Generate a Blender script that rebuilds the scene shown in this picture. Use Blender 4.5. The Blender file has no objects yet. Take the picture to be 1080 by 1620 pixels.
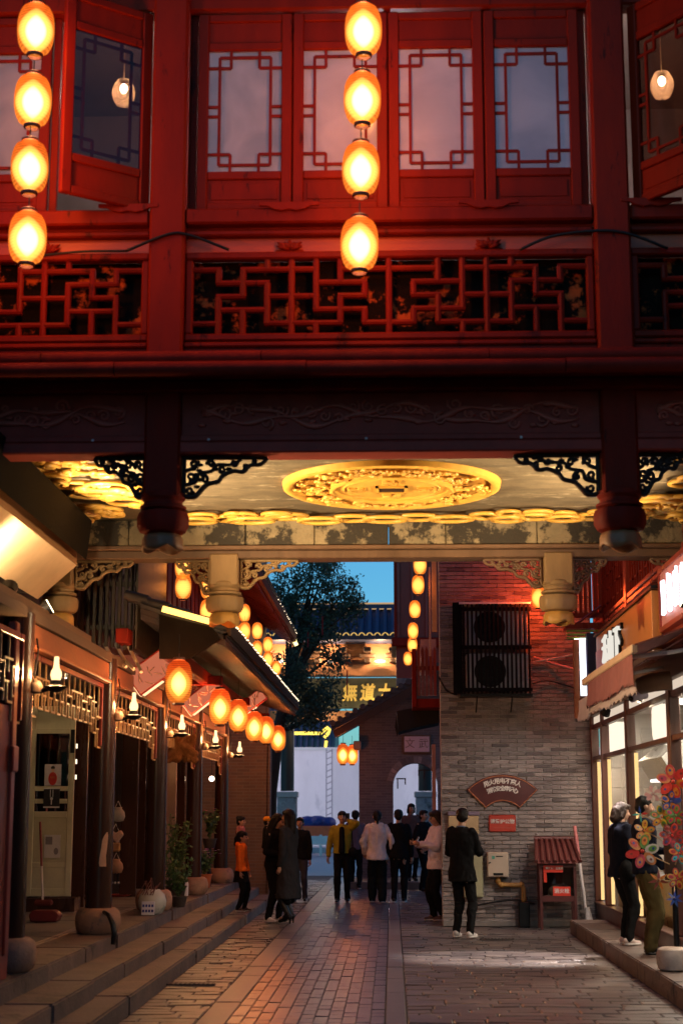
import bpy, bmesh, math, random
import numpy as np
from mathutils import Vector, Matrix

S = bpy.context.scene
COL = S.collection
R = random.Random(11)
PI = math.pi
rad = math.radians

# ------------------------------------------------------------------ camera
FPX, VX, VY, EYE = 2500.0, 620.0, 1285.0, 1.65        # focal length in photo pixels, street vanishing point, eye height
PH = math.atan((VY - 810) / FPX)
TH = math.atan((VX - 540) / FPX * math.cos(PH))
cam = bpy.data.cameras.new('camera')
cam.sensor_fit = 'VERTICAL'
cam.sensor_height = 36
cam.sensor_width = 24
cam.lens = FPX / 1620 * 36
cam.clip_end = 2000
cam.dof.use_dof = True
cam.dof.focus_distance = 22.5
cam.dof.aperture_fstop = 2.2
camo = bpy.data.objects.new('camera', cam)
COL.objects.link(camo)
camo.location = (0, 0, EYE)
camo.rotation_euler = (PI / 2 + PH, 0, TH)
S.camera = camo

# ------------------------------------------------------------------ dusk sky
w = bpy.data.worlds.new('World')
S.world = w
w.use_nodes = True
nt = w.node_tree
bg = nt.nodes['Background']
sky = nt.nodes.new('ShaderNodeTexSky')
sky.sky_type = 'NISHITA'
sky.sun_disc = False
sky.sun_elevation = rad(14)
sky.sun_rotation = rad(200)
sky.altitude = 0
sky.air_density = 1.2
sky.dust_density = 0.4
sky.ozone_density = 3.0
tint = nt.nodes.new('ShaderNodeMix')
tint.data_type = 'RGBA'
tint.blend_type = 'MULTIPLY'
tint.inputs[0].default_value = 1
tint.inputs[7].default_value = (.36, .87, 1.25, 1)
nt.links.new(sky.outputs[0], tint.inputs[6])
nt.links.new(tint.outputs[2], bg.inputs[0])
bg.inputs[1].default_value = 0.10

S.view_settings.view_transform = 'Standard'
S.view_settings.look = 'None'
S.view_settings.gamma = 1
S.view_settings.use_curve_mapping = False
S.view_settings.exposure = 0.0
S.render.engine = 'CYCLES'
cy = S.cycles
cy.use_denoising = True
cy.max_bounces = 6
cy.diffuse_bounces = 3
cy.glossy_bounces = 3
cy.transmission_bounces = 4
cy.transparent_max_bounces = 16
cy.volume_bounces = 0
cy.caustics_reflective = False
cy.caustics_refractive = False
cy.sample_clamp_indirect = 3
cy.sample_clamp_direct = 0
cy.use_light_tree = True
cy.blur_glossy = 1.0

# ------------------------------------------------------------------ helpers
_c, _s = math.cos, math.sin
_F = Vector((-_s(TH) * _c(PH), _c(TH) * _c(PH), _s(PH)))
_Rt = Vector((_c(TH), _s(TH), 0))
_U = _Rt.cross(_F)

def P(px, py, Y):
    """point of the place seen at photo pixel px,py and lying Y metres down the street"""
    d = _F + (px - 540) / FPX * _Rt + (810 - py) / FPX * _U
    t = Y / d.y
    return Vector((d.x * t, Y, EYE + d.z * t))

def vec(p):
    return Vector(p)

MATS = {}

def M(name, col, rough=.6, var=.25, scale=5, bump=.15, bscale=35, metal=0, spec=.4, patch=None, stretch=(1, 1, 1), orand=.12, coat=0):
    """procedural surface: base colour broken by noise, optional worn patches (colour, threshold, scale), fine relief"""
    if name in MATS:
        return MATS[name]
    m = bpy.data.materials.new(name)
    m.use_nodes = True
    n, l = m.node_tree.nodes, m.node_tree.links
    b = n['Principled BSDF']
    b.inputs['Roughness'].default_value = rough
    b.inputs['Metallic'].default_value = metal
    b.inputs['Specular IOR Level'].default_value = spec
    b.inputs['Coat Weight'].default_value = coat
    g = n.new('ShaderNodeNewGeometry')
    mp = n.new('ShaderNodeMapping')
    mp.inputs['Scale'].default_value = stretch
    l.new(g.outputs['Position'], mp.inputs[0])
    no = n.new('ShaderNodeTexNoise')
    no.inputs['Scale'].default_value = scale
    no.inputs['Detail'].default_value = 6
    no.inputs['Roughness'].default_value = .62
    l.new(mp.outputs[0], no.inputs['Vector'])
    oi = n.new('ShaderNodeObjectInfo')
    mr = n.new('ShaderNodeMapRange')
    mr.inputs[1].default_value = .25
    mr.inputs[2].default_value = .75
    mr.inputs[3].default_value = 1 - var
    mr.inputs[4].default_value = 1 + var
    l.new(no.outputs[0], mr.inputs[0])
    mr2 = n.new('ShaderNodeMapRange')
    mr2.inputs[3].default_value = 1 - orand
    mr2.inputs[4].default_value = 1 + orand
    l.new(oi.outputs['Random'], mr2.inputs[0])
    mu = n.new('ShaderNodeMath')
    mu.operation = 'MULTIPLY'
    l.new(mr.outputs[0], mu.inputs[0])
    l.new(mr2.outputs[0], mu.inputs[1])
    vm = n.new('ShaderNodeVectorMath')
    vm.operation = 'SCALE'
    vm.inputs[0].default_value = col
    l.new(mu.outputs[0], vm.inputs['Scale'])
    out = vm.outputs[0]
    if patch:
        pc, th, ps = patch
        n2 = n.new('ShaderNodeTexNoise')
        n2.inputs['Scale'].default_value = ps
        n2.inputs['Detail'].default_value = 8
        n2.inputs['Roughness'].default_value = .7
        l.new(mp.outputs[0], n2.inputs['Vector'])
        r2 = n.new('ShaderNodeMapRange')
        r2.inputs[1].default_value = th
        r2.inputs[2].default_value = th + .06
        l.new(n2.outputs[0], r2.inputs[0])
        mx = n.new('ShaderNodeMix')
        mx.data_type = 'RGBA'
        l.new(r2.outputs[0], mx.inputs[0])
        l.new(out, mx.inputs[6])
        mx.inputs[7].default_value = (*pc, 1)
        out = mx.outputs[2]
    l.new(out, b.inputs['Base Color'])
    rr = n.new('ShaderNodeMapRange')
    rr.inputs[3].default_value = max(.02, rough - .12)
    rr.inputs[4].default_value = min(1, rough + .12)
    l.new(no.outputs[0], rr.inputs[0])
    l.new(rr.outputs[0], b.inputs['Roughness'])
    if bump:
        n3 = n.new('ShaderNodeTexNoise')
        n3.inputs['Scale'].default_value = bscale
        n3.inputs['Detail'].default_value = 4
        l.new(mp.outputs[0], n3.inputs['Vector'])
        bp = n.new('ShaderNodeBump')
        bp.inputs['Strength'].default_value = bump
        bp.inputs['Distance'].default_value = .02
        l.new(n3.outputs[0], bp.inputs['Height'])
        l.new(bp.outputs[0], b.inputs['Normal'])
    MATS[name] = m
    return m

def EM(name, col, strength):
    if name in MATS:
        return MATS[name]
    m = bpy.data.materials.new(name)
    m.use_nodes = True
    n, l = m.node_tree.nodes, m.node_tree.links
    n.remove(n['Principled BSDF'])
    e = n.new('ShaderNodeEmission')
    e.inputs[0].default_value = (*col, 1)
    e.inputs[1].default_value = strength
    l.new(e.outputs[0], n['Material Output'].inputs[0])
    MATS[name] = m
    return m

def GLASS(name, tintc=(1, 1, 1), fac=.12, rough=.03):
    """thin pane: mostly see-through, a share of mirror reflection"""
    if name in MATS:
        return MATS[name]
    m = bpy.data.materials.new(name)
    m.use_nodes = True
    n, l = m.node_tree.nodes, m.node_tree.links
    n.remove(n['Principled BSDF'])
    t = n.new('ShaderNodeBsdfTransparent')
    t.inputs[0].default_value = (*tintc, 1)
    g = n.new('ShaderNodeBsdfGlossy')
    g.inputs['Roughness'].default_value = rough
    mx = n.new('ShaderNodeMixShader')
    mx.inputs[0].default_value = fac
    l.new(t.outputs[0], mx.inputs[1])
    l.new(g.outputs[0], mx.inputs[2])
    l.new(mx.outputs[0], n['Material Output'].inputs[0])
    MATS[name] = m
    return m

ORG = {}

def thing(name, label, cat, loc=(0, 0, 0), group=None, kind=None):
    o = bpy.data.objects.new(name, None)
    o.empty_display_size = .1
    COL.objects.link(o)
    o.location = loc
    ORG[o.name] = Vector(loc)
    o['label'] = label
    o['category'] = cat
    if group:
        o['group'] = group
    if kind:
        o['kind'] = kind
    return o

def tag(o, label=None, cat=None, group=None, kind=None):
    if label:
        o['label'] = label
    if cat:
        o['category'] = cat
    if group:
        o['group'] = group
    if kind:
        o['kind'] = kind
    return o

def place(name, mesh, parent=None, loc=(0, 0, 0), rot=(0, 0, 0), scale=(1, 1, 1)):
    """an object that shares a mesh; loc is a world position"""
    o = bpy.data.objects.new(name, mesh)
    COL.objects.link(o)
    l = Vector(loc)
    if parent is not None:
        o.parent = parent
        l = l - ORG[parent.name]
        ORG[o.name] = ORG[parent.name]
    o.location = l
    o.rotation_euler = rot
    o.scale = scale
    return o

def copy_thing(root, loc, rz=None, label=None, group=None):
    r = root.copy()
    COL.objects.link(r)
    r.location = loc
    if rz is not None:
        r.rotation_euler = (0, 0, rz)
    if label:
        r['label'] = label
    if group:
        r['group'] = group
    ORG[r.name] = Vector(loc)
    for ch in root.children:
        c = ch.copy()
        COL.objects.link(c)
        c.parent = r
        for g in ch.children:
            d = g.copy()
            COL.objects.link(d)
            d.parent = c
    return r

class B:
    """collects shapes in world coordinates and links them as ONE mesh object"""
    def __init__(s):
        s.v, s.f, s.m, s.cur = [], [], [], 0

    def add(s, vs, fs):
        k = len(s.v)
        s.v += [tuple(p) for p in vs]
        for f in fs:
            s.f.append(tuple(i + k for i in f))
            s.m.append(s.cur)
        return s

    def box(s, c, d, rz=0, rx=0, ry=0):
        x, y, z = d[0] / 2, d[1] / 2, d[2] / 2
        vs = [Vector(q) for q in [(-x, -y, -z), (x, -y, -z), (x, y, -z), (-x, y, -z), (-x, -y, z), (x, -y, z), (x, y, z), (-x, y, z)]]
        if rz or rx or ry:
            m = Matrix.Rotation(rz, 3, 'Z') @ Matrix.Rotation(ry, 3, 'Y') @ Matrix.Rotation(rx, 3, 'X')
            vs = [m @ q for q in vs]
        c = Vector(c)
        return s.add([q + c for q in vs], [(0, 3, 2, 1), (4, 5, 6, 7), (0, 1, 5, 4), (1, 2, 6, 5), (2, 3, 7, 6), (3, 0, 4, 7)])

    def bb(s, x0, x1, y0, y1, z0, z1):
        return s.box(((x0 + x1) / 2, (y0 + y1) / 2, (z0 + z1) / 2), (abs(x1 - x0), abs(y1 - y0), abs(z1 - z0)))

    def tube(s, pts, r, n=8, flat=None, cap=True):
        """tube along a path; r a number or a list; flat = (direction, factor) squeezes it along one world axis"""
        pts = [Vector(p) for p in pts]
        if not isinstance(r, (list, tuple)):
            r = [r] * len(pts)
        t0 = (pts[1] - pts[0]).normalized()
        a = Vector((0, 0, 1)) if abs(t0.z) < .9 else Vector((1, 0, 0))
        u = t0.cross(a).normalized()
        vs, fs = [], []
        for i, p in enumerate(pts):
            if i == 0:
                t = t0
            elif i == len(pts) - 1:
                t = (pts[i] - pts[i - 1]).normalized()
            else:
                t = (pts[i + 1] - pts[i - 1])
                t = t.normalized() if t.length > 1e-9 else t0
            u = u - t * u.dot(t)
            u = u.normalized() if u.length > 1e-6 else t.orthogonal().normalized()
            q = t.cross(u)
            for k in range(n):
                an = 2 * PI * k / n
                d = u * math.cos(an) * r[i] + q * math.sin(an) * r[i]
                if flat:
                    ax = Vector(flat[0])
                    d = d - ax * d.dot(ax) * (1 - flat[1])
                vs.append(p + d)
        for i in range(len(pts) - 1):
            for k in range(n):
                k2 = (k + 1) % n
                fs.append((i * n + k, i * n + k2, (i + 1) * n + k2, (i + 1) * n + k))
        if cap:
            fs.append(tuple(range(n - 1, -1, -1)))
            fs.append(tuple(range((len(pts) - 1) * n, len(pts) * n)))
        return s.add(vs, fs)

    def lathe(s, c, prof, n=20, mod=None, cap=True):
        """profile [(r,z)] turned about a vertical axis through c; mod(angle, i) scales the radius"""
        c = Vector(c)
        vs, fs = [], []
        for i, (r, z) in enumerate(prof):
            for k in range(n):
                a = 2 * PI * k / n
                rr = r * (mod(a, i) if mod else 1)
                vs.append(c + Vector((rr * math.cos(a), rr * math.sin(a), z)))
        for i in range(len(prof) - 1):
            for k in range(n):
                k2 = (k + 1) % n
                fs.append((i * n + k, i * n + k2, (i + 1) * n + k2, (i + 1) * n + k))
        if cap:
            fs.append(tuple(range(n - 1, -1, -1)))
            fs.append(tuple(range((len(prof) - 1) * n, len(prof) * n)))
        return s.add(vs, fs)

    def prism(s, poly, d):
        """polygon of 3-D points pushed along d"""
        poly = [Vector(p) for p in poly]
        d = Vector(d)
        n = len(poly)
        vs = poly + [p + d for p in poly]
        fs = [tuple(range(n - 1, -1, -1)), tuple(range(n, 2 * n))]
        fs += [(i, (i + 1) % n, n + (i + 1) % n, n + i) for i in range(n)]
        return s.add(vs, fs)

    def ball(s, c, r, n=12, m=8, rz=0):
        r = (r, r, r) if not isinstance(r, (tuple, list)) else r
        c = Vector(c)
        mt = Matrix.Rotation(rz, 3, 'Z')
        vs = [c + Vector((0, 0, -r[2]))]
        for j in range(1, m):
            t = -PI / 2 + PI * j / m
            for k in range(n):
                a = 2 * PI * k / n
                vs.append(c + mt @ Vector((r[0] * math.cos(t) * math.cos(a), r[1] * math.cos(t) * math.sin(a), r[2] * math.sin(t))))
        vs.append(c + Vector((0, 0, r[2])))
        fs = []
        for k in range(n):
            fs.append((0, 1 + (k + 1) % n, 1 + k))
            fs.append((len(vs) - 1, 1 + (m - 2) * n + k, 1 + (m - 2) * n + (k + 1) % n))
        for j in range(m - 2):
            for k in range(n):
                k2 = (k + 1) % n
                fs.append((1 + j * n + k, 1 + j * n + k2, 1 + (j + 1) * n + k2, 1 + (j + 1) * n + k))
        return s.add(vs, fs)

    def mesh(s, name, mats, org=(0, 0, 0), bevel=0, smooth=False, seg=1):
        me = bpy.data.meshes.new(name)
        o = Vector(org)
        me.from_pydata([Vector(p) - o for p in s.v], [], s.f)
        if not isinstance(mats, (list, tuple)):
            mats = [mats]
        for m in mats:
            me.materials.append(m)
        if len(mats) > 1:
            me.polygons.foreach_set('material_index', s.m)
        bm = bmesh.new()
        bm.from_mesh(me)
        if bevel:
            ed = [e for e in bm.edges if len(e.link_faces) == 2 and e.calc_face_angle(0) > .5]
            bmesh.ops.bevel(bm, geom=ed, offset=bevel, segments=seg, affect='EDGES', clamp_overlap=True)
        bmesh.ops.recalc_face_normals(bm, faces=bm.faces)
        bm.to_mesh(me)
        bm.free()
        if smooth:
            me.polygons.foreach_set('use_smooth', [True] * len(me.polygons))
            if smooth != 'all':
                me.set_sharp_from_angle(angle=rad(40))
        me.update()
        return me

    def build(s, name, mats, parent=None, bevel=0, smooth=False, seg=1):
        if parent is not None:
            org = ORG[parent.name]
        else:
            a = np.array(s.v)
            lo, hi = a.min(0), a.max(0)
            org = Vector(((lo[0] + hi[0]) / 2, (lo[1] + hi[1]) / 2, lo[2]))
        me = s.mesh(name, mats, org, bevel, smooth, seg)
        o = bpy.data.objects.new(name, me)
        COL.objects.link(o)
        if parent is not None:
            o.parent = parent
        else:
            o.location = org
        ORG[o.name] = Vector(org)
        return o

_tmp = bpy.data.scenes.new('scratch')

def evaluated(o):
    """mesh of an object after its modifiers, worked out in a scratch scene"""
    _tmp.collection.objects.link(o)
    vl = _tmp.view_layers[0]
    vl.update()
    dg = vl.depsgraph
    me = bpy.data.meshes.new_from_object(o.evaluated_get(dg))
    _tmp.collection.objects.unlink(o)
    return me

def text_mesh(s, size, ext, mat, bold=0.0, shear=0.0):
    c = bpy.data.curves.new('txt', 'FONT')
    c.body = s
    c.size = size
    c.extrude = ext
    c.offset = bold
    c.shear = shear
    c.align_x = 'CENTER'
    c.align_y = 'CENTER'
    c.resolution_u = 3
    o = bpy.data.objects.new('txt', c)
    me = evaluated(o)
    bpy.data.objects.remove(o)
    me.materials.clear()
    me.materials.append(mat)
    me.name = 'lettering'
    return me

def lamp(name, loc, power, col, parent=None, radius=.05, kind='POINT', rot=None, spot=None):
    ld = bpy.data.lights.new(name, kind)
    ld.energy = power
    ld.color = col
    ld.shadow_soft_size = radius
    if spot:
        ld.spot_size = rad(spot)
        ld.spot_blend = .6
    o = bpy.data.objects.new(name, ld)
    COL.objects.link(o)
    l = Vector(loc)
    if parent is not None:
        o.parent = parent
        l = l - ORG[parent.name]
    o.location = l
    if rot is not None:
        o.rotation_euler = rot
    return o

# ------------------------------------------------------------------ shared surfaces
RED = M('red_timber', (.17, .010, .003), .5, .28, 4, .12, 60, stretch=(1, 1, .25), spec=.10, patch=((.055, .005, .003), .60, 7))
REDD = M('dark_red_timber', (.19, .016, .009), .65, .3, 4, .15, 60, stretch=(1, 1, .3), spec=.08)
DARKW = M('dark_timber', (.035, .018, .013), .45, .3, 5, .12, 50, stretch=(1, 1, .2), spec=.2)
BROWNW = M('brown_timber', (.13, .07, .04), .55, .3, 5, .2, 45, stretch=(1, 1, .25))
GOLD = M('gold_paint', (.72, .40, .07), .38, .2, 9, .2, 50, spec=.6)
CONC = M('weathered_ceiling', (.115, .088, .055), .85, .45, 3, .4, 30, patch=((.30, .25, .17), .57, 2.2), stretch=(1, 2.2, 1))
STONEB = M('stained_stone', (.23, .175, .105), .85, .4, 4, .4, 30, patch=((.035, .027, .02), .49, 2.4))
STONE = M('step_stone', (.27, .225, .2), .7, .3, 5, .25, 40)
IRON = M('black_iron', (.02, .018, .018), .45, .2, 8, .1, 50, metal=.6)
WHITEP = M('white_paint', (.75, .74, .74), .6, .08, 3, .08, 30)
# ------------------------------------------------------------------ gatehouse spanning the street
GY, RY = 12.0, 16.6          # planes of the front and the rear posts
gate = thing('gatehouse', 'red timber gatehouse with latticed windows and gilded ceiling spanning the street', 'building', (0, 14, 0))
PXS = (-5.28, -1.76, 1.76, 5.28)

def lotus(b, c, ztop, k=1.0):
    x, y = c
    pet = lambda a, i: 1 + .07 * abs(math.cos(4 * a))
    b['ring'].lathe((x, y, ztop), [(.15 * k, .03), (.168 * k, .015), (.172 * k, -.02), (.15 * k, -.045), (.152 * k, -.07), (.18 * k, -.085), (.18 * k, -.105), (.14 * k, -.12)], 24)
    b['lotus_bowl'].lathe((x, y, ztop), [(.14 * k, -.12), (.178 * k, -.13), (.19 * k, -.17), (.188 * k, -.24), (.165 * k, -.285), (.12 * k, -.30)], 32, pet)
    b['lotus_cup'].lathe((x, y, ztop), [(.11 * k, -.295), (.135 * k, -.31), (.15 * k, -.345), (.15 * k, -.39)], 32, pet, cap=False)
    # scalloped rim, hollow below
    vs, n = [], 32
    for (r, z, sc) in ((.15, -.39, 0), (.152, -.44, 1), (.13, -.437, 1), (.11, -.39, 0), (0.02, -.37, 0)):
        for j in range(n):
            a = 2 * PI * j / n
            q = abs(math.cos(2 * a + PI / 4))
            vs.append(Vector((x + r * k * math.cos(a) * (1 + .07 * abs(math.cos(4 * a))), y + r * k * math.sin(a) * (1 + .07 * abs(math.cos(4 * a))), ztop + z + sc * .045 * (1 - q))))
    fs = [(i * n + j, i * n + (j + 1) % n, (i + 1) * n + (j + 1) % n, (i + 1) * n + j) for i in range(4) for j in range(n)]
    b['lotus_cup'].add(vs, fs)

def pendant(x, y, ztop, m1, m2, parent, k=1.0):
    b = {q: B() for q in ('ring', 'lotus_bowl', 'lotus_cup')}
    lotus(b, (x, y), ztop, k)
    r = b['ring'].build('pendant_ring', m1, parent, smooth=True)
    b['lotus_bowl'].build('lotus_bowl', m1, r, smooth=True)
    b['lotus_cup'].build('lotus_cup', m2, r, smooth='all')

PINKST = M('lotus_paint', (.34, .14, .06), .5, .25, 8, .1, 40)
LOTG = M('lotus_ochre', (.42, .22, .055), .5, .25, 8, .1, 40)
TAN = M('bare_tan_timber', (.24, .145, .065), .6, .25, 6, .15, 40, stretch=(1, 1, .3))
for x in PXS:
    b = B().bb(x - .14, x + .14, GY - .14, GY + .14, 4.04, 9.4)
    b.build('post', RED, gate, bevel=.02)
    pendant(x, GY, 4.06, REDD, PINKST, gate)
for x in (-3.52, -1.76, 1.76, 3.52):
    b = B().bb(x - .15, x + .15, RY - .15, RY + .15, 4.0, 4.34)
    b.build('rear_post', TAN, gate, bevel=.015)
    pendant(x, RY, 4.02, TAN, LOTG, gate)

# openwork brackets: scrolls of carved wood between post and beam
def bracket(x0, y, ztop, sx, L, H, mat, parent, dep=.05, seed=0, r=.016):
    rr = random.Random(seed)
    b = B()
    fl = ((0, 1, 0), dep / (2 * r) * 1.0)
    def c(u, v):
        return Vector((x0 + sx * u * L, y, ztop - v * H))
    def curve(pts, r0, r1, n=14):
        # Catmull-Rom through the control points
        q = [pts[0]] + list(pts) + [pts[-1]]
        out = []
        for i in range(len(pts) - 1):
            for k in range(n // (len(pts) - 1) + 1):
                t = k / (n // (len(pts) - 1) + 1)
                p0, p1, p2, p3 = q[i], q[i + 1], q[i + 2], q[i + 3]
                f = lambda a, b_, c_, d: .5 * (2 * b_ + (c_ - a) * t + (2 * a - 5 * b_ + 4 * c_ - d) * t * t + (3 * b_ - a - 3 * c_ + d) * t ** 3)
                out.append(c(f(p0[0], p1[0], p2[0], p3[0]), f(p0[1], p1[1], p2[1], p3[1])))
        out.append(c(*pts[-1]))
        m = len(out)
        b.tube(out, [r0 + (r1 - r0) * i / (m - 1) for i in range(m)], 6, fl)
    def curl(u, v, s, turns=1.3, ph=0, d=1):
        pts = []
        for k in range(14):
            t = k / 13
            a = ph + d * turns * 2 * PI * t
            q = s * (1 - .75 * t)
            pts.append(c(u + q * math.cos(a) * H / L, v + q * math.sin(a)))
        b.tube(pts, [r * (1 - .4 * k / 13) for k in range(14)], 6, fl)
    curve([(0, 0.03), (.5, .03), (1, .04)], r, r * .9)
    curve([(.02, 0), (.02, .5), (.02, 1)], r, r)
    curve([(.02, .98), (.14, 1.0), (.22, .84), (.30, .68), (.42, .62), (.48, .47), (.6, .36), (.72, .38), (.8, .22), (.92, .2), (1, .05)], r * 1.2, r * .9, 30)
    curve([(.02, .7), (.16, .62), (.2, .42), (.34, .36), (.42, .2), (.58, .2), (.7, .06)], r, r * .7, 20)
    curve([(.03, .35), (.12, .28), (.2, .1)], r, r * .7, 8)
    for (u, v, s, ph, d) in ((.10, .82, .10, 0, 1), (.1, .5, .11, 2, -1), (.26, .55, .10, 4, 1), (.14, .18, .1, 1, -1), (.33, .2, .10, 3, 1), (.47, .33, .09, 5, -1), (.6, .18, .08, 0, 1), (.74, .24, .08, 2.4, -1), (.86, .12, .06, 1, 1)):
        curl(u + rr.uniform(-.01, .01), v + rr.uniform(-.02, .02), s, 1.2, ph + rr.uniform(-.4, .4), d)
    # leaves clinging to the scrolls
    for k in range(12):
        u = rr.uniform(.04, .75)
        v = rr.uniform(.05, max(.1, .95 - 1.15 * u))
        a = rr.uniform(0, 6.3)
        b.ball(c(u, v), (.028, dep * .45, .016), 6, 4)
    return b.build('carved_bracket', mat, parent, smooth='all')

seed = 0
for x in PXS[1:3]:
    for sx in (-1, 1):
        inner = (x < 0) == (sx > 0)
        bracket(x + sx * .145, GY, 4.375, sx, .66 if inner else .40, .32, DARKW, gate, .06, seed, .017)
        seed += 1
for x in (-3.52, -1.76, 1.76, 3.52):
    for sx in (-1, 1):
        inner = (x < 0) == (sx > 0)
        bracket(x + sx * .16, RY, 4.29, sx, .62 if inner else .36, .30 if inner else .36, TAN if x < 0 else BROWNW, gate, .06, seed, .018)
        seed += 1

# front beam, frieze, tubes
REDF = M('frieze_timber', (.30, .04, .028), .6, .3, 4, .15, 50, spec=.2)
REDC = M('frieze_carving', (.42, .075, .05), .5, .25, 6, .1, 50, spec=.35)
X0, X1 = -5.4, 5.4
B().bb(X0, X1, GY - .12, GY + .16, 4.38, 4.47).build('beam_fillet', REDF, gate, bevel=.012)
B().bb(X0, X1, GY - .06, GY + .12, 4.472, 5.04).build('frieze_board', REDF, gate)
B().bb(X0, X1, GY - .10, GY - .062, 4.475, 4.53).build('frieze_moulding', REDF, gate, bevel=.01)
B().bb(X0, X1, GY - .17, GY - .062, 4.86, 4.95).build('upper_fascia', REDD, gate, bevel=.012)
for z, y in ((4.935, GY - .54), (5.035, GY - .47)):
    x = X0
    while x < X1:
        L = R.uniform(1.3, 2.1)
        B().tube([(x, y, z + R.uniform(-.004, .004)), (min(x + L, X1) - .008, y, z + R.uniform(-.004, .004))], .056, 14).build('gutter_tube', REDD, gate, smooth=True)
        x += L
B().bb(X0, X1, GY - .47, GY + .1, 4.955, 5.03).build('tube_ledge', REDD, gate, bevel=.01)
for bi in range(3):
    xa, xb = PXS[bi] + .3, PXS[bi + 1] - .3
    b = B()
    rr = random.Random(bi + 5)
    fl = ((0, 1, 0), .6)
    # rolling vine with dragons' coils: two interlaced waves, tendrils and leaves
    for k in range(2):
        pts = []
        n = 60
        for i in range(n + 1):
            t = i / n
            pts.append((xa + (xb - xa) * t, GY - .068, 4.69 + .075 * math.sin(t * 15 + k * 2.6) * (1 - .3 * k) + .02 * math.sin(t * 37 + k)))
        b.tube(pts, [.017 + .008 * math.sin(i * .8 + k) for i in range(n + 1)], 7, fl)
    for k in range(26):
        cx = xa + (xb - xa) * (k + .5) / 26
        czz = 4.69 + rr.uniform(-.08, .08)
        s = rr.uniform(.035, .065)
        ph, d = rr.uniform(0, 6.28), rr.choice((-1, 1))
        b.tube([(cx + s * (1 - .8 * t / 11) * math.cos(ph + d * t * .75), GY - .07, czz + s * (1 - .8 * t / 11) * math.sin(ph + d * t * .75)) for t in range(12)], [.013 - .0006 * t for t in range(12)], 6, fl)
        b.ball((cx + rr.uniform(-.06, .06), GY - .066, 4.69 + rr.uniform(-.11, .11)), (.035, .014, .016), 6, 4)
    b.build('carved_frieze', REDC, gate, smooth='all')
    # small metal studs on the fillet
for px in (147, 330, 579, 824):
    p = P(px, 699, GY - .12)
    B().ball((p.x, GY - .122, 4.485), (.012, .008, .012), 6, 4).build('stud', M('bright_stud', (.7, .6, .6), .3, .1), gate)

# railing panels
def bar(b, p, q, r=.026):
    b.tube([p, q], r, 8)

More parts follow.
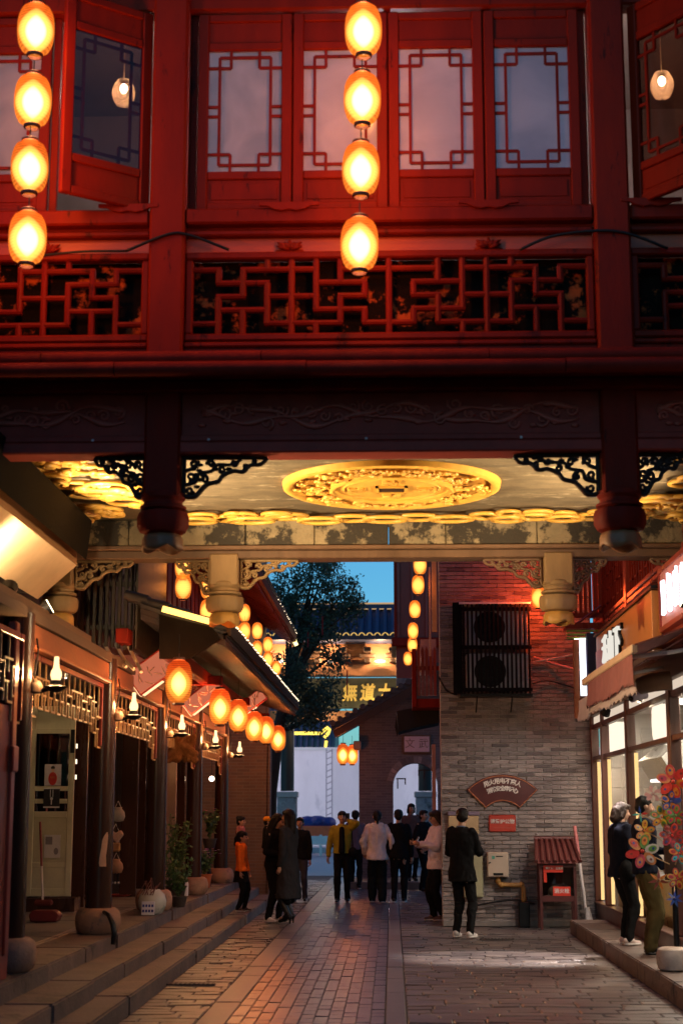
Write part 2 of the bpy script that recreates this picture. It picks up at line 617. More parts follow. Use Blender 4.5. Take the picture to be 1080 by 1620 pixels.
HB = [(.7, 0, 1), (.7, 2, 5), (.7, 6, 8), (1.7, 1, 3), (1.7, 5, 7), (2.7, 1, 2), (2.7, 3, 5), (2.7, 6, 7), (3.7, 1, 3), (3.7, 5, 7), (4.7, 0, 1), (4.7, 3, 6), (4.7, 7, 8)]
VB = [(1, .7, 1.7), (1, 2.7, 5.5), (2, .7, 2.7), (2, 3.7, 5.5), (3, 0, .7), (3, 1.7, 4.7), (4, 0, 5.5), (5, 0, 3.7), (5, 4.7, 5.5), (6, 0, 1.7), (6, 2.7, 4.7), (7, 1.7, 2.7), (7, 3.7, 4.7)]
PEEL = M('peeling_board', (.010, .006, .005), .9, .3, 6, .3, 30, patch=((.45, .09, .025), .545, 4.2), spec=.05)
for bi in range(3):
    cx = (PXS[bi] + PXS[bi + 1]) / 2
    hw = 1.76 - .145
    rp = B()
    rp.bb(cx - hw, cx + hw, GY - .06, GY + .04, 5.975, 6.035)
    rp.bb(cx - hw, cx + hw, GY - .06, GY + .04, 5.30, 5.36)
    rp.bb(cx - hw, cx - hw + .06, GY - .05, GY + .03, 5.36, 5.975)
    rp.bb(cx + hw - .06, cx + hw, GY - .05, GY + .03, 5.36, 5.975)
    rail = rp.build('railing_frame', RED, gate, bevel=.012)
    ux, uz = (hw - .07) / 8, .615 / 5.5
    XX = lambda i: cx - hw + .07 + i * ux
    ZZ = lambda j: 5.975 - j * uz
    for mir in (1, -1):
        for (j, a, c) in HB:
            x0, x1 = sorted((cx + mir * (XX(a) - cx), cx + mir * (XX(c) - cx)))
            bar(b2 := B(), (x0 - .02, GY - .015, ZZ(j)), (x1 + .02, GY - .015, ZZ(j)))
            b2.build('lattice_bar', RED, rail, smooth=True)
        for (i, a, c) in VB:
            bar(b2 := B(), (cx + mir * (XX(i) - cx), GY - .018, ZZ(a)), (cx + mir * (XX(i) - cx), GY - .018, ZZ(c)), .027)
            b2.build('lattice_bar', RED, rail, smooth=True)
    bar(b2 := B(), (cx, GY - .018, ZZ(0)), (cx, GY - .018, ZZ(5.5)), .028)
    b2.build('lattice_bar', RED, rail, smooth=True)
    B().bb(cx - hw, cx + hw, GY + .10, GY + .13, 5.3, 6.0).build('backing_board', PEEL, gate)
    # lower rails
    B().bb(cx - hw, cx + hw, GY - .08, GY + .05, 5.245, 5.285).build('lower_rail', RED, gate, bevel=.01)
    B().bb(cx - hw, cx + hw, GY - .05, GY + .04, 5.035, 5.243).build('base_board', RED, gate)
    # top board with carved lotus, shelf and sill
    B().bb(cx - hw, cx + hw, GY + .0, GY + .06, 6.037, 6.165).build('top_board', M('orange_red_timber', (.36, .05, .012), .45, .25, 4, .15, 40, stretch=(.3, 1, 1)), gate)
    B().bb(cx - hw, cx + hw, GY - .07, GY + .06, 6.167, 6.215).build('shelf_rail', RED, gate, bevel=.012)
    B().bb(cx - hw, cx + hw, GY - .02, GY + .06, 6.217, 6.25).build('shelf_fillet', REDD, gate)
    B().bb(cx - hw, cx + hw, GY - .12, GY + .08, 6.252, 6.38).build('sill', RED, gate, bevel=.015)
    for sx in (-.79, .79):
        b = B()
        for k in range(7):
            a = -1.15 + k * 2.3 / 6
            L = .075 if k % 2 == 0 else .095
            b.tube([(cx + sx, GY - .02, 6.06), (cx + sx + .55 * L * math.sin(a) * 1.5, GY - .035, 6.06 + .5 * L * math.cos(a)), (cx + sx + L * math.sin(a) * 1.5, GY - .028, 6.06 + L * math.cos(a) * .9)], [.012, .022, .004], 6)
        b.tube([(cx + sx - .11, GY - .01, 6.05), (cx + sx + .11, GY - .01, 6.05)], .012, 6)
        b.build('carved_lotus', RED, gate, smooth='all')
    # apron boards under the window stiles
    for sx in (-.79, .79) if bi == 1 else ((1.45,) if bi == 0 else (-1.45,)):
        q = [(-.24, .06), (.24, .06), (.24, .03), (.17, .025), (.12, .0), (.06, -.012), (0, .0), (-.06, -.012), (-.12, 0), (-.17, .025), (-.24, .03)]
        B().prism([(cx + sx + u, GY - .15, 6.355 + v) for u, v in q], (0, .028, 0)).build('carved_apron', RED, gate, bevel=.004)

# windows: sash frame, panels, pane, fret
def PANE(ca, cb):
    m = bpy.data.materials.new('frosted_pane')
    m.use_nodes = True
    n, l = m.node_tree.nodes, m.node_tree.links
    b = n['Principled BSDF']
    g = n.new('ShaderNodeNewGeometry')
    no = n.new('ShaderNodeTexNoise')
    no.inputs['Scale'].default_value = 2.6
    no.inputs['Detail'].default_value = 5
    no.inputs['Distortion'].default_value = .8
    l.new(g.outputs['Position'], no.inputs['Vector'])
    cr = n.new('ShaderNodeValToRGB')
    cr.color_ramp.elements[0].color = (*ca, 1)
    cr.color_ramp.elements[0].position = .35
    cr.color_ramp.elements[1].color = (*cb, 1)
    cr.color_ramp.elements[1].position = .68
    l.new(no.outputs[0], cr.inputs[0])
    l.new(cr.outputs[0], b.inputs['Base Color'])
    b.inputs['Roughness'].default_value = .12
    b.inputs['Coat Weight'].default_value = .9
    b.inputs['Coat Roughness'].default_value = .02
    t = n.new('ShaderNodeBsdfTranslucent')
    t.inputs[0].default_value = (.74, .72, .80, 1)
    mx = n.new('ShaderNodeMixShader')
    mx.inputs[0].default_value = .5
    l.new(b.outputs[0], mx.inputs[1])
    l.new(t.outputs[0], mx.inputs[2])
    l.new(mx.outputs[0], n['Material Output'].inputs[0])
    return m
PANES = [PANE((.24, .23, .27), (.56, .51, .56)), PANE((.46, .40, .46), (.74, .66, .72)), PANE((.46, .40, .46), (.74, .66, .72)), PANE((.12, .17, .29), (.36, .39, .50))]
PANE = PANES[0]
CLEAR = GLASS('clear_pane', (.62, .5, .44), .05)
SW, SZ0, SZ1 = .765, 6.39, 8.10     # sash width, bottom, top

def sash(name, pane_mat, parent, loc, rz):
    """one casement built about its hinge-side lower corner, x along the sash"""
    st = .085
    ph0, ph1 = SZ0 + .34, SZ0 + 1.39   # pane opening
    b = B()
    h0, h1 = 0, SZ1 - SZ0
    b.bb(0, st, -.03, .03, h0, h1)
    b.bb(SW - st, SW, -.03, .03, h0, h1)
    for (z0, z1) in ((0, .07), (.27, .34), (1.39, 1.46), (1.64, 1.71)):
        b.bb(st, SW - st, -.027, .027, z0, z1)
    o = bpy.data.objects.new(name, b.mesh('sash_frame', RED, (0, 0, 0), bevel=.008))
    COL.objects.link(o)
    o.parent = parent
    o.location = Vector(loc) - ORG[parent.name]
    o.rotation_euler = (0, 0, rz)
    def sub(nm, bb_, mat, bev=0):
        q = bpy.data.objects.new(nm, bb_.mesh(nm, mat, (0, 0, 0), bevel=bev))
        COL.objects.link(q)
        q.parent = o
        return q
    sub('sunk_panel', B().bb(st, SW - st, -.008, .008, .07, .27).bb(st + .03, SW - st - .03, -.016, -.008, .1, .24), RED, .003)
    sub('sunk_panel', B().bb(st, SW - st, -.008, .008, 1.46, 1.64), RED)
    sub('pane', B().bb(st, SW - st, .004, .010, .34, 1.39), pane_mat)
    w0, w = st, SW - 2 * st
    z0, h = .34, 1.05
    a, bb0, c = .15 * w, .055 * h, .155 * w
    t = .011
    def hb(x, x2, z):
        sub('lattice_bar', B().bb(w0 + x, w0 + x2, -.014, .003, z0 + z - t, z0 + z + t), RED)
    def vb(x, za, zb):
        sub('lattice_bar', B().bb(w0 + x - t, w0 + x + t, -.016, .003, z0 + za, z0 + zb), RED)
    vb(a, bb0, h - bb0); vb(w - a, bb0, h - bb0)
    hb(a, w - a, bb0); hb(a, w - a, h - bb0)
    for sx in (0, 1):
        for sz in (0, 1):
            xx = a + c if sx == 0 else w - a - c
            zz = bb0 + c if sz == 0 else h - bb0 - c
            vb(xx, 0 if sz == 0 else zz, zz if sz == 0 else h)
            hb(0 if sx == 0 else xx, xx if sx == 0 else w, zz)
        for zz in (.455 * h, .535 * h):
            hb(0 if sx == 0 else w - a, a if sx == 0 else w, zz)
    return o

for i in range(4):
    sash('window_sash', PANES[i], gate, (-1.55 + i * .775 + .005, GY + .0, SZ0), 0)
sash('window_sash', CLEAR, gate, (-1.935, GY - .02, SZ0), rad(180 + 36))
sash('window_sash', CLEAR, gate, (1.965, GY - .02, SZ0), rad(-52))
for x in (-3.52, -4.31):
    sash('window_sash', PANE, gate, (x, GY, SZ0), 0)
# head beam over the windows, mullion strips, side wall boards
B().bb(X0, X1, GY - .06, GY + .12, 8.12, 8.5).build('head_beam', RED, gate, bevel=.015)
for x in (-1.585, -.777, -.002, .773, 1.575, -2.72, 2.76):
    B().bb(x - .03, x + .03, GY + .035, GY + .09, 6.38, 8.12).build('mullion', RED, gate, bevel=.006)
# upper room behind the windows
ROOM = M('upper_room_wall', (.34, .27, .24), .8, .2, 2, .1, 20)
B().bb(X0, X1, 15.6, 15.7, 5.25, 9).build('room_back_wall', ROOM, gate)
B().bb(X0, X1, GY + .14, 15.6, 5.18, 5.24).build('room_floor', BROWNW, gate)
B().bb(X0, X1, GY - .3, 15.8, 8.9, 9.0).build('room_ceiling', ROOM, gate)
for x in (X0, X1):
    B().bb(x - .06, x + .06, GY - .05, RY, 4.3, 9).build('end_wall', REDD, gate)

# passage ceiling and its carvings
CZ = 4.70
B().bb(X0, X1, GY + .17, RY + .35, CZ, CZ + .12).build('ceiling', CONC, gate)
med = Vector((.012, 14.62, CZ))
b = B()
b.lathe(med, [(.93, -.002), (.93, -.04), (.955, -.06), (.99, -.066), (1.02, -.052), (1.03, -.002)], 64, cap=False)
medo = b.build('medallion_rim', GOLD, gate, smooth=True)
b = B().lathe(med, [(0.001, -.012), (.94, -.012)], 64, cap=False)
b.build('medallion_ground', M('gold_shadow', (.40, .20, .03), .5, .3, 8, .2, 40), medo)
b = B()
b.lathe(med, [(.53, -.01), (.53, -.07), (.56, -.085), (.59, -.07), (.59, -.01)], 48, cap=False)
b.lathe(med, [(.02, -.05), (.53, -.05)], 48, cap=False)
b.lathe(med, [(.44, -.051), (.45, -.062), (.465, -.051)], 48, cap=False)
for (cx, cy2, sx, sy) in ((0, .125, .3, .03), (0, -.125, .3, .03), (.135, 0, .03, .28), (-.135, 0, .03, .28)):
    b.box((med.x + cx, med.y + cy2, CZ - .055), (sx, sy, .03))
b.build('coin', GOLD, medo, smooth=True)
B().box((med.x, med.y, CZ - .055), (.24, .22, .012)).build('coin_hole_plate', DARKW, medo)  # dark plate put in for the shade of an open hole
b = B()
rr = random.Random(4)
for (cx, cy2) in ():
    for k in range(6):
        x, y = med.x + cx + rr.uniform(-.09, .09), med.y + cy2 + rr.uniform(-.07, .07)
        a = rr.choice((0, 1.57, .8, 2.3, 0, 1.57))
        L = rr.uniform(.04, .08)
        b.tube([(x - L * math.cos(a), y - L * math.sin(a), CZ - .056), (x + .01, y + .012, CZ - .062), (x + L * math.cos(a), y + L * math.sin(a), CZ - .056)], .011, 5)
for chx, cx, cy2 in (('乾', 0, .31), ('隆', 0, -.31), ('通', .33, 0), ('寶', -.33, 0)):
    o = place('coin_character', text_mesh(chx, .19, .012, GOLD, .002), medo, (med.x + cx, med.y + cy2, CZ - .056))
    o.rotation_euler = (PI, 0, PI)
b = B()
for k in range(120):
    a = 2 * PI * (k + rr.uniform(-.3, .3)) / 120
    q = rr.choice((.66, .76, .86)) + rr.uniform(-.04, .04)
    cx, cy2 = med.x + q * math.cos(a), med.y + q * math.sin(a)
    s, ph, d = rr.uniform(.035, .065), rr.uniform(0, 6.28), rr.choice((-1, 1))
    zz = CZ - .035 - rr.uniform(0, .035)
    b.tube([(cx + s * (1 - .75 * t / 9) * math.cos(ph + d * t * .8), cy2 + s * (1 - .75 * t / 9) * math.sin(ph + d * t * .8), zz) for t in range(10)], [.017 - .0009 * t for t in range(10)], 6)
    if k % 2 == 0:
        b.ball((cx + rr.uniform(-.04, .04), cy2 + rr.uniform(-.04, .04), zz), (.05, .022, .02), 6, 4, rz=rr.uniform(0, 3))
b.build('medallion_carving', GOLD, medo, smooth='all')

def ring(b, c, rx, ry, r, n=22, h=.05, z=None):
    b.tube([(c[0] + rx * math.cos(2 * PI * k / n), c[1] + ry * math.sin(2 * PI * k / n), c[2]) for k in range(n + 1)], r, 8, ((0, 0, 1), h / (2 * r)))

# chain of cloud links along the rear beam
x, k = -2.3, 0
while x < 2.35:
    b = B()
    big = k % 9 == 4
    rx = .22 if abs(x) < .9 else R.uniform(.15, .24)
    ring(b, (x, 16.12 + R.uniform(-.03, .03) - (.1 if abs(abs(x) - 1.0) < .15 else 0), CZ - .05 - (k % 2) * .02), rx, .15, .024, h=.045)
    if abs(x) > 1.0:
        ring(b, (x + R.uniform(-.1, .1), 15.92 + R.uniform(-.05, .05), CZ - .05), rx * .7, .12, .022, h=.04)
    b.build('cloud_link', GOLD, gate, smooth='all')
    x += rx * 1.55
    k += 1
# dense cloud carvings in the two corners
for sx in (-1, 1):
    rr = random.Random(20 + sx)
    for k in range(64):
        x = sx * rr.uniform(2.25, 4.6)
        y = rr.uniform(12.6, 16.2)
        if abs(x) < 2.25 + (16.2 - y) * .12:
            continue
        b = B()
        zz = CZ - rr.uniform(.03, .09)
        ring(b, (x, y, zz), rr.uniform(.14, .26), rr.uniform(.10, .18), .024, 18, h=.045)
        s, ph, d = rr.uniform(.08, .13), rr.uniform(0, 6.28), rr.choice((-1, 1))
        b.tube([(x + .1 + s * (1 - .75 * t / 11) * math.cos(ph + d * t * .8), y + .1 + s * (1 - .75 * t / 11) * math.sin(ph + d * t * .8), zz - .02) for t in range(12)], .026, 6)
        b.build('cloud_carving', GOLD, gate, smooth='all')
# rear stone beam in blocks over a timber lintel
x = -4.6
while x < 4.6:
    L = R.uniform(.55, 1.25)
    B().bb(x + .004, x + L - .004, RY - .16, RY + .22, 4.42 + R.uniform(-.002, .002), CZ - .002).build('stone_block', STONEB, gate, bevel=.008)
    x += L
B().bb(-4.6, 4.6, RY - .20, RY + .24, 4.375, 4.418).build('lintel_moulding', BROWNW, gate, bevel=.008)
B().bb(-4.6, 4.6, RY - .13, RY + .18, 4.29, 4.373).build('lintel', BROWNW, gate, bevel=.008)
# roof above, out of the picture
B().prism([(X0 - .2, GY - .9, 9.25), (X0 - .2, 14.3, 10.6), (X0 - .2, RY + 1, 9.25), (X0 - .2, RY + 1, 9.1), (X0 - .2, GY - .9, 9.1)], (X1 - X0 + .4, 0, 0)).build('roof', DARKW, gate)
B().bb(X0, X1, GY - .04, GY + .1, 8.5, 9.15).build('upper_wall', REDD, gate)
B().bb(X0, X1, RY - .1, RY + .1, 4.83, 9.1).build('rear_wall', REDD, gate)

# pendant lamps hanging inside the two side rooms
def room_lamp(p, label, pw=22):
    t = thing('pendant_lamp', label, 'lamp', (p.x, p.y, p.z - .16), 'pendant lamps in the upper rooms')
    b = B()
    for k in range(17):
        z = p.z - .14 + k * .014
        q = .055 + .05 * math.sin(PI * (k + 1.4) / 18)
        ring(b, (p.x, p.y, z), q, q, .002, 16, h=.004)
    b.tube([(p.x, p.y, p.z + .1), (p.x, p.y, 8.9)], .005, 5)
    b.build('wire_shade', M('straw', (.7, .55, .35), .7, .2), t)
    B().ball((p.x, p.y, p.z + .01), (.035, .035, .045), 10, 8).build('bulb', EM('bulb_glow', (1, .86, .72), 40), t)
    lamp('bulb_light', p, pw, (1, .86, .9) if pw > 30 else (1, .8, .62), t, .05)
room_lamp(P(196, 142, 13.2), 'wire shaded pendant lamp seen through the left open casement')
room_lamp(P(1046, 130, 13.2), 'white pendant lamp seen through the right open casement')
room_lamp(Vector((.05, 13.6, 8.0)), 'unseen pendant lamp added behind the frosted middle windows', 380)  # added lamp, brightens the frosted panes from inside
# ------------------------------------------------------------------ paper lanterns
def paper(name, col, es, top, trans=.45):
    m = bpy.data.materials.new(name)
    m.use_nodes = True
    n, l = m.node_tree.nodes, m.node_tree.links
    n.remove(n['Principled BSDF'])
    tc = n.new('ShaderNodeTexCoord')
    sp = n.new('ShaderNodeSeparateXYZ')
    l.new(tc.outputs['Object'], sp.inputs[0])
    # ribs of the paper
    wv = n.new('ShaderNodeMath')
    wv.operation = 'MULTIPLY'
    wv.inputs[1].default_value = 270
    l.new(sp.outputs[2], wv.inputs[0])
    sn = n.new('ShaderNodeMath')
    sn.operation = 'SINE'
    l.new(wv.outputs[0], sn.inputs[0])
    mr = n.new('ShaderNodeMapRange')
    mr.inputs[1].default_value = -1
    mr.inputs[2].default_value = 1
    mr.inputs[3].default_value = es * .62
    mr.inputs[4].default_value = es * 1.18
    l.new(sn.outputs[0], mr.inputs[0])
    # weaker light above the bulb put into the colour, redder towards the crown
    hr = n.new('ShaderNodeMapRange')
    hr.inputs[1].default_value = .22
    hr.inputs[2].default_value = .42
    l.new(sp.outputs[2], hr.inputs[0])
    mc = n.new('ShaderNodeMix')
    mc.data_type = 'RGBA'
    l.new(hr.outputs[0], mc.inputs[0])
    mc.inputs[6].default_value = (*col, 1)
    mc.inputs[7].default_value = (*top, 1)
    e = n.new('ShaderNodeEmission')
    l.new(mc.outputs[2], e.inputs[0])
    oi = n.new('ShaderNodeObjectInfo')
    rv = n.new('ShaderNodeMapRange')
    rv.inputs[3].default_value = .78
    rv.inputs[4].default_value = 1.15
    l.new(oi.outputs['Random'], rv.inputs[0])
    mm = n.new('ShaderNodeMath')
    mm.operation = 'MULTIPLY'
    l.new(mr.outputs[0], mm.inputs[0])
    l.new(rv.outputs[0], mm.inputs[1])
    l.new(mm.outputs[0], e.inputs[1])
    t = n.new('ShaderNodeBsdfTransparent')
    t.inputs[0].default_value = (1, .62, .25, 1)
    mx = n.new('ShaderNodeMixShader')
    mx.inputs[0].default_value = 1 - trans
    l.new(t.outputs[0], mx.inputs[1])
    l.new(e.outputs[0], mx.inputs[2])
    l.new(mx.outputs[0], n['Material Output'].inputs[0])
    return m

def glow(name, col, st):
    m = bpy.data.materials.new(name)
    m.use_nodes = True
    n, l = m.node_tree.nodes, m.node_tree.links
    n.remove(n['Principled BSDF'])
    e = n.new('ShaderNodeEmission')
    e.inputs[0].default_value = (*col, 1)
    e.inputs[1].default_value = st
    l.new(e.outputs[0], n['Material Output'].inputs['Volume'])
    return m

CAPB = M('lantern_cap', (.10, .03, .02), .5, .2, 8, .1, 40)

def lantern_kind(r, h, shade_m, glow_m, power, col, gz=.47, gr=.95, gh=.43):
    """a lantern of radius r and height h standing on its lower ring; returns the prototype thing (unlinked children data reused)"""
    prof = []
    n = 14
    for k in range(n + 1):
        t = -1 + 2 * k / n
        q = (1 - abs(t) ** 2.35) ** .5 if abs(t) < 1 else 0
        prof.append((max(.42 * r, r * (.40 + .60 * q)), h * (.06 + .88 * (k / n))))
    sh = B().lathe((0, 0, 0), prof, 24, cap=False).mesh('lantern_shade', shade_m, smooth='all')
    cp = B()
    cp.lathe((0, 0, 0), [(.44 * r, h * .945), (.46 * r, h * .95), (.46 * r, h * .985), (.40 * r, h)], 16)
    cp.tube([(0, 0, h), (0, 0, h * 1.08)], .006, 5)
    lo = B().lathe((0, 0, 0), [(.40 * r, h * .0), (.45 * r, h * .015), (.45 * r, h * .055), (.36 * r, h * .055), (.36 * r, 0)], 16, cap=False)
    cpm = cp.mesh('lantern_crown', CAPB, smooth=True)
    lom = lo.mesh('lantern_foot', CAPB, smooth=True)
    # two glow volumes in place of a bulb, a wide faint one and a small bright one
    gms = []
    for kr, kh, gm in ((1.0, 1.0, glow_m[0]), (.62, .72, glow_m[1])):
        gl = B()
        gl.lathe((0, 0, 0), [(gr * kr * r * max(.001, math.sin(PI * k / 12) ** .8), h * (gz - gh * kh + 2 * gh * kh * k / 12)) for k in range(13)], 20)
        gms.append(gl.mesh('bulb', gm, smooth='all'))
    return dict(shade=sh, crown=cpm, foot=lom, bulb=gms[0], core=gms[1], power=power, col=col, h=h, gz=gz)

def hang(kd, c, label, group, power=1.0, cord=.0, tilt=0):
    """hang a lantern with its middle at c"""
    base = Vector(c) - Vector((0, 0, kd['h'] / 2))
    t = thing('paper_lantern', label, 'lantern', base, group)
    t.rotation_euler = (tilt, R.uniform(-.02, .02), R.uniform(0, 6))
    for nm, key in (('shade', 'shade'), ('crown', 'crown'), ('foot', 'foot'), ('bulb', 'bulb')) if kd['h'] < .4 else (('shade', 'shade'), ('crown', 'crown'), ('foot', 'foot'), ('bulb', 'bulb'), ('glow_core', 'core')):  # the bulb parts are glowing volumes only
        o = bpy.data.objects.new(nm, kd[key])
        COL.objects.link(o)
        o.parent = t
    if cord:
        q = bpy.data.objects.new('cord', B().tube([(0, 0, kd['h'] * 1.05), (0, 0, kd['h'] + cord)], .005, 5).mesh('cord', IRON))
        COL.objects.link(q)
        q.parent = t
    if power:
        ld = bpy.data.lights.new('lantern_light', 'POINT')
        ld.energy = kd['power'] * power
        ld.color = kd['col']
        ld.shadow_soft_size = .06
        lo = bpy.data.objects.new('lantern_light', ld)
        COL.objects.link(lo)
        lo.parent = t
        lo.location = (0, 0, kd['h'] * kd['gz'])
    return t

PA = paper('front_lantern_paper', (1, .25, .03), 1.45, (1, .16, .015))
PB = paper('row_lantern_paper', (1, .25, .03), 1.25, (.85, .085, .012))
GA = (glow('front_lantern_glow', (1, .68, .32), 24), glow('front_lantern_core', (1, .86, .64), 95))
GB = (glow('row_lantern_glow', (1, .55, .16), 14), glow('row_lantern_core', (1, .76, .42), 60))
LA = lantern_kind(.142, .455, PA, GA, 31, (1, .31, .085))
LB = lantern_kind(.142, .51, PB, GB, 48, (1, .32, .12), gr=.93, gz=.45, gh=.38)
LR = lantern_kind(.105, .36, PA, GA, 60, (1, .13, .06))
LC = lantern_kind(.105, .36, PA, GA, 12, (1, .42, .16))
names4 = ('topmost', 'second from top', 'third from top', 'lowest')
for i, y in enumerate((47, 156, 267, 386)):
    hang(LA, P(575 - i * 2.3, y, 11.2), 'glowing paper lantern, %s of the string before the middle windows' % names4[i], 'lantern strings before the gatehouse', cord=.1)
for i, y in enumerate((47, 159, 264, 376)):
    hang(LA, P(57 - i * 4.4, y, 11.2), 'glowing paper lantern, %s of the string at the far left' % names4[i], 'lantern strings before the gatehouse', cord=.1)
# ------------------------------------------------------------------ street, steps, terrace
GR = M('joint_mortar', (.065, .06, .068), .85, .3, 6, .3, 30)
gsheet = B().add([(-400, -60, -.016), (400, -60, -.016), (400, 900, -.016), (-400, 900, -.016)], [(0, 1, 2, 3)])
street = gsheet.build('street', GR)
tag(street, 'paved lane of brown setts with grey stone strips running between the shops', 'street', kind='structure')
PAV = [M('paver_%d' % i, c, .33, .3, 7, .08, 45, spec=.45) for i, c in enumerate(((.070, .072, .105), (.062, .064, .094), (.080, .077, .108), (.068, .070, .104)))]
SET = [M('sett_%d' % i, c, .38, .35, 5, .35, 28, spec=.45) for i, c in enumerate(((.15, .125, .12), (.125, .105, .105), (.175, .145, .135), (.11, .095, .095)))]
GREY = M('grey_strip', (.13, .125, .135), .42, .22, 6, .2, 40)

def pmesh(L, W, mats, bev=.008):
    return [B().box((0, 0, 0), (L, W, .06)).mesh('paving', m, bevel=bev) for m in mats]

pm = pmesh(.1115, .2365, PAV, .004)
far = B()
nf = [0, 0]
cw, rl = .115, .24
cx0, ncol = -1.335, 11
for row in range(125):
    y = 12.0 + row * rl
    for c in range(ncol):
        x = cx0 + (c + .5) * cw
        yy = y + (rl / 2 if c % 2 else 0)
        dz = R.uniform(-.004, .003)
        if row < 27:
            place('paver', pm[R.randrange(4)], street, (x, yy, -.032 + dz), (R.uniform(-.01, .01), R.uniform(-.02, .02), R.uniform(-.01, .01)))
        else:
            far.cur = R.randrange(4)
            far.box((x, yy, -.032 + dz), (.1115, .2365, .06))
tag(far.build('distant_paver', PAV, street), kind='stuff')
# long grey strips either side of the pavers
for (xa, xb) in ((-1.575, -1.342), (-.062, .105)):
    y = 11.6
    while y < 41:
        L = R.uniform(.9, 1.5)
        B().bb(xa, xb, y + .005, y + L - .005, -.06, -.001 + R.uniform(-.004, .003)).build('strip_stone', GREY, street, bevel=.006)
        y += L
# rough setts at the sides
lens = (.26, .33, .40, .48)
sm = {}
for L in lens:
    sm[L] = pmesh(L - .010, .211, SET, .012)
fs = B()
cnt = 0
for row in range(130):
    y = 12.0 + row * .218
    for (xa, xb) in ((-2.2, -1.585), (.115, 2.46 if y < 22.9 else 3.2)):
        if y > 24 and xa > 0:
            xb = .9
        x = xa + R.uniform(-.2, 0)
        while x < xb - .05:
            L = R.choice(lens)
            a, b_ = max(x, xa), min(x + L, xb)
            if b_ - a > .05:
                dz, tx, ty = R.uniform(-.008, .004), R.uniform(-.035, .035), R.uniform(-.025, .025)
                if row < 36 and cnt < 300:
                    o = place('sett', sm[L][R.randrange(4)], street, ((a + b_) / 2, y, -.034 + dz), (tx, ty, R.uniform(-.03, .03)), ((b_ - a) / L, 1, 1))
                    cnt += 1
                else:
                    fs.cur = R.randrange(4)
                    fs.box(((a + b_) / 2, y, -.034 + dz), (b_ - a - .014, .2, .06), R.uniform(-.02, .02), tx, ty)
            x += L
tag(fs.build('distant_sett', SET, street), kind='stuff')
# drain gratings
GRATE = M('grate_iron', (.07, .062, .06), .6, .3, 8, .2, 40)
for (px, py, L) in ((300, 1545, .5), (785, 1487, .45)):
    g = P(px, py, 15.9 if px < 400 else 21.6)
    t = thing('drain_grating', 'slotted drain grating set in the setts ' + ('beside the left steps' if px < 400 else 'in front of the brick wall'), 'drain', (g.x, g.y, .0))
    B().box((g.x, g.y, .006), (L, .10, .012)).build('frame', GRATE, t)
    for k in range(int(L / .045)):
        B().box((g.x - L / 2 + .03 + k * .045, g.y, .014), (.02, .085, .008)).build('bar', GRATE, t)

# left steps: three courses of long stone slabs
STN = [M('slab_%d' % i, c, .6, .45, 3, .5, 28, patch=((.06, .047, .042), .56, 1.8)) for i, c in enumerate(((.15, .11, .095), (.125, .095, .085), (.17, .125, .105)))]
steps = thing('stone_steps', 'long worn stone steps rising to the left colonnade', 'steps', (-2.6, 20, 0), kind='structure')
for (xa, xb, z0, z1) in ((-2.62, -2.205, -.03, .14), (-2.95, -2.475, .10, .28), (-3.35, -2.83, .24, .42)):
    y = 9.5
    while y < 30.2:
        L = R.uniform(1.5, 2.6)
        e = min(y + L, 30.2)
        q = R.uniform(-.012, .012)
        B().bb(xa, xb + q, y + .006, e - .006, z0, z1 + R.uniform(-.006, .006)).build('step_slab', R.choice(STN), steps, bevel=.014, seg=2)
        y += L
# terrace paving behind the edge slabs
ter = thing('terrace_floor', 'grey paved terrace behind the left columns', 'terrace', (-4, 20, .3), kind='structure')
TP = [M('terrace_%d' % i, c, .42, .25, 5, .15, 35) for i, c in enumerate(((.17, .16, .16), (.145, .14, .145), (.19, .17, .155)))]
y = 9.5
while y < 30.2:
    x = -6.3
    L = .62
    while x < -3.36:
        B().bb(x + .004, min(x + .72, -3.355) - .004, y + .004, y + L - .004, .30, .417 + R.uniform(-.003, .003)).build('floor_slab', R.choice(TP), ter, bevel=.005)
        x += .72
    y += L
# right step
rstep = thing('shop_step', 'low stone step along the lit shop windows on the right', 'step', (2.7, 18, 0), kind='structure')
y = 10.5
while y < 22.95:
    L = R.uniform(1.0, 1.7)
    e = min(y + L, 22.95)
    B().bb(2.48, 2.98, y + .004, e - .004, -.03, .17 + R.uniform(-.004, .004)).build('step_slab', R.choice(STN), rstep, bevel=.012, seg=2)
    y += L
# ------------------------------------------------------------------ left shop row with its colonnade
LACQ = M('black_lacquer', (.045, .019, .012), .26, .35, 3, .05, 30, spec=.32, stretch=(1, 1, .15), patch=((.10, .035, .02), .66, 3))
REDL = M('red_lacquer', (.22, .03, .02), .3, .3, 4, .08, 40, stretch=(1, 1, .2))
DRUM = M('drum_stone', (.36, .21, .14), .7, .35, 6, .3, 30, patch=((.17, .12, .10), .55, 4))
ORNG = M('orange_timber', (.34, .10, .04), .5, .3, 5, .15, 40, stretch=(1, .25, 1))
TANL = M('tan_lattice', (.42, .24, .11), .5, .2, 6, .1, 40)
PLAST = M('tan_soffit', (.62, .42, .24), .55, .18, 2.2, .1, 12)
FASC = M('brown_fascia', (.36, .17, .07), .5, .25, 2.5, .12, 20, stretch=(1, .3, 1))
row = thing('shop_row', 'dark timber shop row with columned veranda and tiled eave on the left', 'building', (-4.0, 20, .42))
COLY = (12.79, 16.74, 20.65, 24.66, 28.6)
CXL = -3.04
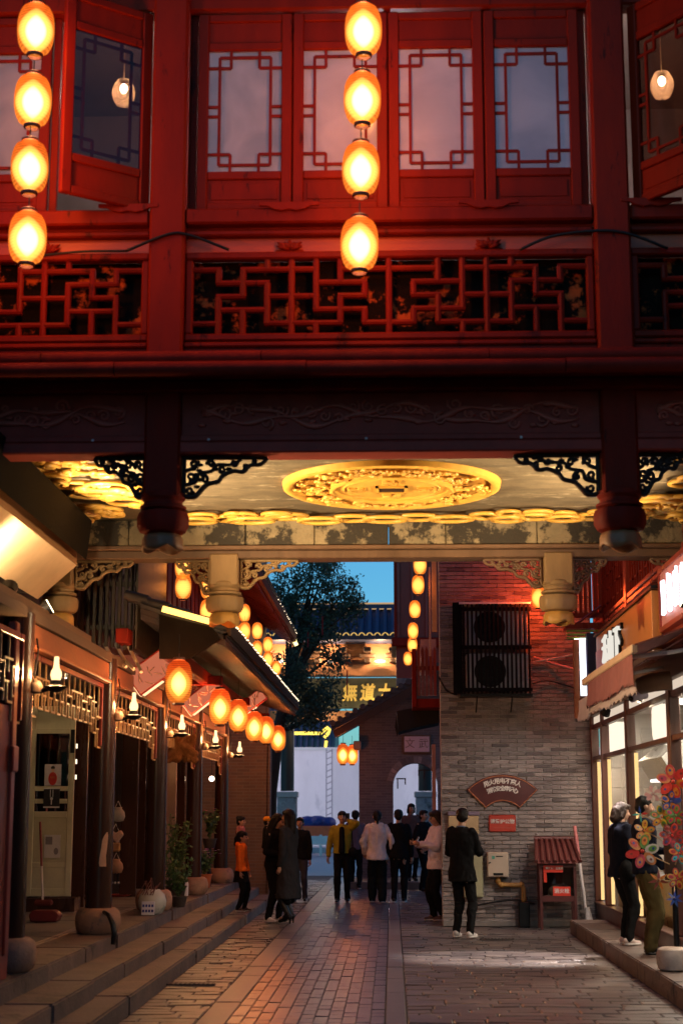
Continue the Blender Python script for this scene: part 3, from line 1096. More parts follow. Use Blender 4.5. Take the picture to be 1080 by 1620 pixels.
for i, y in enumerate(COLY):
    r = .135 if i < 3 else .12
    c = B().lathe((CXL, y, 0), [(r * 1.02, .66), (r, 1.6), (r * .97, 3.25)], 24).build('column', LACQ, row, smooth=True)
    B().lathe((CXL, y, 0), [(.18, .42), (.215, .45), (.235, .52), (.235, .58), (.215, .65), (.175, .68)], 24).build('column_base', DRUM, c, smooth=True)
# peeled patch of paint on the second column
bpch = B()
rows_ = ((0, -.028, .036), (.03, -.036, .034), (.10, -.030, .030), (.18, -.018, .040), (.25, -.012, .046), (.29, .004, .050), (.33, .030, .044))
vs, fs_ = [], []
for v, ul, ur in rows_:
    for k in range(5):
        u = .42 + (ul + (ur - ul) * k / 4) * 8
        vs.append((CXL + .1385 * math.sin(u), COLY[1] - .1385 * math.cos(u), 1.10 + v * 1.05))
for i in range(len(rows_) - 1):
    for k in range(4):
        fs_.append((i * 5 + k, i * 5 + k + 1, i * 5 + k + 6, i * 5 + k + 5))
bpch.add(vs, fs_)
bpch.build('peeled_patch', M('bare_plaster', (.55, .33, .22), .8, .15), row)

# lattice valances hung between the columns
def valance(y0, y1, X, z1, drop, mat):
    L = y1 - y0
    fr = B()
    fr.bb(X - .02, X + .02, y0, y1, z1 - .05, z1)
    fr.bb(X - .018, X + .018, y0, y0 + .04, z1 - drop - .25, z1 - .05)
    fr.bb(X - .018, X + .018, y1 - .04, y1, z1 - drop - .25, z1 - .05)
    f = fr.build('valance_frame', mat, row, bevel=.005)
    t = .0085
    def hb(a, b_, z):
        B().bb(X - t, X + t, a, b_, z - t, z + t).build('lattice_bar', TANL, f)
    def vb(y, za, zb):
        B().bb(X - t * .9, X + t * .9, y - t, y + t, za, zb).build('lattice_bar', TANL, f)
    n = max(4, int(L / .26))
    du = (L - .08) / n
    for i in range(n):
        a = y0 + .04 + i * du
        k = i % 3
        e = min(i, n - 1 - i)
        low = drop + (.22 if e == 0 else .08 if e == 1 else 0)
        zb = z1 - .05
        vb(a + du * .5, zb - low * (.55 if k else .8), zb)
        vb(a, zb - low, zb - low * .35)
        hb(a - .01, a + du, zb - low * (.35 if k != 1 else .5))
        hb(a, a + du * .6, zb - low * .7)
        hb(a + du * .4, a + du + .01, zb - low)
        vb(a + du * .4, zb - low, zb - low * .7)
for i in range(4):
    y0, y1 = COLY[i] + .13, COLY[i + 1] - .13
    B().bb(CXL - .07, CXL + .07, y0, y1, 3.02, 3.20).build('lintel_beam', ORNG, row, bevel=.01)
    B().bb(CXL + .02, CXL + .10, y0, y1, 2.985, 3.018).build('lintel_moulding', ORNG, row, bevel=.006)
    valance(y0 + .02, y1 - .02, CXL, 2.98, .40, REDL)
# near bay: red panelled jamb with its own lattice
B().bb(-2.97, -2.90, 11.2, 12.25, .42, 2.45).build('jamb_panel', REDL, row, bevel=.01)
B().bb(-2.95, -2.88, 12.05, 12.18, .6, 3.1).build('jamb_post', REDL, row, bevel=.012)
B().bb(-2.885, -2.86, 12.02, 12.2, 1.95, 2.15).build('carved_corbel', REDL, row, bevel=.02)
valance(10.4, 12.3, -2.89, 3.02, .42, REDL)
# veranda ceiling and back wall with door leaves
B().bb(-6.3, -2.95, 9.5, 30.2, 3.21, 3.3).build('veranda_ceiling', M('veranda_boards', (.10, .06, .04), .6, .3, 4, .2, 30, stretch=(1, .2, 1)), row)
B().bb(-6.4, -6.3, 9.5, 30.3, .3, 3.3).build('back_wall', M('shop_dark_wall', (.045, .028, .022), .6, .3, 3, .1, 20), row)
WX = -4.72
yy = 14.2
k = 0
while yy < 30:
    if not (18.2 < yy < 21.0):
        lf = B().bb(WX - .03, WX + .03, yy + .01, yy + .60, .5, 2.7).build('door_leaf', LACQ if k % 3 else REDL, row, bevel=.006)
        B().bb(WX + .031, WX + .04, yy + .09, yy + .52, 1.35, 2.5).build('door_glass', GLASS('door_pane', (.35, .3, .28), .10, .06), lf)
        B().bb(WX + .03, WX + .045, yy + .09, yy + .52, .62, 1.15).build('door_panel', LACQ, lf, bevel=.008)
    else:
        B().bb(WX - .04, WX + .04, yy + .01, yy + .09, .42, 3.2).build('door_post', LACQ, row)
    yy += .625
    k += 1
B().bb(WX - .05, WX + .05, 14.2, 30, 2.72, 3.2).build('transom_board', LACQ, row)
B().bb(WX - .06, WX + .06, 14.2, 18.2, .42, .55).build('threshold', LACQ, row)
# transverse posts between the bays (dark boards seen between columns)
for (px, Y, wpx) in ((127, 21.4, 20), (205, 24.0, 26), (222, 26.5, 16), (285, 27.0, 14), (270, 25.5, 8)):
    p = P(px, 1300, Y)
    B().bb(p.x - wpx / 2 * Y / 2560, p.x + wpx / 2 * Y / 2560, Y - .03, Y + .03, .42, 3.2).build('dark_board', LACQ, row, bevel=.006)
p = P(268, 1280, 25.4)
B().bb(p.x - .11, p.x + .11, 25.36, 25.44, .42, 2.45).build('pale_board', M('grey_board', (.36, .26, .24), .7, .2, 3, .1, 20), row, bevel=.01)
# pale green open door leaf facing down the street
CREAM = M('pale_green_paint', (.58, .57, .40), .5, .12, 4, .1, 30)
dy, xa, xb, z0, z1 = 20.5, -4.66, -4.08, .60, 3.0
fr = B()
fr.bb(xa, xa + .075, dy - .02, dy + .02, z0, z1)
fr.bb(xb - .075, xb, dy - .02, dy + .02, z0, z1)
for (za, zb) in ((0, .10), (.36, .42), (.98, 1.06), (1.16, 1.22), (1.32, 1.38), (2.05, 2.12), (2.33, 2.40)):
    fr.bb(xa + .075, xb - .075, dy - .018, dy + .018, z0 + za, z0 + zb)
dl = fr.build('open_door_leaf', CREAM, row, bevel=.006)
for za, zb in ((.10, .36), (.42, .98), (2.12, 2.33)):
    B().bb(xa + .075, xb - .075, dy - .006, dy + .006, z0 + za, z0 + zb).build('door_panel', CREAM, dl)
B().bb(xa + .075, xb - .075, dy - .004, dy + .004, z0 + 1.38, z0 + 2.05).build('door_glass', GLASS('dark_pane', (.25, .2, .18), .05), dl)
B().box((xb - .03, dy - .028, z0 + 1.95), (.05, .02, .3)).build('hinge_plate', IRON, dl)
for k in range(9):
    B().box((xb - .13 + (k % 3) * .05, dy + .25, z0 + 1.45 + (k // 3) * .2 + .05), (.022, .01, .06)).build('shop_glint', EM('shop_light_dots', (1, .86, .6), 1.6), row)
# door surround with shop light behind
B().bb(-5.1, -4.68, 20.55, 20.62, .42, 3.0).build('door_jamb', LACQ, row)
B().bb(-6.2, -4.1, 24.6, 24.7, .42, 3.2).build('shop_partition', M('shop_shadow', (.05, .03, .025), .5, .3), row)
B().bb(-4.75, -4.0, 20.35, 20.75, .42, .585).build('door_sill', LACQ, row)

# lit soffit box over the near end of the veranda
pts = [P(146, 824, 15.5), P(122, 857, 15.5), P(122, 894, 15.5), P(60, 948, 15.5)]
d = Vector((0, -5.2, 0))
th = lambda q, a, c: Vector((q.x + a, q.y, q.z + c))
B().prism([pts[0], P(137, 886, 15.5), th(pts[1], 0, .003), th(pts[1], -.9, .45), th(pts[0], -.9, .5)], d).build('awning_roof', M('black_felt', (.010, .008, .007), .9, .2, 6, .2, 30, spec=.04), row)
B().prism([pts[1], pts[2], th(pts[2], -.05, .02), th(pts[1], -.05, .01)], d).build('awning_fascia', FASC, row)
B().prism([th(pts[2], -.002, -.003), pts[3], th(pts[3], 0, .05), th(pts[2], -.055, .04)], d).build('awning_soffit', PLAST, row)
B().prism([th(pts[1], -.06, -.01), th(pts[2], -.06, .05), th(pts[3], -.02, .06), th(pts[3], -.6, .06), th(pts[1], -.85, .4)], Vector((0, -.03, 0))).build('awning_end', DARKW, row)
# boards and pipes below it
B().bb(-3.9, -3.05, 11, 16.0, 3.30, 3.42).build('soffit_beam', BROWNW, row, bevel=.01)
B().bb(-3.40, -3.25, 11, 16.2, 3.422, 3.47).build('soffit_board', FASC, row, bevel=.01)

# two flood lamps tucked under the box
def flood(p, label, power, col, tgt, blend=110):
    t = thing('flood_lamp', label, 'lamp', p, 'flood lamps lighting the passage')
    dd = (Vector(tgt) - Vector(p)).normalized()
    b = B()
    b.tube([Vector(p) - dd * .03, Vector(p) + dd * .05], [.05, .075], 14)
    b.build('housing', IRON, t, smooth=True)
    B().tube([Vector(p) + dd * .052, Vector(p) + dd * .056], [.066, .066], 14).build('lens', EM('flood_lens', (1, .82, .5), 12), t)
    rot = dd.to_track_quat('-Z', 'Y').to_euler()
    lamp('flood_light', Vector(p) + dd * .08, power, col, t, .06, 'SPOT', rot, blend)
    return t
FW = (1, .72, .38)
flood(Vector((-3.10, 14.0, 3.44)), 'flood lamp under the near left soffit aimed at the gilded ceiling', 1150, FW, (-1.0, 14.3, 4.72), 120)
flood(Vector((2.66, 14.1, 3.48)), 'assumed unseen flood lamp on the right shop front aimed at the gilded ceiling', 650, FW, (.9, 14.5, 4.72), 120)  # right flood lamp is out of view, assumed from the lit ceiling
flood(Vector((-3.16, 12.9, 3.46)), 'small flood lamp under the soffit at the left edge of the picture', 170, (1, .74, .42), (-3.3, 13.6, 4.0), 165)

# tiled eave: rafters below, battens, tiles and drip edge
EX, EZ = -1.78, 3.52
E0, E1 = 17.2, 30.1
B().bb(EX - .05, EX - .02, E0, E1, EZ - .01, EZ + .055).build('eave_board', DARKW, row)
B().prism([(EX - .03, E0, EZ + .04), (-2.75, E0, 3.86), (-2.75, E0, 3.80), (EX - .03, E0, EZ - .02)], (0, E1 - E0, 0)).build('roof_deck', DARKW, row)
rmesh = B().prism([(EX - .03, -.022, EZ - .02), (-2.75, -.022, 3.80), (-2.75, -.022, 3.735), (EX - .03, -.022, EZ - .085)], (0, .044, 0)).mesh('rafter', DARKW, (0, 0, 0))
y = E0 + .05
while y < E1:
    o = bpy.data.objects.new('rafter', rmesh)
    COL.objects.link(o)
    o.parent = row
    o.location = Vector((0, y, 0)) - ORG[row.name]
    y += .14
TILE = M('dark_roof_tile', (.045, .035, .035), .6, .35, 6, .3, 40)
tb = B()
a = math.atan2(4.62 - 3.56, 3.7 - 1.8)
for k in range(5):
    s = k / 8
    tb.tube([(EX + .02 - s * 1.85, 0, EZ + .105 + s * .66), (EX + .02 - (s + .135) * 1.85, 0, EZ + .085 + (s + .135) * .66)], [.062, .055], 10)
tm = tb.mesh('tile_course', TILE, smooth=True)
y = E0 + .08
while y < E1:
    o = bpy.data.objects.new('tile_course', tm)
    COL.objects.link(o)
    o.parent = row
    o.location = Vector((0, y + R.uniform(-.006, .006), R.uniform(-.006, .006))) - ORG[row.name]
    y += .165
B().prism([(EX + .0, E0, EZ + .06), (-2.75, E0, 3.91), (-2.75, E0, 3.865), (EX + .0, E0, EZ + .02)], (0, E1 - E0, 0)).build('tile_bed', TILE, row)
B().bb(EX - .02, EX + .03, E0, E1, EZ + .03, EZ + .19).build('drip_edge', M('thatch_edge', (.04, .024, .016), .9, .4, 30, .8, 90, stretch=(1, 6, .4)), row)
for X, z, w in ((-2.45, 3.38, .12), (-2.95, 3.56, .14)):
    B().bb(X - w / 2, X + w / 2, E0, E1, z - .08, z + .08).build('purlin', REDD, row, bevel=.01)
for y in COLY[1:]:
    if y > E0:
        B().bb(-3.0, -2.2, y - .05, y + .05, 3.28, 3.40).build('cantilever', REDD, row, bevel=.01)
# upper storey
B().bb(-4.1, -3.95, 12.0, 20.0, 3.3, 8.5).build('set_back_wall', M('dark_brown_wall', (.03, .018, .014), .7, .3), row)
UW = M('upper_red_wall', (.20, .03, .02), .5, .3, 3, .15, 30, stretch=(1, 1, .2))
B().bb(-3.85, -3.7, 19.9, 30.1, 3.3, 8.5).build('upper_wall', UW, row)
y = 20.0
while y < 30:
    B().bb(-3.69, -3.64, y, y + .09, 4.65, 8.4).build('upper_post', REDL, row, bevel=.01)
    for k in range(3):
        B().bb(-3.68, -3.66, y + .13 + k * .14, y + .23 + k * .14, 5.0, 7.2).build('shutter', REDL, row, bevel=.006)
    y += .62
B().bb(-3.72, -3.55, 19.9, 30.1, 4.66, 4.8).build('upper_rail', REDL, row, bevel=.01)
# the row goes on towards and past the camera
B().bb(-3.9, -3.72, -16, 11.9, 4.6, 6.4).build('upper_wall', UW, row)
B().bb(-6.4, -3.74, -16, 9.4, .0, 4.59).build('lower_wall', M('near_wall', (.12, .06, .04), .6, .3), row)
# dark gable board and lit gutter
B().prism([P(252, 972, 17.15), P(335, 992, 17.15), P(347, 1012, 17.15), P(300, 1042, 17.15), P(252, 1042, 17.15)], (0, .05, 0)).build('gable_board', MATS['black_felt'], row)
pa, pb = P(257, 963, 17.1), P(335, 984, 17.15)
B().tube([pa, pb], .035, 10).build('light_strip', EM('warm_strip', (1, .55, .12), 3.0), row, smooth=True)

# string of tiny bulbs along the eave
fl = thing('fairy_lights', 'string of tiny white bulbs along the edge of the left tiled eave', 'string lights', (EX + .05, 23, EZ + .15))
BULB = B().ball((0, 0, 0), .0095, 6, 4).mesh('bulb', EM('fairy_bulb', (1, .78, .5), 3.5))
y = E0 + .1
cw_ = []
while y < E1:
    p = (EX + .04, y, EZ + .185 + R.uniform(-.012, .012))
    cw_.append(p)
    if y < 30:
        place('bulb', BULB, fl, p)
    y += .19
B().tube(cw_, .004, 4).build('wire', IRON, fl)

# lanterns under the eave
lab = ('largest orange paper lantern, nearest under the left eave', 'second orange lantern along the left eave', 'third orange lantern along the left eave', 'fourth orange lantern along the left eave', 'fifth orange lantern along the left eave', 'orange lantern at the far end of the left eave')
for i, (px, py, Y) in enumerate(((283, 1078, 16.75), (348, 1118, 20.6), (377, 1132, 22.8), (402, 1149, 25.0), (421, 1155, 27.3), (440, 1168, 29.6))):
    hang(LB, P(px, py, Y), lab[i], 'lanterns under the left eave', 1.0, .25)
for i, (px, py, Y) in enumerate(((290, 897, 20.0), (290, 928, 20.0), (329, 930, 22.6), (328, 966, 22.6), (370, 998, 26.2))):
    hang(LC, P(px, py, Y), ('upper lantern left of the carved tan pendant', 'lower lantern by the red shutters left of the tan pendant', 'lantern half hidden behind the tan carved bracket', 'lantern beside the tan lotus pendant, low', 'lantern just below the tan lotus pendant over the eave')[i], 'lanterns before the upper storey', .8)

# oil-lamp shaped wall lamps on the columns
CHIM = EM('lamp_chimney_glow', (1, .62, .28), 2.4)
sc = {}
b = B(); b.lathe((0, 0, 0), [(.05, -.10), (.085, -.09), (.09, -.04), (.07, .0), (.03, .02)], 16); sc['back'] = b.mesh('back_plate', BROWNW, smooth=True)
b = B(); b.tube([(0, 0, -.06), (.10, 0, -.08), (.20, 0, -.05)], .018, 8); b.lathe((.22, 0, 0), [(.02, -.09), (.05, -.08), (.10, -.045), (.05, -.03), (.045, .0), (.02, .02)], 14); sc['arm'] = b.mesh('arm', IRON, smooth=True)
b = B(); b.lathe((.22, 0, 0), [(.025, .0), (.038, .015), (.047, .05), (.042, .08), (.027, .105), (.021, .145), (.019, .195), (.016, .20)], 16); sc['chim'] = b.mesh('glass_chimney', CHIM, smooth=True)
ords = ('first', 'second', 'third', 'fourth', 'fifth')
for i, y in enumerate(COLY):
    t = thing('wall_lamp', 'oil lamp shaped wall lamp glowing on the %s column from the left' % ords[i], 'wall lamp', (CXL + .06, y + .06, 2.70), 'wall lamps on the columns')
    for nm, k in (('back_plate', 'back'), ('arm', 'arm'), ('glass_chimney', 'chim')):
        place(nm, sc[k], t, (CXL + .06 + (.055 if nm == 'back_plate' else .03), y + .05, 2.70))
    lamp('lamp_light', (CXL + .31, y + .05, 2.76), 110, (1, .56, .22), t, .06)
    B().tube([(CXL + .135, y + .03, 2.74), (CXL + .16, y + .04, 2.95), (CXL + .14, y + .05, 3.05)], .008, 6).build('cable', IRON, t)

# tilted lit signboards between the lanterns
def sign_box(px, py, Y, L, Hh, rot, label, ch='茶'):
    p = P(px, py, Y)
    t = thing('sign_box', label, 'sign', p, 'tilted sign boxes under the left eave')
    n = Matrix.Rotation(rot, 3, 'Y')
    B().box(p, (L, .16, Hh), ry=rot).build('casing', M('sign_red', (.50, .05, .025), .4, .2), t, bevel=.008)
    B().box(p + n @ Vector((0, -.083, 0)), (L * .94, .006, Hh * .86), ry=rot).build('front_face', EM('sign_face_glow', (1, .26, .13), .55), t)
    B().box(p + n @ Vector((-L / 2 - .003, 0, 0)), (.006, .15, Hh * .95), ry=rot).build('lit_end', EM('sign_end_glow', (1, .66, .34), 1.6), t)
    B().box(p + n @ Vector((-L * .2, 0, -Hh / 2 - .003)), (L * .5, .15, .006), ry=rot).build('lit_underside', MATS['sign_end_glow'], t)
    rr = random.Random(int(px))
    for k in range(9):
        u, v = -.2 + .05 * k + rr.uniform(-.02, .02), rr.uniform(-.3, .3) * Hh
        a = rr.choice((0.1, 1.4, -.7, .8))
        q = [p + n @ Vector((u + s_ * .045 * math.cos(a) + .008 * s_ * s_, -.088, v + s_ * .06 * math.sin(a))) for s_ in (-1, 0, 1)]
        B().tube(q, [.004, .011, .005], 6).build('brush_stroke', M('sign_ink', (.55, .30, .25), .5), t)
    return t
sign_box(243, 1062, 18.3, .56, .32, rad(-36), 'tilted red sign box left of the nearest orange lantern')
sign_box(322, 1102, 20.9, .56, .22, rad(-38), 'tilted lit board between the first and second orange lanterns')
sign_box(398, 1112, 25.2, .5, .2, rad(-38), 'small tilted lit board behind the third and fourth orange lanterns')

# slatted cage round the air conditioners above the veranda
cage = thing('slat_cage', 'tall dark wooden slat cage hanging above the left veranda', 'screen', (-3.2, 18.5, 3.5))
CX1 = -2.85
SL = M('cage_slat', (.045, .032, .022), .5, .3, 6, .2, 40, stretch=(1, 1, .2))
for k in range(10):
    x = CX1 - .04 - k * .07
    B().bb(x - .026, x + .014, 17.5, 17.535, 3.42 + .012 * k, 4.9).build('slat', SL, cage, bevel=.004)
for z in (3.66, 4.15):
    B().bb(-3.55, CX1, 17.54, 17.57, z, z + .05).build('rail', SL, cage)
for k in range(34):
    y = 17.55 + k * .066
    B().bb(CX1 - .01, CX1 + .012, y, y + .036, 3.45, 4.9).build('fine_slat', SL, cage)
B().bb(CX1 - .05, CX1 - .02, 17.5, 19.8, 3.43, 4.9).build('cage_back', M('cage_back', (.03, .022, .03), .5, .3), cage)
B().bb(-3.6, CX1 - .03, 18.3, 18.35, 3.45, 4.9).build('inner_panel', M('lilac_sheet', (.22, .15, .21), .6, .25, 8, .3, 30, stretch=(3, 1, .5)), cage)
for k in range(3):
    B().tube([P(165 + k * 18, 1018, 17.6), P(178 + k * 20, 1040 + k * 5, 17.5), P(200 + k * 12, 1055 + k * 4, 17.3)], .02, 7).build('pipe', M('foam_pipe', (.6, .5, .4), .7, .2), cage)
# ------------------------------------------------------------------ brick house on the right
BRK = [M('brick_%d' % i, c, .75, .25, 14, .4, 60) for i, c in enumerate(((.24, .20, .192), (.20, .168, .162), (.285, .238, .225), (.12, .10, .10)))]
MORT = M('brick_mortar', (.40, .36, .345), .85, .25, 8, .3, 50)
WY = 24.0
house = thing('brick_house', 'grey brick house whose end wall faces the camera on the right', 'building', (1.85, 25.5, 0))
B().bb(.735, 3.02, WY + .012, WY + .3, 0, 7.4).build('wall_core', MORT, house)
B().bb(1.25, 1.4, WY + .3, 27.6, 0, 7.4).build('side_wall', BRK[1], house)
bl, bh = .252, .062
bms = [B().box((0, 0, 0), (bl - .012, .03, bh - .011)).mesh('brick', m, bevel=.003) for m in BRK]
hms = [B().box((0, 0, 0), (bl / 2 - .012, .03, bh - .011)).mesh('brick', m, bevel=.003) for m in BRK]
st = B()
nb = 0
for r in range(119):
    z = .031 + r * bh
    x = .735 - (0 if r % 2 == 0 else bl / 2)
    while x < 3.0:
        a, e = max(x, .735), min(x + bl, 3.02)
        if e - a > .04:
            k = R.choices((0, 1, 2, 3), (5, 4, 3, 1.6))[0]
            dy = R.uniform(-.004, .004)
            half = e - a < bl * .7
            if 0.9 < z < 2.9 and .9 < a and nb < 300 and not half:
                place('brick', bms[k], house, ((a + e) / 2, WY + dy, z))
                nb += 1
            else:
                st.cur = k
                st.box(((a + e) / 2, WY + dy, z), (e - a - .012, .03, bh - .011))
        x += bl
tag(st.build('other_bricks', BRK, house), kind='stuff')
B().bb(.70, 3.05, WY - .02, WY + .4, 7.4, 7.6).build('coping', TILE, house)
# plinth render at the foot of the wall
B().bb(.735, 2.75, WY - .03, WY + .0, 0, .09).build('plinth', M('plinth_cement', (.20, .18, .17), .8, .3, 6, .3, 30), house, bevel=.01)

# air-conditioner cage on the wall
acp0, acp1 = P(715, 953, 23.6), P(842, 1097, 23.6)
ax0, ax1, az1, az0 = acp0.x, acp1.x, acp0.z, acp1.z
ac = thing('slatted_cage', 'black slatted cage with two fan units high on the brick wall', 'cage', ((ax0 + ax1) / 2, 23.75, az0))
n = 16
CAGE = M('cage_black', (.010, .009, .010), .8, .2, spec=.05)
for k in range(n):
    x = ax0 + .16 + (ax1 - ax0 - .2) * k / (n - 1)
    B().bb(x - .016, x + .016, 23.58, 23.6, az0, az1 - .03).build('slat', CAGE, ac)
for z in (az0 + .03, (az0 + az1) / 2 - .02, az1 - .13):
    B().bb(ax0 + .1, ax1, 23.6, 23.618, z, z + .055).build('rail', CAGE, ac)
for k in range(5):
    B().bb(ax0 + .02, ax0 + .05, 23.62 + k * .07, 23.65 + k * .07, az0, az1 - .05).build('side_slat', CAGE, ac)
B().bb(ax0, ax0 + .14, 23.60, 23.64, az0, az1).build('corner_board', CAGE, ac)
B().bb(ax0 + .1, ax1, 23.58, 23.96, az1 - .028, az1).build('top_board', WHITEP, ac)
B().bb(ax0 + .1, ax1, 23.6, 23.96, az0 - .04, az0 - .002).build('shelf', IRON, ac)
for (zc, k) in ((az1 - .37, 0), (az0 + .33, 1)):
    u = B().bb(ax0 + .2, ax1 - .05, 23.632, 23.93, zc - .28, zc + .27).build('fan_unit', WHITEP, ac, bevel=.015)
    fx = ax0 + .55
    B().tube([(fx, 23.634, zc), (fx, 23.624, zc)], .235, 28).build('fan_grille', IRON, u)
    for q in range(3):
        B().tube([(fx + .2 * math.cos(t * .35), 23.62, zc + .2 * math.sin(t * .35)) for t in range(19)] if q == 0 else [(fx + .07 * q * math.cos(t * .35), 23.62, zc + .07 * q * math.sin(t * .35)) for t in range(19)], .006, 5).build('grille_ring', IRON, u)
for x in (ax0 + .35, ax1 - .3):
    B().tube([(x, 23.6, az0 - .04), (x, 23.97, az0 - .25)], .012, 6).build('strut', IRON, ac)

# fan-shaped fire notice
FANB = M('maroon_board', (.075, .012, .010), .35, .2, 6, .05, 30)
fx, fz = 1.642, .95
def sector(r0, r1, a, n=18):
    return [(fx + r1 * math.sin(-a + 2 * a * k / n), fz + r1 * math.cos(-a + 2 * a * k / n)) for k in range(n + 1)] + [(fx + r0 * math.sin(a - 2 * a * k / n), fz + r0 * math.cos(a - 2 * a * k / n)) for k in range(n + 1)]
fz = 2.21 - 1.03 * .72
r1 = .735
fz = 2.205 - r1
fan = thing('fan_sign', 'fan shaped maroon notice with white writing on the brick wall', 'sign', (fx, WY - .05, 1.68))
aa = math.asin(.53 / r1)
B().prism([(x, WY - .05, z) for x, z in sector(.34, r1, aa)], (0, .033, 0)).build('board', FANB, fan)
b = B()
q = sector(.355, r1 - .02, aa - .022)
b.tube([(x, WY - .052, z) for x, z in q + [q[0]]], .007, 5)
b.build('border', M('copper_line', (.45, .16, .07), .4, .1), fan)
WL = M('white_letter', (.75, .68, .62), .5, .05)
for txt, rr_, step in (('用火用电不离人', .635, .128), ('消防安全牢记心', .525, .125)):
    for i, chx in enumerate(txt):
        a = (i - 3) * step
        o = place('lettering', text_mesh(chx, .088 if rr_ > .6 else .082, .003, WL, .0022), fan, (fx + rr_ * math.sin(a), WY - .055, fz + rr_ * math.cos(a)))
        o.rotation_euler = (PI / 2, a, 0)

# red plaque
pl = thing('red_plaque', 'small red plaque with five white characters below the fan notice', 'sign', (1.63, WY - .03, 1.37))
B().bb(1.43, 1.83, WY - .045, WY - .017, 1.365, 1.612).build('plate', M('red_enamel', (.42, .045, .025), .3, .15), pl, bevel=.012)
o = place('lettering', text_mesh('请爱护公物', .072, .002, WL, .0015), pl, (1.63, WY - .048, 1.512)); o.rotation_euler = (PI / 2, 0, 0)
B().bb(1.49, 1.77, WY - .047, WY - .045, 1.42, 1.43).build('small_print', M('faint_print', (.5, .12, .08), .5), pl)
for (x, z) in ((1.45, 1.385), (1.81, 1.385), (1.45, 1.592), (1.81, 1.592)):
    B().ball((x, WY - .046, z), (.008, .004, .008), 6, 4).build('screw', IRON, pl)

# gas meter box with its pipe
BOX = M('beige_enamel', (.52, .42, .33), .45, .12, 3, .05, 20)
mt = thing('meter_box', 'beige gas meter box with a lock plate on the brick wall', 'meter box', (1.545, WY - .1, .72))
B().bb(1.39, 1.70, WY - .17, WY - .02, .715, 1.07).build('case', BOX, mt, bevel=.008)
B().bb(1.40, 1.69, WY - .18, WY - .171, .725, 1.06).build('door', BOX, mt, bevel=.004)
B().bb(1.475, 1.62, WY - .184, WY - .18, .74, .775).build('label_plate', IRON, mt)
B().tube([(1.44, WY - .19, .93), (1.41, WY - .19, .915)], .009, 6).build('lock', IRON, mt)
B().bb(1.46, 1.50, WY - .183, WY - .18, .975, 1.02).build('green_logo', M('green_print', (.1, .35, .25), .5), mt)
B().bb(1.52, 1.62, WY - .183, WY - .18, 1.005, 1.02).build('printed_line', IRON, mt)
YP = M('yellow_pipe', (.42, .22, .06), .5, .25, 6, .1, 30)
pp = thing('gas_pipe', 'yellow gas pipe bending down beside the meter box', 'pipe', (1.75, WY - .1, .3))
B().tube([(1.55, WY - .09, .71), (1.55, WY - .09, .64), (1.58, WY - .09, .605), (1.64, WY - .09, .60), (1.86, WY - .09, .60), (1.90, WY - .09, .585), (1.92, WY - .09, .55), (1.92, WY - .09, .37)], .033, 12).build('pipe_run', YP, pp, smooth=True)
for p in ((1.55, .66), (1.60, .60), (1.89, .60), (1.92, .39)):
    B().ball((p[0], WY - .09, p[1]), .044, 10, 8).build('fitting', YP, pp, smooth='all')
B().bb(1.84, 2.0, WY - .16, WY - .035, 0, .36).build('pipe_sleeve', IRON, pp, bevel=.01)
# pale notice box and grey board behind the man in the suit
nb_ = thing('notice_box', 'ochre notice box on the brick wall behind the man in black', 'box', (1.0, WY - .05, 1.33))
B().bb(.83, 1.28, WY - .09, WY - .02, 1.33, 1.60).build('case', M('ochre_box', (.50, .36, .2), .5, .15), nb_, bevel=.01)
B().bb(.82, 1.29, WY - .10, WY - .02, 1.602, 1.66).build('cap', M('mauve_cap', (.2, .15, .22), .5), nb_, bevel=.008)
b2_ = thing('pale_cabinet', 'pale green cabinet low on the wall behind the man in black', 'box', (1.2, WY - .05, .4))
B().bb(1.05, 1.33, WY - .1, WY - .02, .42, 1.02).build('case', M('pale_green_box', (.33, .32, .2), .5, .15), b2_, bevel=.01)
B().bb(1.07, 1.31, WY - .106, WY - .101, .44, 1.0).build('door', M('pale_green_box2', (.36, .35, .22), .5, .15), b2_, bevel=.004)
# cables on the wall
def cable(pts, label, r=.012, m=IRON):
    q = []
    pts = [Vector(p) for p in pts]
    for i in range(len(pts) - 1):
        p0, p1, p2, p3 = pts[max(i - 1, 0)], pts[i], pts[i + 1], pts[min(i + 2, len(pts) - 1)]
        for k in range(6):
            t = k / 6
            q.append(.5 * (2 * p1 + (p2 - p0) * t + (2 * p0 - 5 * p1 + 4 * p2 - p3) * t * t + (3 * p1 - p0 - 3 * p2 + p3) * t ** 3))
    q.append(pts[-1])
    return tag(B().tube(q, r, 6).build('cable', m, None, smooth='all'), label, 'cable')
cable([P(755, 1432, 23.9), P(790, 1426, 23.9), P(815, 1424, 23.9), P(845, 1430, 23.9)], 'black cable sagging along the foot of the brick wall', .014)
cable([P(693, 1070, 23.9), P(706, 1092, 23.9), P(722, 1099, 23.9)], 'black cable looping from the wall corner under the fan cage', .014)
cable([P(842, 1082, 23.9), P(870, 1078, 23.95), P(930, 1096, 23.9)], 'thin black cable from the fan cage towards the awning', .01)
cable([P(843, 1047, 23.8), P(880, 1041, 23.3), P(925, 1031, 22.6)], 'pale rod bracing from the fan cage to the right sign', .012, M('pale_rod', (.6, .5, .48), .5))
cable([P(843, 1040, 23.9), P(875, 1050, 23.9), P(920, 1062, 23.5)], 'pink flexible hose drooping right of the fan cage', .022, M('pink_hose', (.5, .3, .28), .6))
cable([P(200, 397, 11.85), P(265, 371, 11.84), P(300, 372, 11.86), P(362, 395, 11.9)], 'dark cable drooping across the left red post', .012)
cable([P(822, 395, 11.9), P(880, 372, 11.86), P(975, 366, 11.84), P(1055, 393, 11.9)], 'dark cable drooping across the right red post', .012)
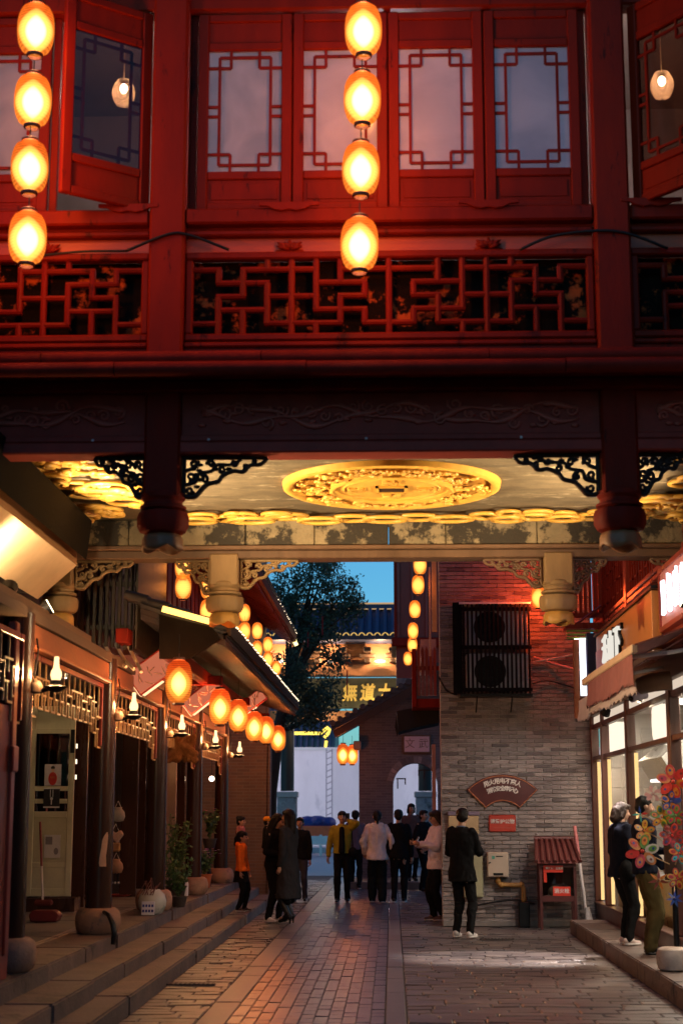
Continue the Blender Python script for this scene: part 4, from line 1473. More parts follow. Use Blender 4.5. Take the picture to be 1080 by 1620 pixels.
cable([P(60, 405, 11.9), P(130, 398, 11.87), P(200, 397, 11.85)], 'dark cable along the left railing board', .01)

# fire hydrant cabinet
hy = thing('hydrant_cabinet', 'maroon fire hydrant cabinet on legs with a little tiled roof', 'cabinet', (2.33, 23.6, 0))
MAR = M('maroon_paint', (.10, .025, .022), .45, .25, 5, .08, 30)
hx0, hx1, hy0, hy1 = 2.13, 2.62, 23.42, 23.8
for (x, y) in ((hx0, hy0), (hx1, hy0), (hx0, hy1), (hx1, hy1)):
    B().bb(x - .02, x + .02, y - .02, y + .02, 0, .93).build('leg', MAR, hy)
B().bb(hx0, hx1, hy0, hy1, .39, .43).build('floor_panel', MAR, hy)
B().bb(hx0, hx1, hy1 - .02, hy1, .43, .93).build('back_panel', MAR, hy)
B().bb(hx0 - .012, hx0 + .004, hy0 + .02, hy1 - .02, .41, .93).build('side_panel', MAR, hy)
B().bb(hx1 - .004, hx1 + .012, hy0 + .02, hy1 - .02, .41, .93).build('side_panel', MAR, hy)
B().bb(hx0 + .021, hx1 - .021, hy0 - .012, hy0 + .008, .39, .47).build('door_rail', MAR, hy)
B().bb(hx0 + .021, hx1 - .021, hy0 - .012, hy0 + .008, .87, .93).build('door_rail', MAR, hy)
B().bb(hx0 + .02, hx1 - .02, hy0 - .002, hy0 + .002, .47, .87).build('door_glass', GLASS('cabinet_pane', (.7, .65, .6), .08), hy)
RS = M('red_sticker', (.72, .05, .025), .4, .1)
s1 = B().bb(2.30, 2.55, hy0 - .018, hy0 - .013, .47, .60).build('red_label', RS, hy)
o = place('lettering', text_mesh('消火栓', .072, .002, M('white_print', (.85, .82, .8), .5), .0012), s1, (2.425, hy0 - .02, .535)); o.rotation_euler = (PI / 2, 0, 0)
s2 = B().bb(2.17, 2.45, hy0 - .018, hy0 - .013, .80, .90).build('red_label', RS, hy)
o = place('lettering', text_mesh('责任人：王某某', .036, .002, MATS['white_print'], .0008), s2, (2.325, hy0 - .02, .855)); o.rotation_euler = (PI / 2, 0, 0)
B().bb(2.172, 2.215, hy0 - .0175, hy0 - .0125, .66, .798).build('red_label', RS, hy)
B().ball((2.37, 23.6, .52), (.13, .1, .09), 12, 8).build('coiled_hose', M('canvas_hose', (.5, .45, .4), .8, .2), hy, smooth='all')
rf = B()
rf.prism([(hx0 - .08, hy0 - .12, .93), (hx0 - .03, hy1 + .02, 1.23), (hx1 + .03, hy1 + .02, 1.23), (hx1 + .08, hy0 - .12, .93)], (0, .02, .02))
ro = rf.build('roof', MAR, hy)
for k in range(8):
    t = k / 7
    xa, xb = hx0 - .07 + t * (hx1 - hx0 + .14), hx0 - .02 + t * (hx1 - hx0 + .04)
    B().tube([(xa, hy0 - .125, .955), (xb, hy1 + .02, 1.262)], .026, 8).build('roof_tile', MAR, ro, smooth=True)
B().tube([(hx0 - .05, hy1 + .02, 1.27), (hx1 + .05, hy1 + .02, 1.27)], .03, 8).build('ridge', MAR, ro, smooth=True)
# white pole leaning in the corner
B1 = thing('leaning_pole', 'pink and white capped pole leaning beside the hydrant cabinet', 'pole', (2.75, 23.7, 0))
B().tube([(2.80, 23.55, .08), (2.69, 23.85, 1.42)], .022, 10).build('shaft', M('white_pole', (.66, .6, .58), .5, .15), B1, smooth=True)
B().tube([(2.722, 23.76, 1.03), (2.686, 23.86, 1.45)], .026, 10).build('pink_sleeve', M('pink_sleeve', (.5, .16, .16), .5, .15), B1, smooth=True)
B().tube([(2.83, 23.5, .02), (2.80, 23.55, .3)], [.07, .03], 10).build('brush_head', M('grey_bristle', (.5, .47, .47), .9, .2, 20, .5, 80), B1, smooth=True)

# ------------------------------------------------------------------ lit shop on the right
shop = thing('corner_shop', 'lit snack shop with tall windows and a striped awning on the right', 'shop', (4.2, 18, .17))
FRM = M('brown_frame', (.10, .035, .025), .35, .25, 5, .08, 30, stretch=(1, 1, .2))
SX_ = 2.98
B().bb(SX_, SX_ + .12, 11, 23.95, .0, .34).build('base_board', FRM, shop, bevel=.01)
B().bb(SX_ - .03, SX_ + .14, 11, 23.95, .341, .375).build('sill', FRM, shop, bevel=.008)
CP = GLASS('shop_pane', (.97, .97, .97), .07)
mull = [(23.9, .09), (22.75, .06), (20.35, .15), (17.2, .20), (13.6, .2)]
for (y, wd) in mull:
    B().bb(SX_ - .02, SX_ + .1, y - wd / 2, y + wd / 2, .376, 3.05).build('mullion', FRM, shop, bevel=.01)
for i in range(4):
    ya, yb = mull[i + 1][0] + mull[i + 1][1] / 2, mull[i][0] - mull[i][1] / 2
    wdo = B().bb(SX_ + .0, SX_ + .08, ya, yb, 2.40, 2.46).build('transom', FRM, shop, bevel=.006)
    B().bb(SX_ + .0, SX_ + .08, ya, yb, 2.86, 2.93).build('transom', FRM, shop, bevel=.006)
    B().bb(SX_ + .03, SX_ + .036, ya, yb, .376, 2.40).build('pane', CP, shop)
    B().bb(SX_ + .03, SX_ + .036, ya, yb, 2.46, 2.86).build('pane', CP, shop)
    B().bb(SX_ + .03, SX_ + .04, ya, yb, 2.93, 3.04).build('lit_fanlight', EM('fanlight_glow', (1, .8, .62), .75), shop)
# glowing strips put in for the golden edges of the frames
TB = EM('golden_edge_glow', (1, .62, .24), 1.5)
for y in (23.72, 22.6, 20.1):
    B().bb(SX_ + .05, SX_ + .09, y - .03, y + .03, .4, 2.38).build('glow_edge', TB, shop)
B().bb(SX_ - .04, SX_ + .2, 11, 23.95, 3.05, 3.32).build('header_beam', M('grey_brown_beam', (.17, .12, .10), .6, .3, 4, .2, 30), shop, bevel=.012)
B().bb(SX_ + .1, 7.0, 11, 23.98, 3.1, 3.2).build('shop_ceiling', WHITEP, shop)
B().bb(SX_ + .12, 7.0, 11, 23.98, .1, .172).build('shop_floor', M('shop_floor', (.4, .36, .32), .3, .1), shop)
B().bb(5.0, 5.1, 11, 23.98, .17, 3.1).build('grout_wall', M('grout', (.10, .09, .085), .8, .1), shop)
TW = M('white_tile', (.50, .48, .45), .25, .06, 3, 0)
tmz = B().box((0, 0, 0), (.012, .285, .285)).mesh('wall_tile', TW, bevel=.004)
for i in range(22):
    for j in range(9):
        place('wall_tile', tmz, shop, (4.996, 17.0 + i * .3, .35 + j * .3))
B().bb(SX_ + .13, 5.0, 23.97, 24.0, .17, 3.1).build('end_wall', TW, shop)
for i in range(6):
    for j in range(9):
        place('wall_tile', tmz, shop, (3.27 + i * .3, 23.966, .35 + j * .3), (0, 0, PI / 2))
# steel hood, counters, goods
STEEL = M('brushed_steel', (.55, .55, .54), .3, .1, 6, .05, 40, metal=.9)
hood = thing('steel_hood', 'slanting steel extractor hood seen through the shop window', 'hood', (4.2, 22, 2.1))
B().prism([(3.45, 20.6, 2.35), (3.95, 20.6, 2.75), (4.9, 20.6, 2.75), (4.9, 20.6, 2.1), (3.6, 20.6, 2.1)], (0, 2.0, 0)).build('canopy', STEEL, hood)
B().bb(3.6, 4.8, 20.7, 22.5, 2.06, 2.095).build('hood_lamp', EM('hood_lamp', (1, .95, .9), 2.5), hood)
ctr = thing('shop_counter', 'steel counter with trays behind the shop window', 'counter', (3.6, 20, .17))
B().bb(3.25, 3.95, 15.0, 23.6, .17, .85).build('cabinet', M('counter_gold', (.45, .30, .10), .3, .2, 5, .05, 20, metal=.5), ctr, bevel=.01)
B().bb(3.2, 4.0, 15.0, 23.7, .852, .90).build('worktop', STEEL, ctr, bevel=.008)
gd = [(.5, .08, .05), (.6, .3, .1), (.75, .7, .6), (.12, .25, .08), (.55, .1, .12), (.2, .12, .07), (.7, .55, .2)]
for k in range(14):
    y = 15.6 + k * .6
    tall = k >= 7
    h = .27 if tall else .13
    c = gd[k % 7]
    r = .075 if tall else .10
    x = 3.42 + .06 * (k % 3)
    o = B().lathe((x, y, .90), [(r * .8, 0), (r, .02), (r, h * .75), (r * .55, h * .9), (r * .55, h)], 14).build('jar', M('goods_%d' % (k % 7), c, .35, .15), None, smooth=True)
    tag(o, '%s %s jar on the counter behind the shop window' % ('tall' if tall else 'squat', ('red', 'amber', 'white', 'green', 'crimson', 'brown', 'yellow')[k % 7]), 'jar', 'goods on the shop counter')
# pendant lanterns inside the upper panes
def zig(c, label):
    t = thing('pleated_lamp', label, 'lamp', c, 'pleated lamps inside the shop')
    b = B()
    n = 32
    vs = []
    for (r, z, zz) in ((.13, -.24, 1), (.15, -.15, 0), (.155, 0, 0), (.15, .15, 0), (.13, .22, 0)):
        for k in range(n):
            a = 2 * PI * k / n
            vs.append(Vector(c) + Vector((r * math.cos(a), r * math.sin(a), z + zz * (.035 if k % 4 < 2 else -.02))))
    b.add(vs, [(i * n + k, i * n + (k + 1) % n, (i + 1) * n + (k + 1) % n, (i + 1) * n + k) for i in range(4) for k in range(n)])
    b.build('shade', EM('pleat_glow', (1, .86, .66), 1.5), t, smooth=True)
    B().tube([Vector(c) + Vector((0, 0, .2)), Vector(c) + Vector((0, 0, .38))], .008, 6).build('cord', IRON, t)
    lamp('lamp_light', Vector(c) + Vector((0, 0, -.05)), 120, (1, .74, .50), t, .175)
zig((3.26, 23.35, 2.72), 'glowing pleated lamp in the shop window next to the brick wall')
zig((3.26, 20.05 - .9, 2.70), 'glowing pleated lamp in the wider shop window')
zig((3.30, 15.6, 2.70), 'glowing pleated lamp in the nearest shop window')
for i, (y, tg) in enumerate(((21.3, (1.6, 23.6, .9)), (18.6, (1.45, 18.9, 0)))):  # assumed spot lamps, added to brighten the brick wall and the setts
    flood(Vector((2.86, y, 2.98)), 'small assumed spot lamp under the shop beam aimed at the %s' % ('brick wall', 'setts')[i], (100, 1100)[i], (1, .86, .78), tg, (85, 42)[i])
# assumed white ceiling lights of the shop, added for its inner light
for y in (14, 17.5, 21):
    t = thing('assumed_ceiling_light', 'assumed white ceiling light panel inside the shop at %s' % {14: 'the near end', 17.5: 'its middle', 21: 'its far end'}[y], 'light', (4.0, y, 3.05), 'assumed shop ceiling lights')
    B().bb(3.7, 4.3, y - .3, y + .3, 3.06, 3.098).build('panel', EM('panel_white', (1, .88, .7), 4), t)
    ld = bpy.data.lights.new('panel_light', 'AREA')
    ld.energy = 50 if y == 14 else 120
    ld.size = .6
    ld.color = (1, .84, .64)
    lo = bpy.data.objects.new('panel_light', ld)
    COL.objects.link(lo)
    lo.parent = t
    lo.location = (0, 0, -.0)

# upper front of the shop
UX = 3.12
B().bb(UX, UX + .1, 11, 23.98, 3.33, 8.5).build('upper_wall', M('plum_boards', (.13, .045, .05), .55, .3, 3, .15, 30, stretch=(1, 1, .2)), shop)
for y in (14.5, 17.2, 20.4, 23.6):
    B().bb(UX - .1, UX + .02, y - .1, y + .1, 3.33, 8.4).build('upper_post', REDL, shop, bevel=.012)
for z in (4.28, 4.36, 5.2):
    B().bb(UX - .09, UX - .01, 12, 23.5, z, z + .06).build('balcony_rail', REDL, shop, bevel=.008)
for k in range(44):
    y = 14.6 + k * .2
    for j in range(3):
        if (k + j) % 2:
            B().bb(UX - .06, UX - .035, y, y + .2, 4.55 + j * .2, 4.575 + j * .2).build('lattice_bar', REDD, shop)
    B().bb(UX - .062, UX - .037, y, y + .022, 4.42, 5.2).build('lattice_bar', REDD, shop)
B().bb(UX, UX + .3, -16, 10.9, 0, 6.4).build('near_wall', MATS['plum_boards'], shop)
# red slatted screen facing down the street above the wall
scr = thing('slatted_screen', 'red slatted balcony screen above the right shop sign', 'screen', (2.75, 22.6, 4.2))
for k in range(8):
    x = 2.55 + k * .07
    B().bb(x, x + .045, 22.6, 22.63, 4.45, 5.6).build('slat', REDL, scr)
B().bb(2.5, 3.1, 22.57, 22.64, 4.38, 4.45).build('rail', REDL, scr)
B().bb(2.45, 3.1, 22.3, 22.6, 4.2, 4.28).build('ledge', REDL, scr)
B().tube([P(905, 992, 22.4), P(950, 958, 22.4)], .02, 6).build('brace', REDL, scr)
B().bb(3.02, 3.1, 22.5, 22.66, 4.2, 6).build('post', REDD, scr)
# green-lit fixture
gf = thing('neon_fixture', 'green lit metal ledge above the white vertical light', 'light', (2.62, 22.2, 4.05))
for k in range(3):
    B().bb(2.45, 2.9, 22.1, 22.2, 4.03 + k * .05, 4.055 + k * .05).build('strip', M('olive_metal', (.25, .28, .06), .3, .2, metal=.5), gf)
B().bb(2.55, 2.75, 22.07, 22.095, 4.02, 4.03).build('tube', EM('green_white', (.75, 1, .6), 4), gf)
vl_ = thing('vertical_light', 'white vertical light box at the left end of the orange sign', 'sign', (2.55, 21.6, 3.1))
B().bb(2.56, 2.64, 21.55, 21.6, 3.2, 3.98).build('lit_tube', EM('cool_white', (.85, .92, 1), 2.5), vl_)
B().bb(2.66, 2.80, 21.56, 21.7, 3.15, 4.05).build('case', M('navy_case', (.03, .03, .08), .4), vl_)
B().bb(2.48, 2.54, 21.58, 21.7, 2.9, 3.95).build('side_board', ORNG, vl_)
# orange shop sign with white characters
sg = thing('shop_sign', 'orange shop sign with raised white characters above the awning', 'sign', (2.74, 18.5, 3.4))
OS = M('orange_sign', (.52, .19, .05), .4, .1, 2, .03, 20)
B().bb(2.70, 2.8, 16.4, 20.9, 3.30, 3.92).build('board', OS, sg, bevel=.006)
B().bb(2.69, 2.70, 19.4, 20.9, 3.32, 3.72).build('red_corner', M('red_print', (.55, .05, .02), .4), sg)
B().bb(2.68, 2.82, 16.3, 21.0, 3.925, 3.96).build('top_trim', IRON, sg)
for i, chx in enumerate('禾山下'):
    y = 19.7 - i * .52
    o = place('lettering', text_mesh(chx, .40, .03, EM('lit_letter', (1, .93, .82), .85), .003), sg, (2.66, y, 3.60))
    o.rotation_euler = (PI / 2, 0, -PI / 2)
    o = place('letter_backing', text_mesh(chx, .44, .02, IRON, .018), sg, (2.685, y - .03, 3.60))
    o.rotation_euler = (PI / 2, 0, -PI / 2)
# framed neon sign nearer the camera
ng = thing('neon_sign', 'framed red sign with white neon strokes at the right edge', 'sign', (2.74, 15.6, 3.5))
B().bb(2.76, 2.8, 14.3, 16.15, 3.50, 4.05).build('board', M('pink_board', (.5, .2, .2), .4), ng)
for (a, b_, c, d_) in ((14.3, 16.15, 4.05, 4.10), (14.3, 16.15, 3.45, 3.50), (16.15, 16.2, 3.45, 4.10)):
    B().bb(2.74, 2.82, a, b_, c, d_).build('frame', REDL, ng)
for i in range(4):
    y = 15.9 - i * .36
    for k in range(3):
        pts = [(2.73, y - .06 * k + .01, 3.58 + .03 * R.random()), (2.73, y - .06 * k - .015, 3.75), (2.73, y - .06 * k + .02, 3.98 - .05 * R.random())]
        B().tube(pts, .014, 6).build('neon_stroke', EM('neon_white', (.9, .93, 1), 3), ng)
    B().tube([(2.73, y + .03, 3.86 - .08 * (i % 2)), (2.73, y - .16, 3.87 - .08 * (i % 2))], .014, 6).build('neon_stroke', MATS['neon_white'], ng)
lamp('neon_light', (2.2, 15.4, 3.75), 5, (.85, .9, 1), ng, .15)
# dark red fascia under the signs
B().bb(2.82, 3.1, 12.0, 21.3, 3.30, 3.46).build('sign_fascia', REDL, shop, bevel=.012)

# awning with serrated valance
aw = thing('awning', 'faded pink fabric awning with a serrated edge and folding arm', 'awning', (2.3, 16.5, 2.8))
CANV = M('pink_canvas', (.26, .095, .10), .8, .2, 5, .2, 60)
PALE = M('pale_canvas', (.46, .37, .40), .8, .15, 5, .2, 60)
ax = 2.22
B().bb(ax - .03, ax + .03, 14.5, 18.35, 3.08, 3.16).build('front_bar', M('cream_bar', (.6, .42, .30), .5, .15), aw, bevel=.01)
def valance_cloth(y0, y1, z1, h, X, m, nm, wob=.0):
    b = B()
    n = int((y1 - y0) / .055)
    up, lo = [], []
    for k in range(n + 1):
        y = y0 + (y1 - y0) * k / n
        w_ = .02 * math.sin(y * 7) + .012 * math.sin(y * 19 + 1)
        up.append((X, y, z1))
        lo.append((X + w_ - .02, y, z1 - h + (.035 if k % 2 else 0) + .015 * math.sin(y * 3)))
    vs = up + lo + [(p[0] + .006, p[1], p[2]) for p in up + lo]
    m_ = n + 1
    fs_ = [(k, k + 1, m_ + k + 1, m_ + k) for k in range(n)] + [(2 * m_ + k, 3 * m_ + k, 3 * m_ + k + 1, 2 * m_ + k + 1) for k in range(n)]
    b.add(vs, fs_)
    return b.build(nm, m, aw, smooth='all')
valance_cloth(14.6, 17.9, 3.08, .30, ax - .012, CANV, 'valance')
valance_cloth(14.6, 18.9, 2.82, .12, ax + .01, PALE, 'valance_edge')
valance_cloth(17.9, 18.95, 2.95, .26, ax + .0, PALE, 'valance_end')
B().prism([(ax, 14.5, 3.16), (2.8, 14.5, 3.36), (2.8, 14.5, 3.345), (ax, 14.5, 3.145)], (0, 3.8, 0)).build('canopy_cloth', CANV, aw)
for y in (15.2, 17.4):
    B().tube([(ax, y, 3.1), (2.55, y - .5, 3.1), (2.95, y - .1, 3.2)], .02, 8).build('arm', WHITEP, aw, smooth=True)
# round duct and camera under the beam
B().tube([(2.9, 16.6, 3.0), (2.72, 16.6, 2.98), (2.6, 16.7, 2.95)], [.10, .1, .09], 14).build('duct', BROWNW, shop, smooth=True)
cc = thing('security_camera', 'pale security camera under the shop beam', 'camera', (2.78, 18.1, 2.88))
cp_ = P(1005, 1103, 18.0)
B().tube([cp_ + Vector((.12, .05, .03)), cp_ + Vector((-.06, -.06, -.02))], .045, 12).build('body', M('lilac_plastic', (.55, .5, .62), .4), cc, smooth=True)
B().tube([cp_ + Vector((-.06, -.06, -.02)), cp_ + Vector((-.075, -.068, -.024))], .03, 12).build('lens', IRON, cc, smooth=True)
B().tube([cp_ + Vector((.08, .03, .05)), cp_ + Vector((.1, .04, .13))], .012, 6).build('mount', IRON, cc)
# lantern behind the right tan pendant
hang(LR, P(851, 945, 23.45), 'single lantern half hidden by the right tan lotus pendant', 'lanterns by the brick house', 1.6, .3)
# stone drum on the step
tag(B().lathe((P(1063, 1527, 15.6).x, 15.6, .172), [(.10, 0), (.135, .02), (.15, .08), (.15, .15), (.135, .20), (.10, .22)], 20).build('stone_drum', M('marble_drum', (.55, .45, .38), .6, .25, 8, .2, 30, patch=((.3, .2, .16), .6, 9)), None, smooth=True), 'pale stone drum at the edge of the right step', 'stone drum')
# ------------------------------------------------------------------ arch gate at the end of the lane
def BRICKFAR(name, c1, c2, mortar, sc=1.0):
    m = bpy.data.materials.new(name)
    m.use_nodes = True
    n, l = m.node_tree.nodes, m.node_tree.links
    b = n['Principled BSDF']
    b.inputs['Roughness'].default_value = .8
    g = n.new('ShaderNodeNewGeometry')
    sp = n.new('ShaderNodeSeparateXYZ')
    cb = n.new('ShaderNodeCombineXYZ')
    ad = n.new('ShaderNodeMath')
    l.new(g.outputs['Position'], sp.inputs[0])
    l.new(sp.outputs[0], ad.inputs[0])
    l.new(sp.outputs[1], ad.inputs[1])
    l.new(ad.outputs[0], cb.inputs[0])
    l.new(sp.outputs[2], cb.inputs[1])
    br = n.new('ShaderNodeTexBrick')
    br.inputs['Scale'].default_value = 1
    br.inputs['Brick Width'].default_value = .25 * sc
    br.inputs['Row Height'].default_value = .062 * sc
    br.inputs['Mortar Size'].default_value = .006
    br.inputs['Color1'].default_value = (*c1, 1)
    br.inputs['Color2'].default_value = (*c2, 1)
    br.inputs['Mortar'].default_value = (*mortar, 1)
    l.new(cb.outputs[0], br.inputs['Vector'])
    no = n.new('ShaderNodeTexNoise')
    no.inputs['Scale'].default_value = 1.5
    no.inputs['Detail'].default_value = 5
    l.new(g.outputs['Position'], no.inputs['Vector'])
    mx = n.new('ShaderNodeMix')
    mx.data_type = 'RGBA'
    mx.blend_type = 'MULTIPLY'
    mx.inputs[0].default_value = .6
    l.new(br.outputs[0], mx.inputs[6])
    l.new(no.outputs[0], mx.inputs[7])
    l.new(mx.outputs[2], b.inputs['Base Color'])
    bp = n.new('ShaderNodeBump')
    bp.inputs['Strength'].default_value = .5
    bp.inputs['Distance'].default_value = .01
    l.new(br.outputs['Fac'], bp.inputs['Height'])
    bp.invert = True
    l.new(bp.outputs[0], b.inputs['Normal'])
    return m
BF = BRICKFAR('far_brick', (.19, .155, .16), (.13, .11, .12), (.22, .20, .20))
BFR = BRICKFAR('far_warm_brick', (.26, .15, .11), (.19, .12, .10), (.25, .2, .18))
AY = 38.0
arch = thing('arch_gate', 'dark brick arch gate under a sloping tiled roof at the end of the lane', 'building', (.4, 38.5, 0))
ax0_, ac_, ahw, asp, atop = -.78, .56, .53, 2.27, 2.80
out = [(ax0_, 0), (ac_ - ahw, 0), (ac_ - ahw, asp)]
for k in range(1, 16):
    t = PI - PI * k / 16
    out.append((ac_ + ahw * math.cos(t), asp + (atop - asp) * math.sin(t)))
out += [(ac_ + ahw, asp), (ac_ + ahw, 0), (3.0, 0), (3.0, 5.75), (1.05, 4.75), (ax0_, 3.72)]
B().prism([(x, AY, z) for x, z in out], (0, .6, 0)).build('wall', BF, arch)
b = B()
for k in range(19):
    t0 = PI - PI * k / 19
    q = [(ac_ + (ahw + d) * math.cos(a), AY - .03, asp + (atop - asp + d) * math.sin(a)) for d, a in ((0.0, t0 - .01), (.16, t0 - .01), (.16, t0 - PI / 19 + .01), (0.0, t0 - PI / 19 + .01))]
    B().prism(q, (0, .028, 0)).build('arch_brick', BRK[R.randrange(4)], arch)
# roof plane with verge board and tile ends
rp = [(-1.36, 3.50), (1.05, 4.84), (3.0, 5.85), (3.0, 6.0), (1.05, 5.0), (-1.40, 3.64)]
B().prism([(x, 36.7, z) for x, z in rp], (0, 3.6, 0)).build('roof', TILE, arch)
B().prism([(-1.30, 36.64, 3.34), (1.05, 36.64, 4.62), (3.0, 36.64, 5.6), (3.0, 36.64, 5.84), (1.05, 36.64, 4.83), (-1.35, 36.64, 3.49)], (0, .05, 0)).build('verge_board', DARKW, arch)
for k in range(24):
    t = k / 24
    x, z = -1.36 + t * 4.2, 3.67 + t * 2.26
    B().tube([(x, 36.62, z), (x, 37.6, z)], .07, 8).build('roof_tile', TILE, arch, smooth=True)
B().bb(-.9, -.72, AY - .5, AY + .02, 3.1, 3.3).build('corbel', BRK[1], arch, bevel=.02)
pq = B().bb(.26, .93, AY - .07, AY - .02, 3.02, 3.46).build('plaque_frame', BROWNW, arch, bevel=.01)
B().bb(.30, .89, AY - .08, AY - .071, 3.06, 3.42).build('plaque', M('pink_plaque', (.62, .42, .44), .5, .1), pq)
for i, chx in enumerate('文武'):
    o = place('lettering', text_mesh(chx, .24, .003, M('plaque_ink', (.2, .12, .1), .6)), pq, (.43 + i * .32, AY - .085, 3.24))
    o.rotation_euler = (PI / 2, 0, 0)
B().bb(-1.0, 1.4, AY - 2.6, AY - .01, -.02, .15).build('doorstep', STN[1], arch, bevel=.01)
# hanging fret under the arch
for (xa, xb, za, zb) in ((.1, .32, 2.42, 2.45), (.3, .33, 2.3, 2.45), (.12, .15, 2.2, 2.42), (.62, .9, 2.62, 2.65), (.62, .65, 2.5, 2.65), (.75, .78, 2.42, 2.62)):
    B().bb(xa, xb, AY + .2, AY + .23, za, zb).build('fret_bar', DARKW, arch)
# red upper storey rising behind the gate
rs = thing('red_tower', 'dark red timber upper storey with eaves above the arch gate', 'building', (1.2, 41.5, 0))
p0 = P(626, 950, 40.3)
B().bb(p0.x, 4, 40.3, 43, 5.0, 12).build('wall', UW, rs)
B().bb(2.2, 4, 40.35, 43, 0, 5.0).build('lower_wall', BF, rs)
B().bb(p0.x - .12, 4, 40.1, 43.1, 5.8, 6.02).build('floor_band', REDD, rs, bevel=.02)
for k in range(5):
    B().bb(p0.x + .02 + k * .36, p0.x + .10 + k * .36, 40.22, 40.3, 6.02, 12).build('post', REDL, rs, bevel=.01)
B().bb(p0.x - .05, p0.x + .02, 40.2, 43, 6.02, 12).build('corner_board', REDD, rs)
# row of lanterns receding down the right side
for i, (px, py, Y) in enumerate(((664, 893, 24.7), (661, 925, 26.4), (656, 964, 29.2), (653, 998, 31.8), (652, 1020, 34.2), (645, 1042, 38.2))):
    hang(LC, P(px, py, Y), ('topmost lantern', 'second lantern', 'third lantern', 'fourth lantern', 'fifth lantern', 'last and smallest lantern')[i] + ' of the row left of the brick house', 'lantern row left of the brick house', 1.0, .2)
# window post with orange light put into its colour, cupboard beside it
hs = thing('window_frame', 'orange lit window frame on the edge of the brick house', 'window', (.72, 25.5, 4.9))
pa = P(686, 1000, 26.5)
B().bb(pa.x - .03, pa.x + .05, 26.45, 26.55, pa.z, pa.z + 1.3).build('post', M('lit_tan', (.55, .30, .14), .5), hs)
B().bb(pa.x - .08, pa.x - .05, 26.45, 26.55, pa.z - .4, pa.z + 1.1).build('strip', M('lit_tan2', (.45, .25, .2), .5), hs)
pk = thing('picket_balcony', 'dark red picket balcony beside the corner of the brick house', 'balcony', (.5, 27.5, 3.5))
pc = P(657, 1110, 27.6); pt = P(690, 1022, 27.6)
for k in range(5):
    x = pc.x + .03 + k * (pt.x - pc.x - .02) / 5
    B().prism([(x, 27.6, pc.z + .1), (x + .055, 27.6, pc.z + .1), (x + .055, 27.6, pt.z - .08), (x + .027, 27.6, pt.z), (x, 27.6, pt.z - .08)], (0, .03, 0)).build('picket', REDL, pk)
B().bb(pc.x - .06, pc.x + .02, 27.55, 27.7, pc.z - .1, pt.z - .05).build('post', REDD, pk, bevel=.01)
B().bb(pc.x, 1.0, 27.64, 27.7, pc.z + .55, pc.z + .62).build('rail', REDD, pk)
B().bb(pc.x - .05, 1.2, 27.6, 28.6, pc.z - .1, pc.z + .05).build('floor', REDD, pk)
B().bb(pc.x + .1, pt.x, 27.9, 28.2, pc.z + .5, pt.z + .15).build('cupboard', M('pinkish_box', (.4, .2, .18), .5), pk)
bl_ = thing('black_canopy', 'black sagging canopy hanging over the side door', 'canopy', (.6, 28.5, 2.9))
ca, cb_, cc_, cd = P(627, 1125, 28.5), P(695, 1112, 28.5), P(695, 1143, 28.5), P(630, 1158, 28.5)
B().prism([ca, cb_, cc_, P(660, 1150, 28.5), cd], (0, 1.2, 0)).build('cloth', M('black_cloth', (.012, .012, .012), .8, .3), bl_)
ce = P(628, 1166, 28.5)
B().prism([cd, P(627, 1130, 28.5), P(624, 1150, 28.5), ce], (0, .02, 0)).build('tail', MATS['black_cloth'], bl_)
B().bb(.66, .72, 26.4, 26.5, 0, 2.75).build('door_strip', M('pink_strip', (.42, .22, .2), .5), pk)
# two lanterns under the gate's eave
hang(LB, P(542, 1193, 36.4), 'larger round lantern under the eave of the arch gate', 'lanterns under the gate eave', 1.0, .2)
hang(LB, P(557, 1194, 38.6), 'lantern half behind the wall of the arch gate', 'lanterns under the gate eave', 1.0, .2)

# ------------------------------------------------------------------ far house on the left
lh = thing('far_left_house', 'brick house with deep red eaves hung with lanterns beyond the left shops', 'building', (-3.4, 35, 0))
B().bb(-6, -2.40, 31.0, 31.5, 0, 4.4).build('brick_wall', BFR, lh)
B().bb(-6, -3.75, 31.51, 40.5, 0, 4.4).build('side_wall', BFR, lh)
B().bb(-6, -3.2, 30.4, 40.5, 4.41, 8.5).build('upper_wall', UW, lh)
B().bb(-2.42, -2.36, 31.0, 31.4, 0, 3.0).build('brick_pier', BFR, lh)
HX, HZ = -2.44, 5.95
B().prism([(HX, 28.2, HZ), (HX - .1, 28.2, HZ + .16), (-4.5, 28.2, HZ + 1.5), (-4.5, 28.2, HZ + 1.3), (HX - .02, 28.2, HZ - .06)], (0, 12.0, 0)).build('roof', REDD, lh)
B().bb(HX - .05, HX + .03, 28.2, 40.2, HZ - .04, HZ + .13).build('fascia', REDD, lh, bevel=.01)
rmh = B().prism([(HX - .05, -.03, HZ - .06), (-3.6, -.03, HZ + .70), (-3.6, -.03, HZ + .60), (HX - .05, -.03, HZ - .14)], (0, .06, 0)).mesh('rafter', REDL)
for k in range(40):
    o = bpy.data.objects.new('rafter', rmh)
    COL.objects.link(o)
    o.parent = lh
    o.location = Vector((0, 28.3 + k * .3, 0)) - ORG[lh.name]
for k in range(52):
    y = 28.3 + k * .23
    B().tube([(HX + .04, y, HZ + .14), (HX - .9, y, HZ + .74)], .07, 7).build('roof_tile', TILE, lh)
strs = ((387, ((970, 0), (998, 1), (1024, 2)), 28.9), (407, ((998, 0), (1027, 1), (1050, 2)), 31.2), (424, ((1020, 0), (1043, 1), (1068, 2)), 33.8), (437, ((1057, 0), (1080, 1)), 36.4))
nm = ('first', 'second', 'third', 'fourth')
lv = ('upper', 'middle', 'lower')
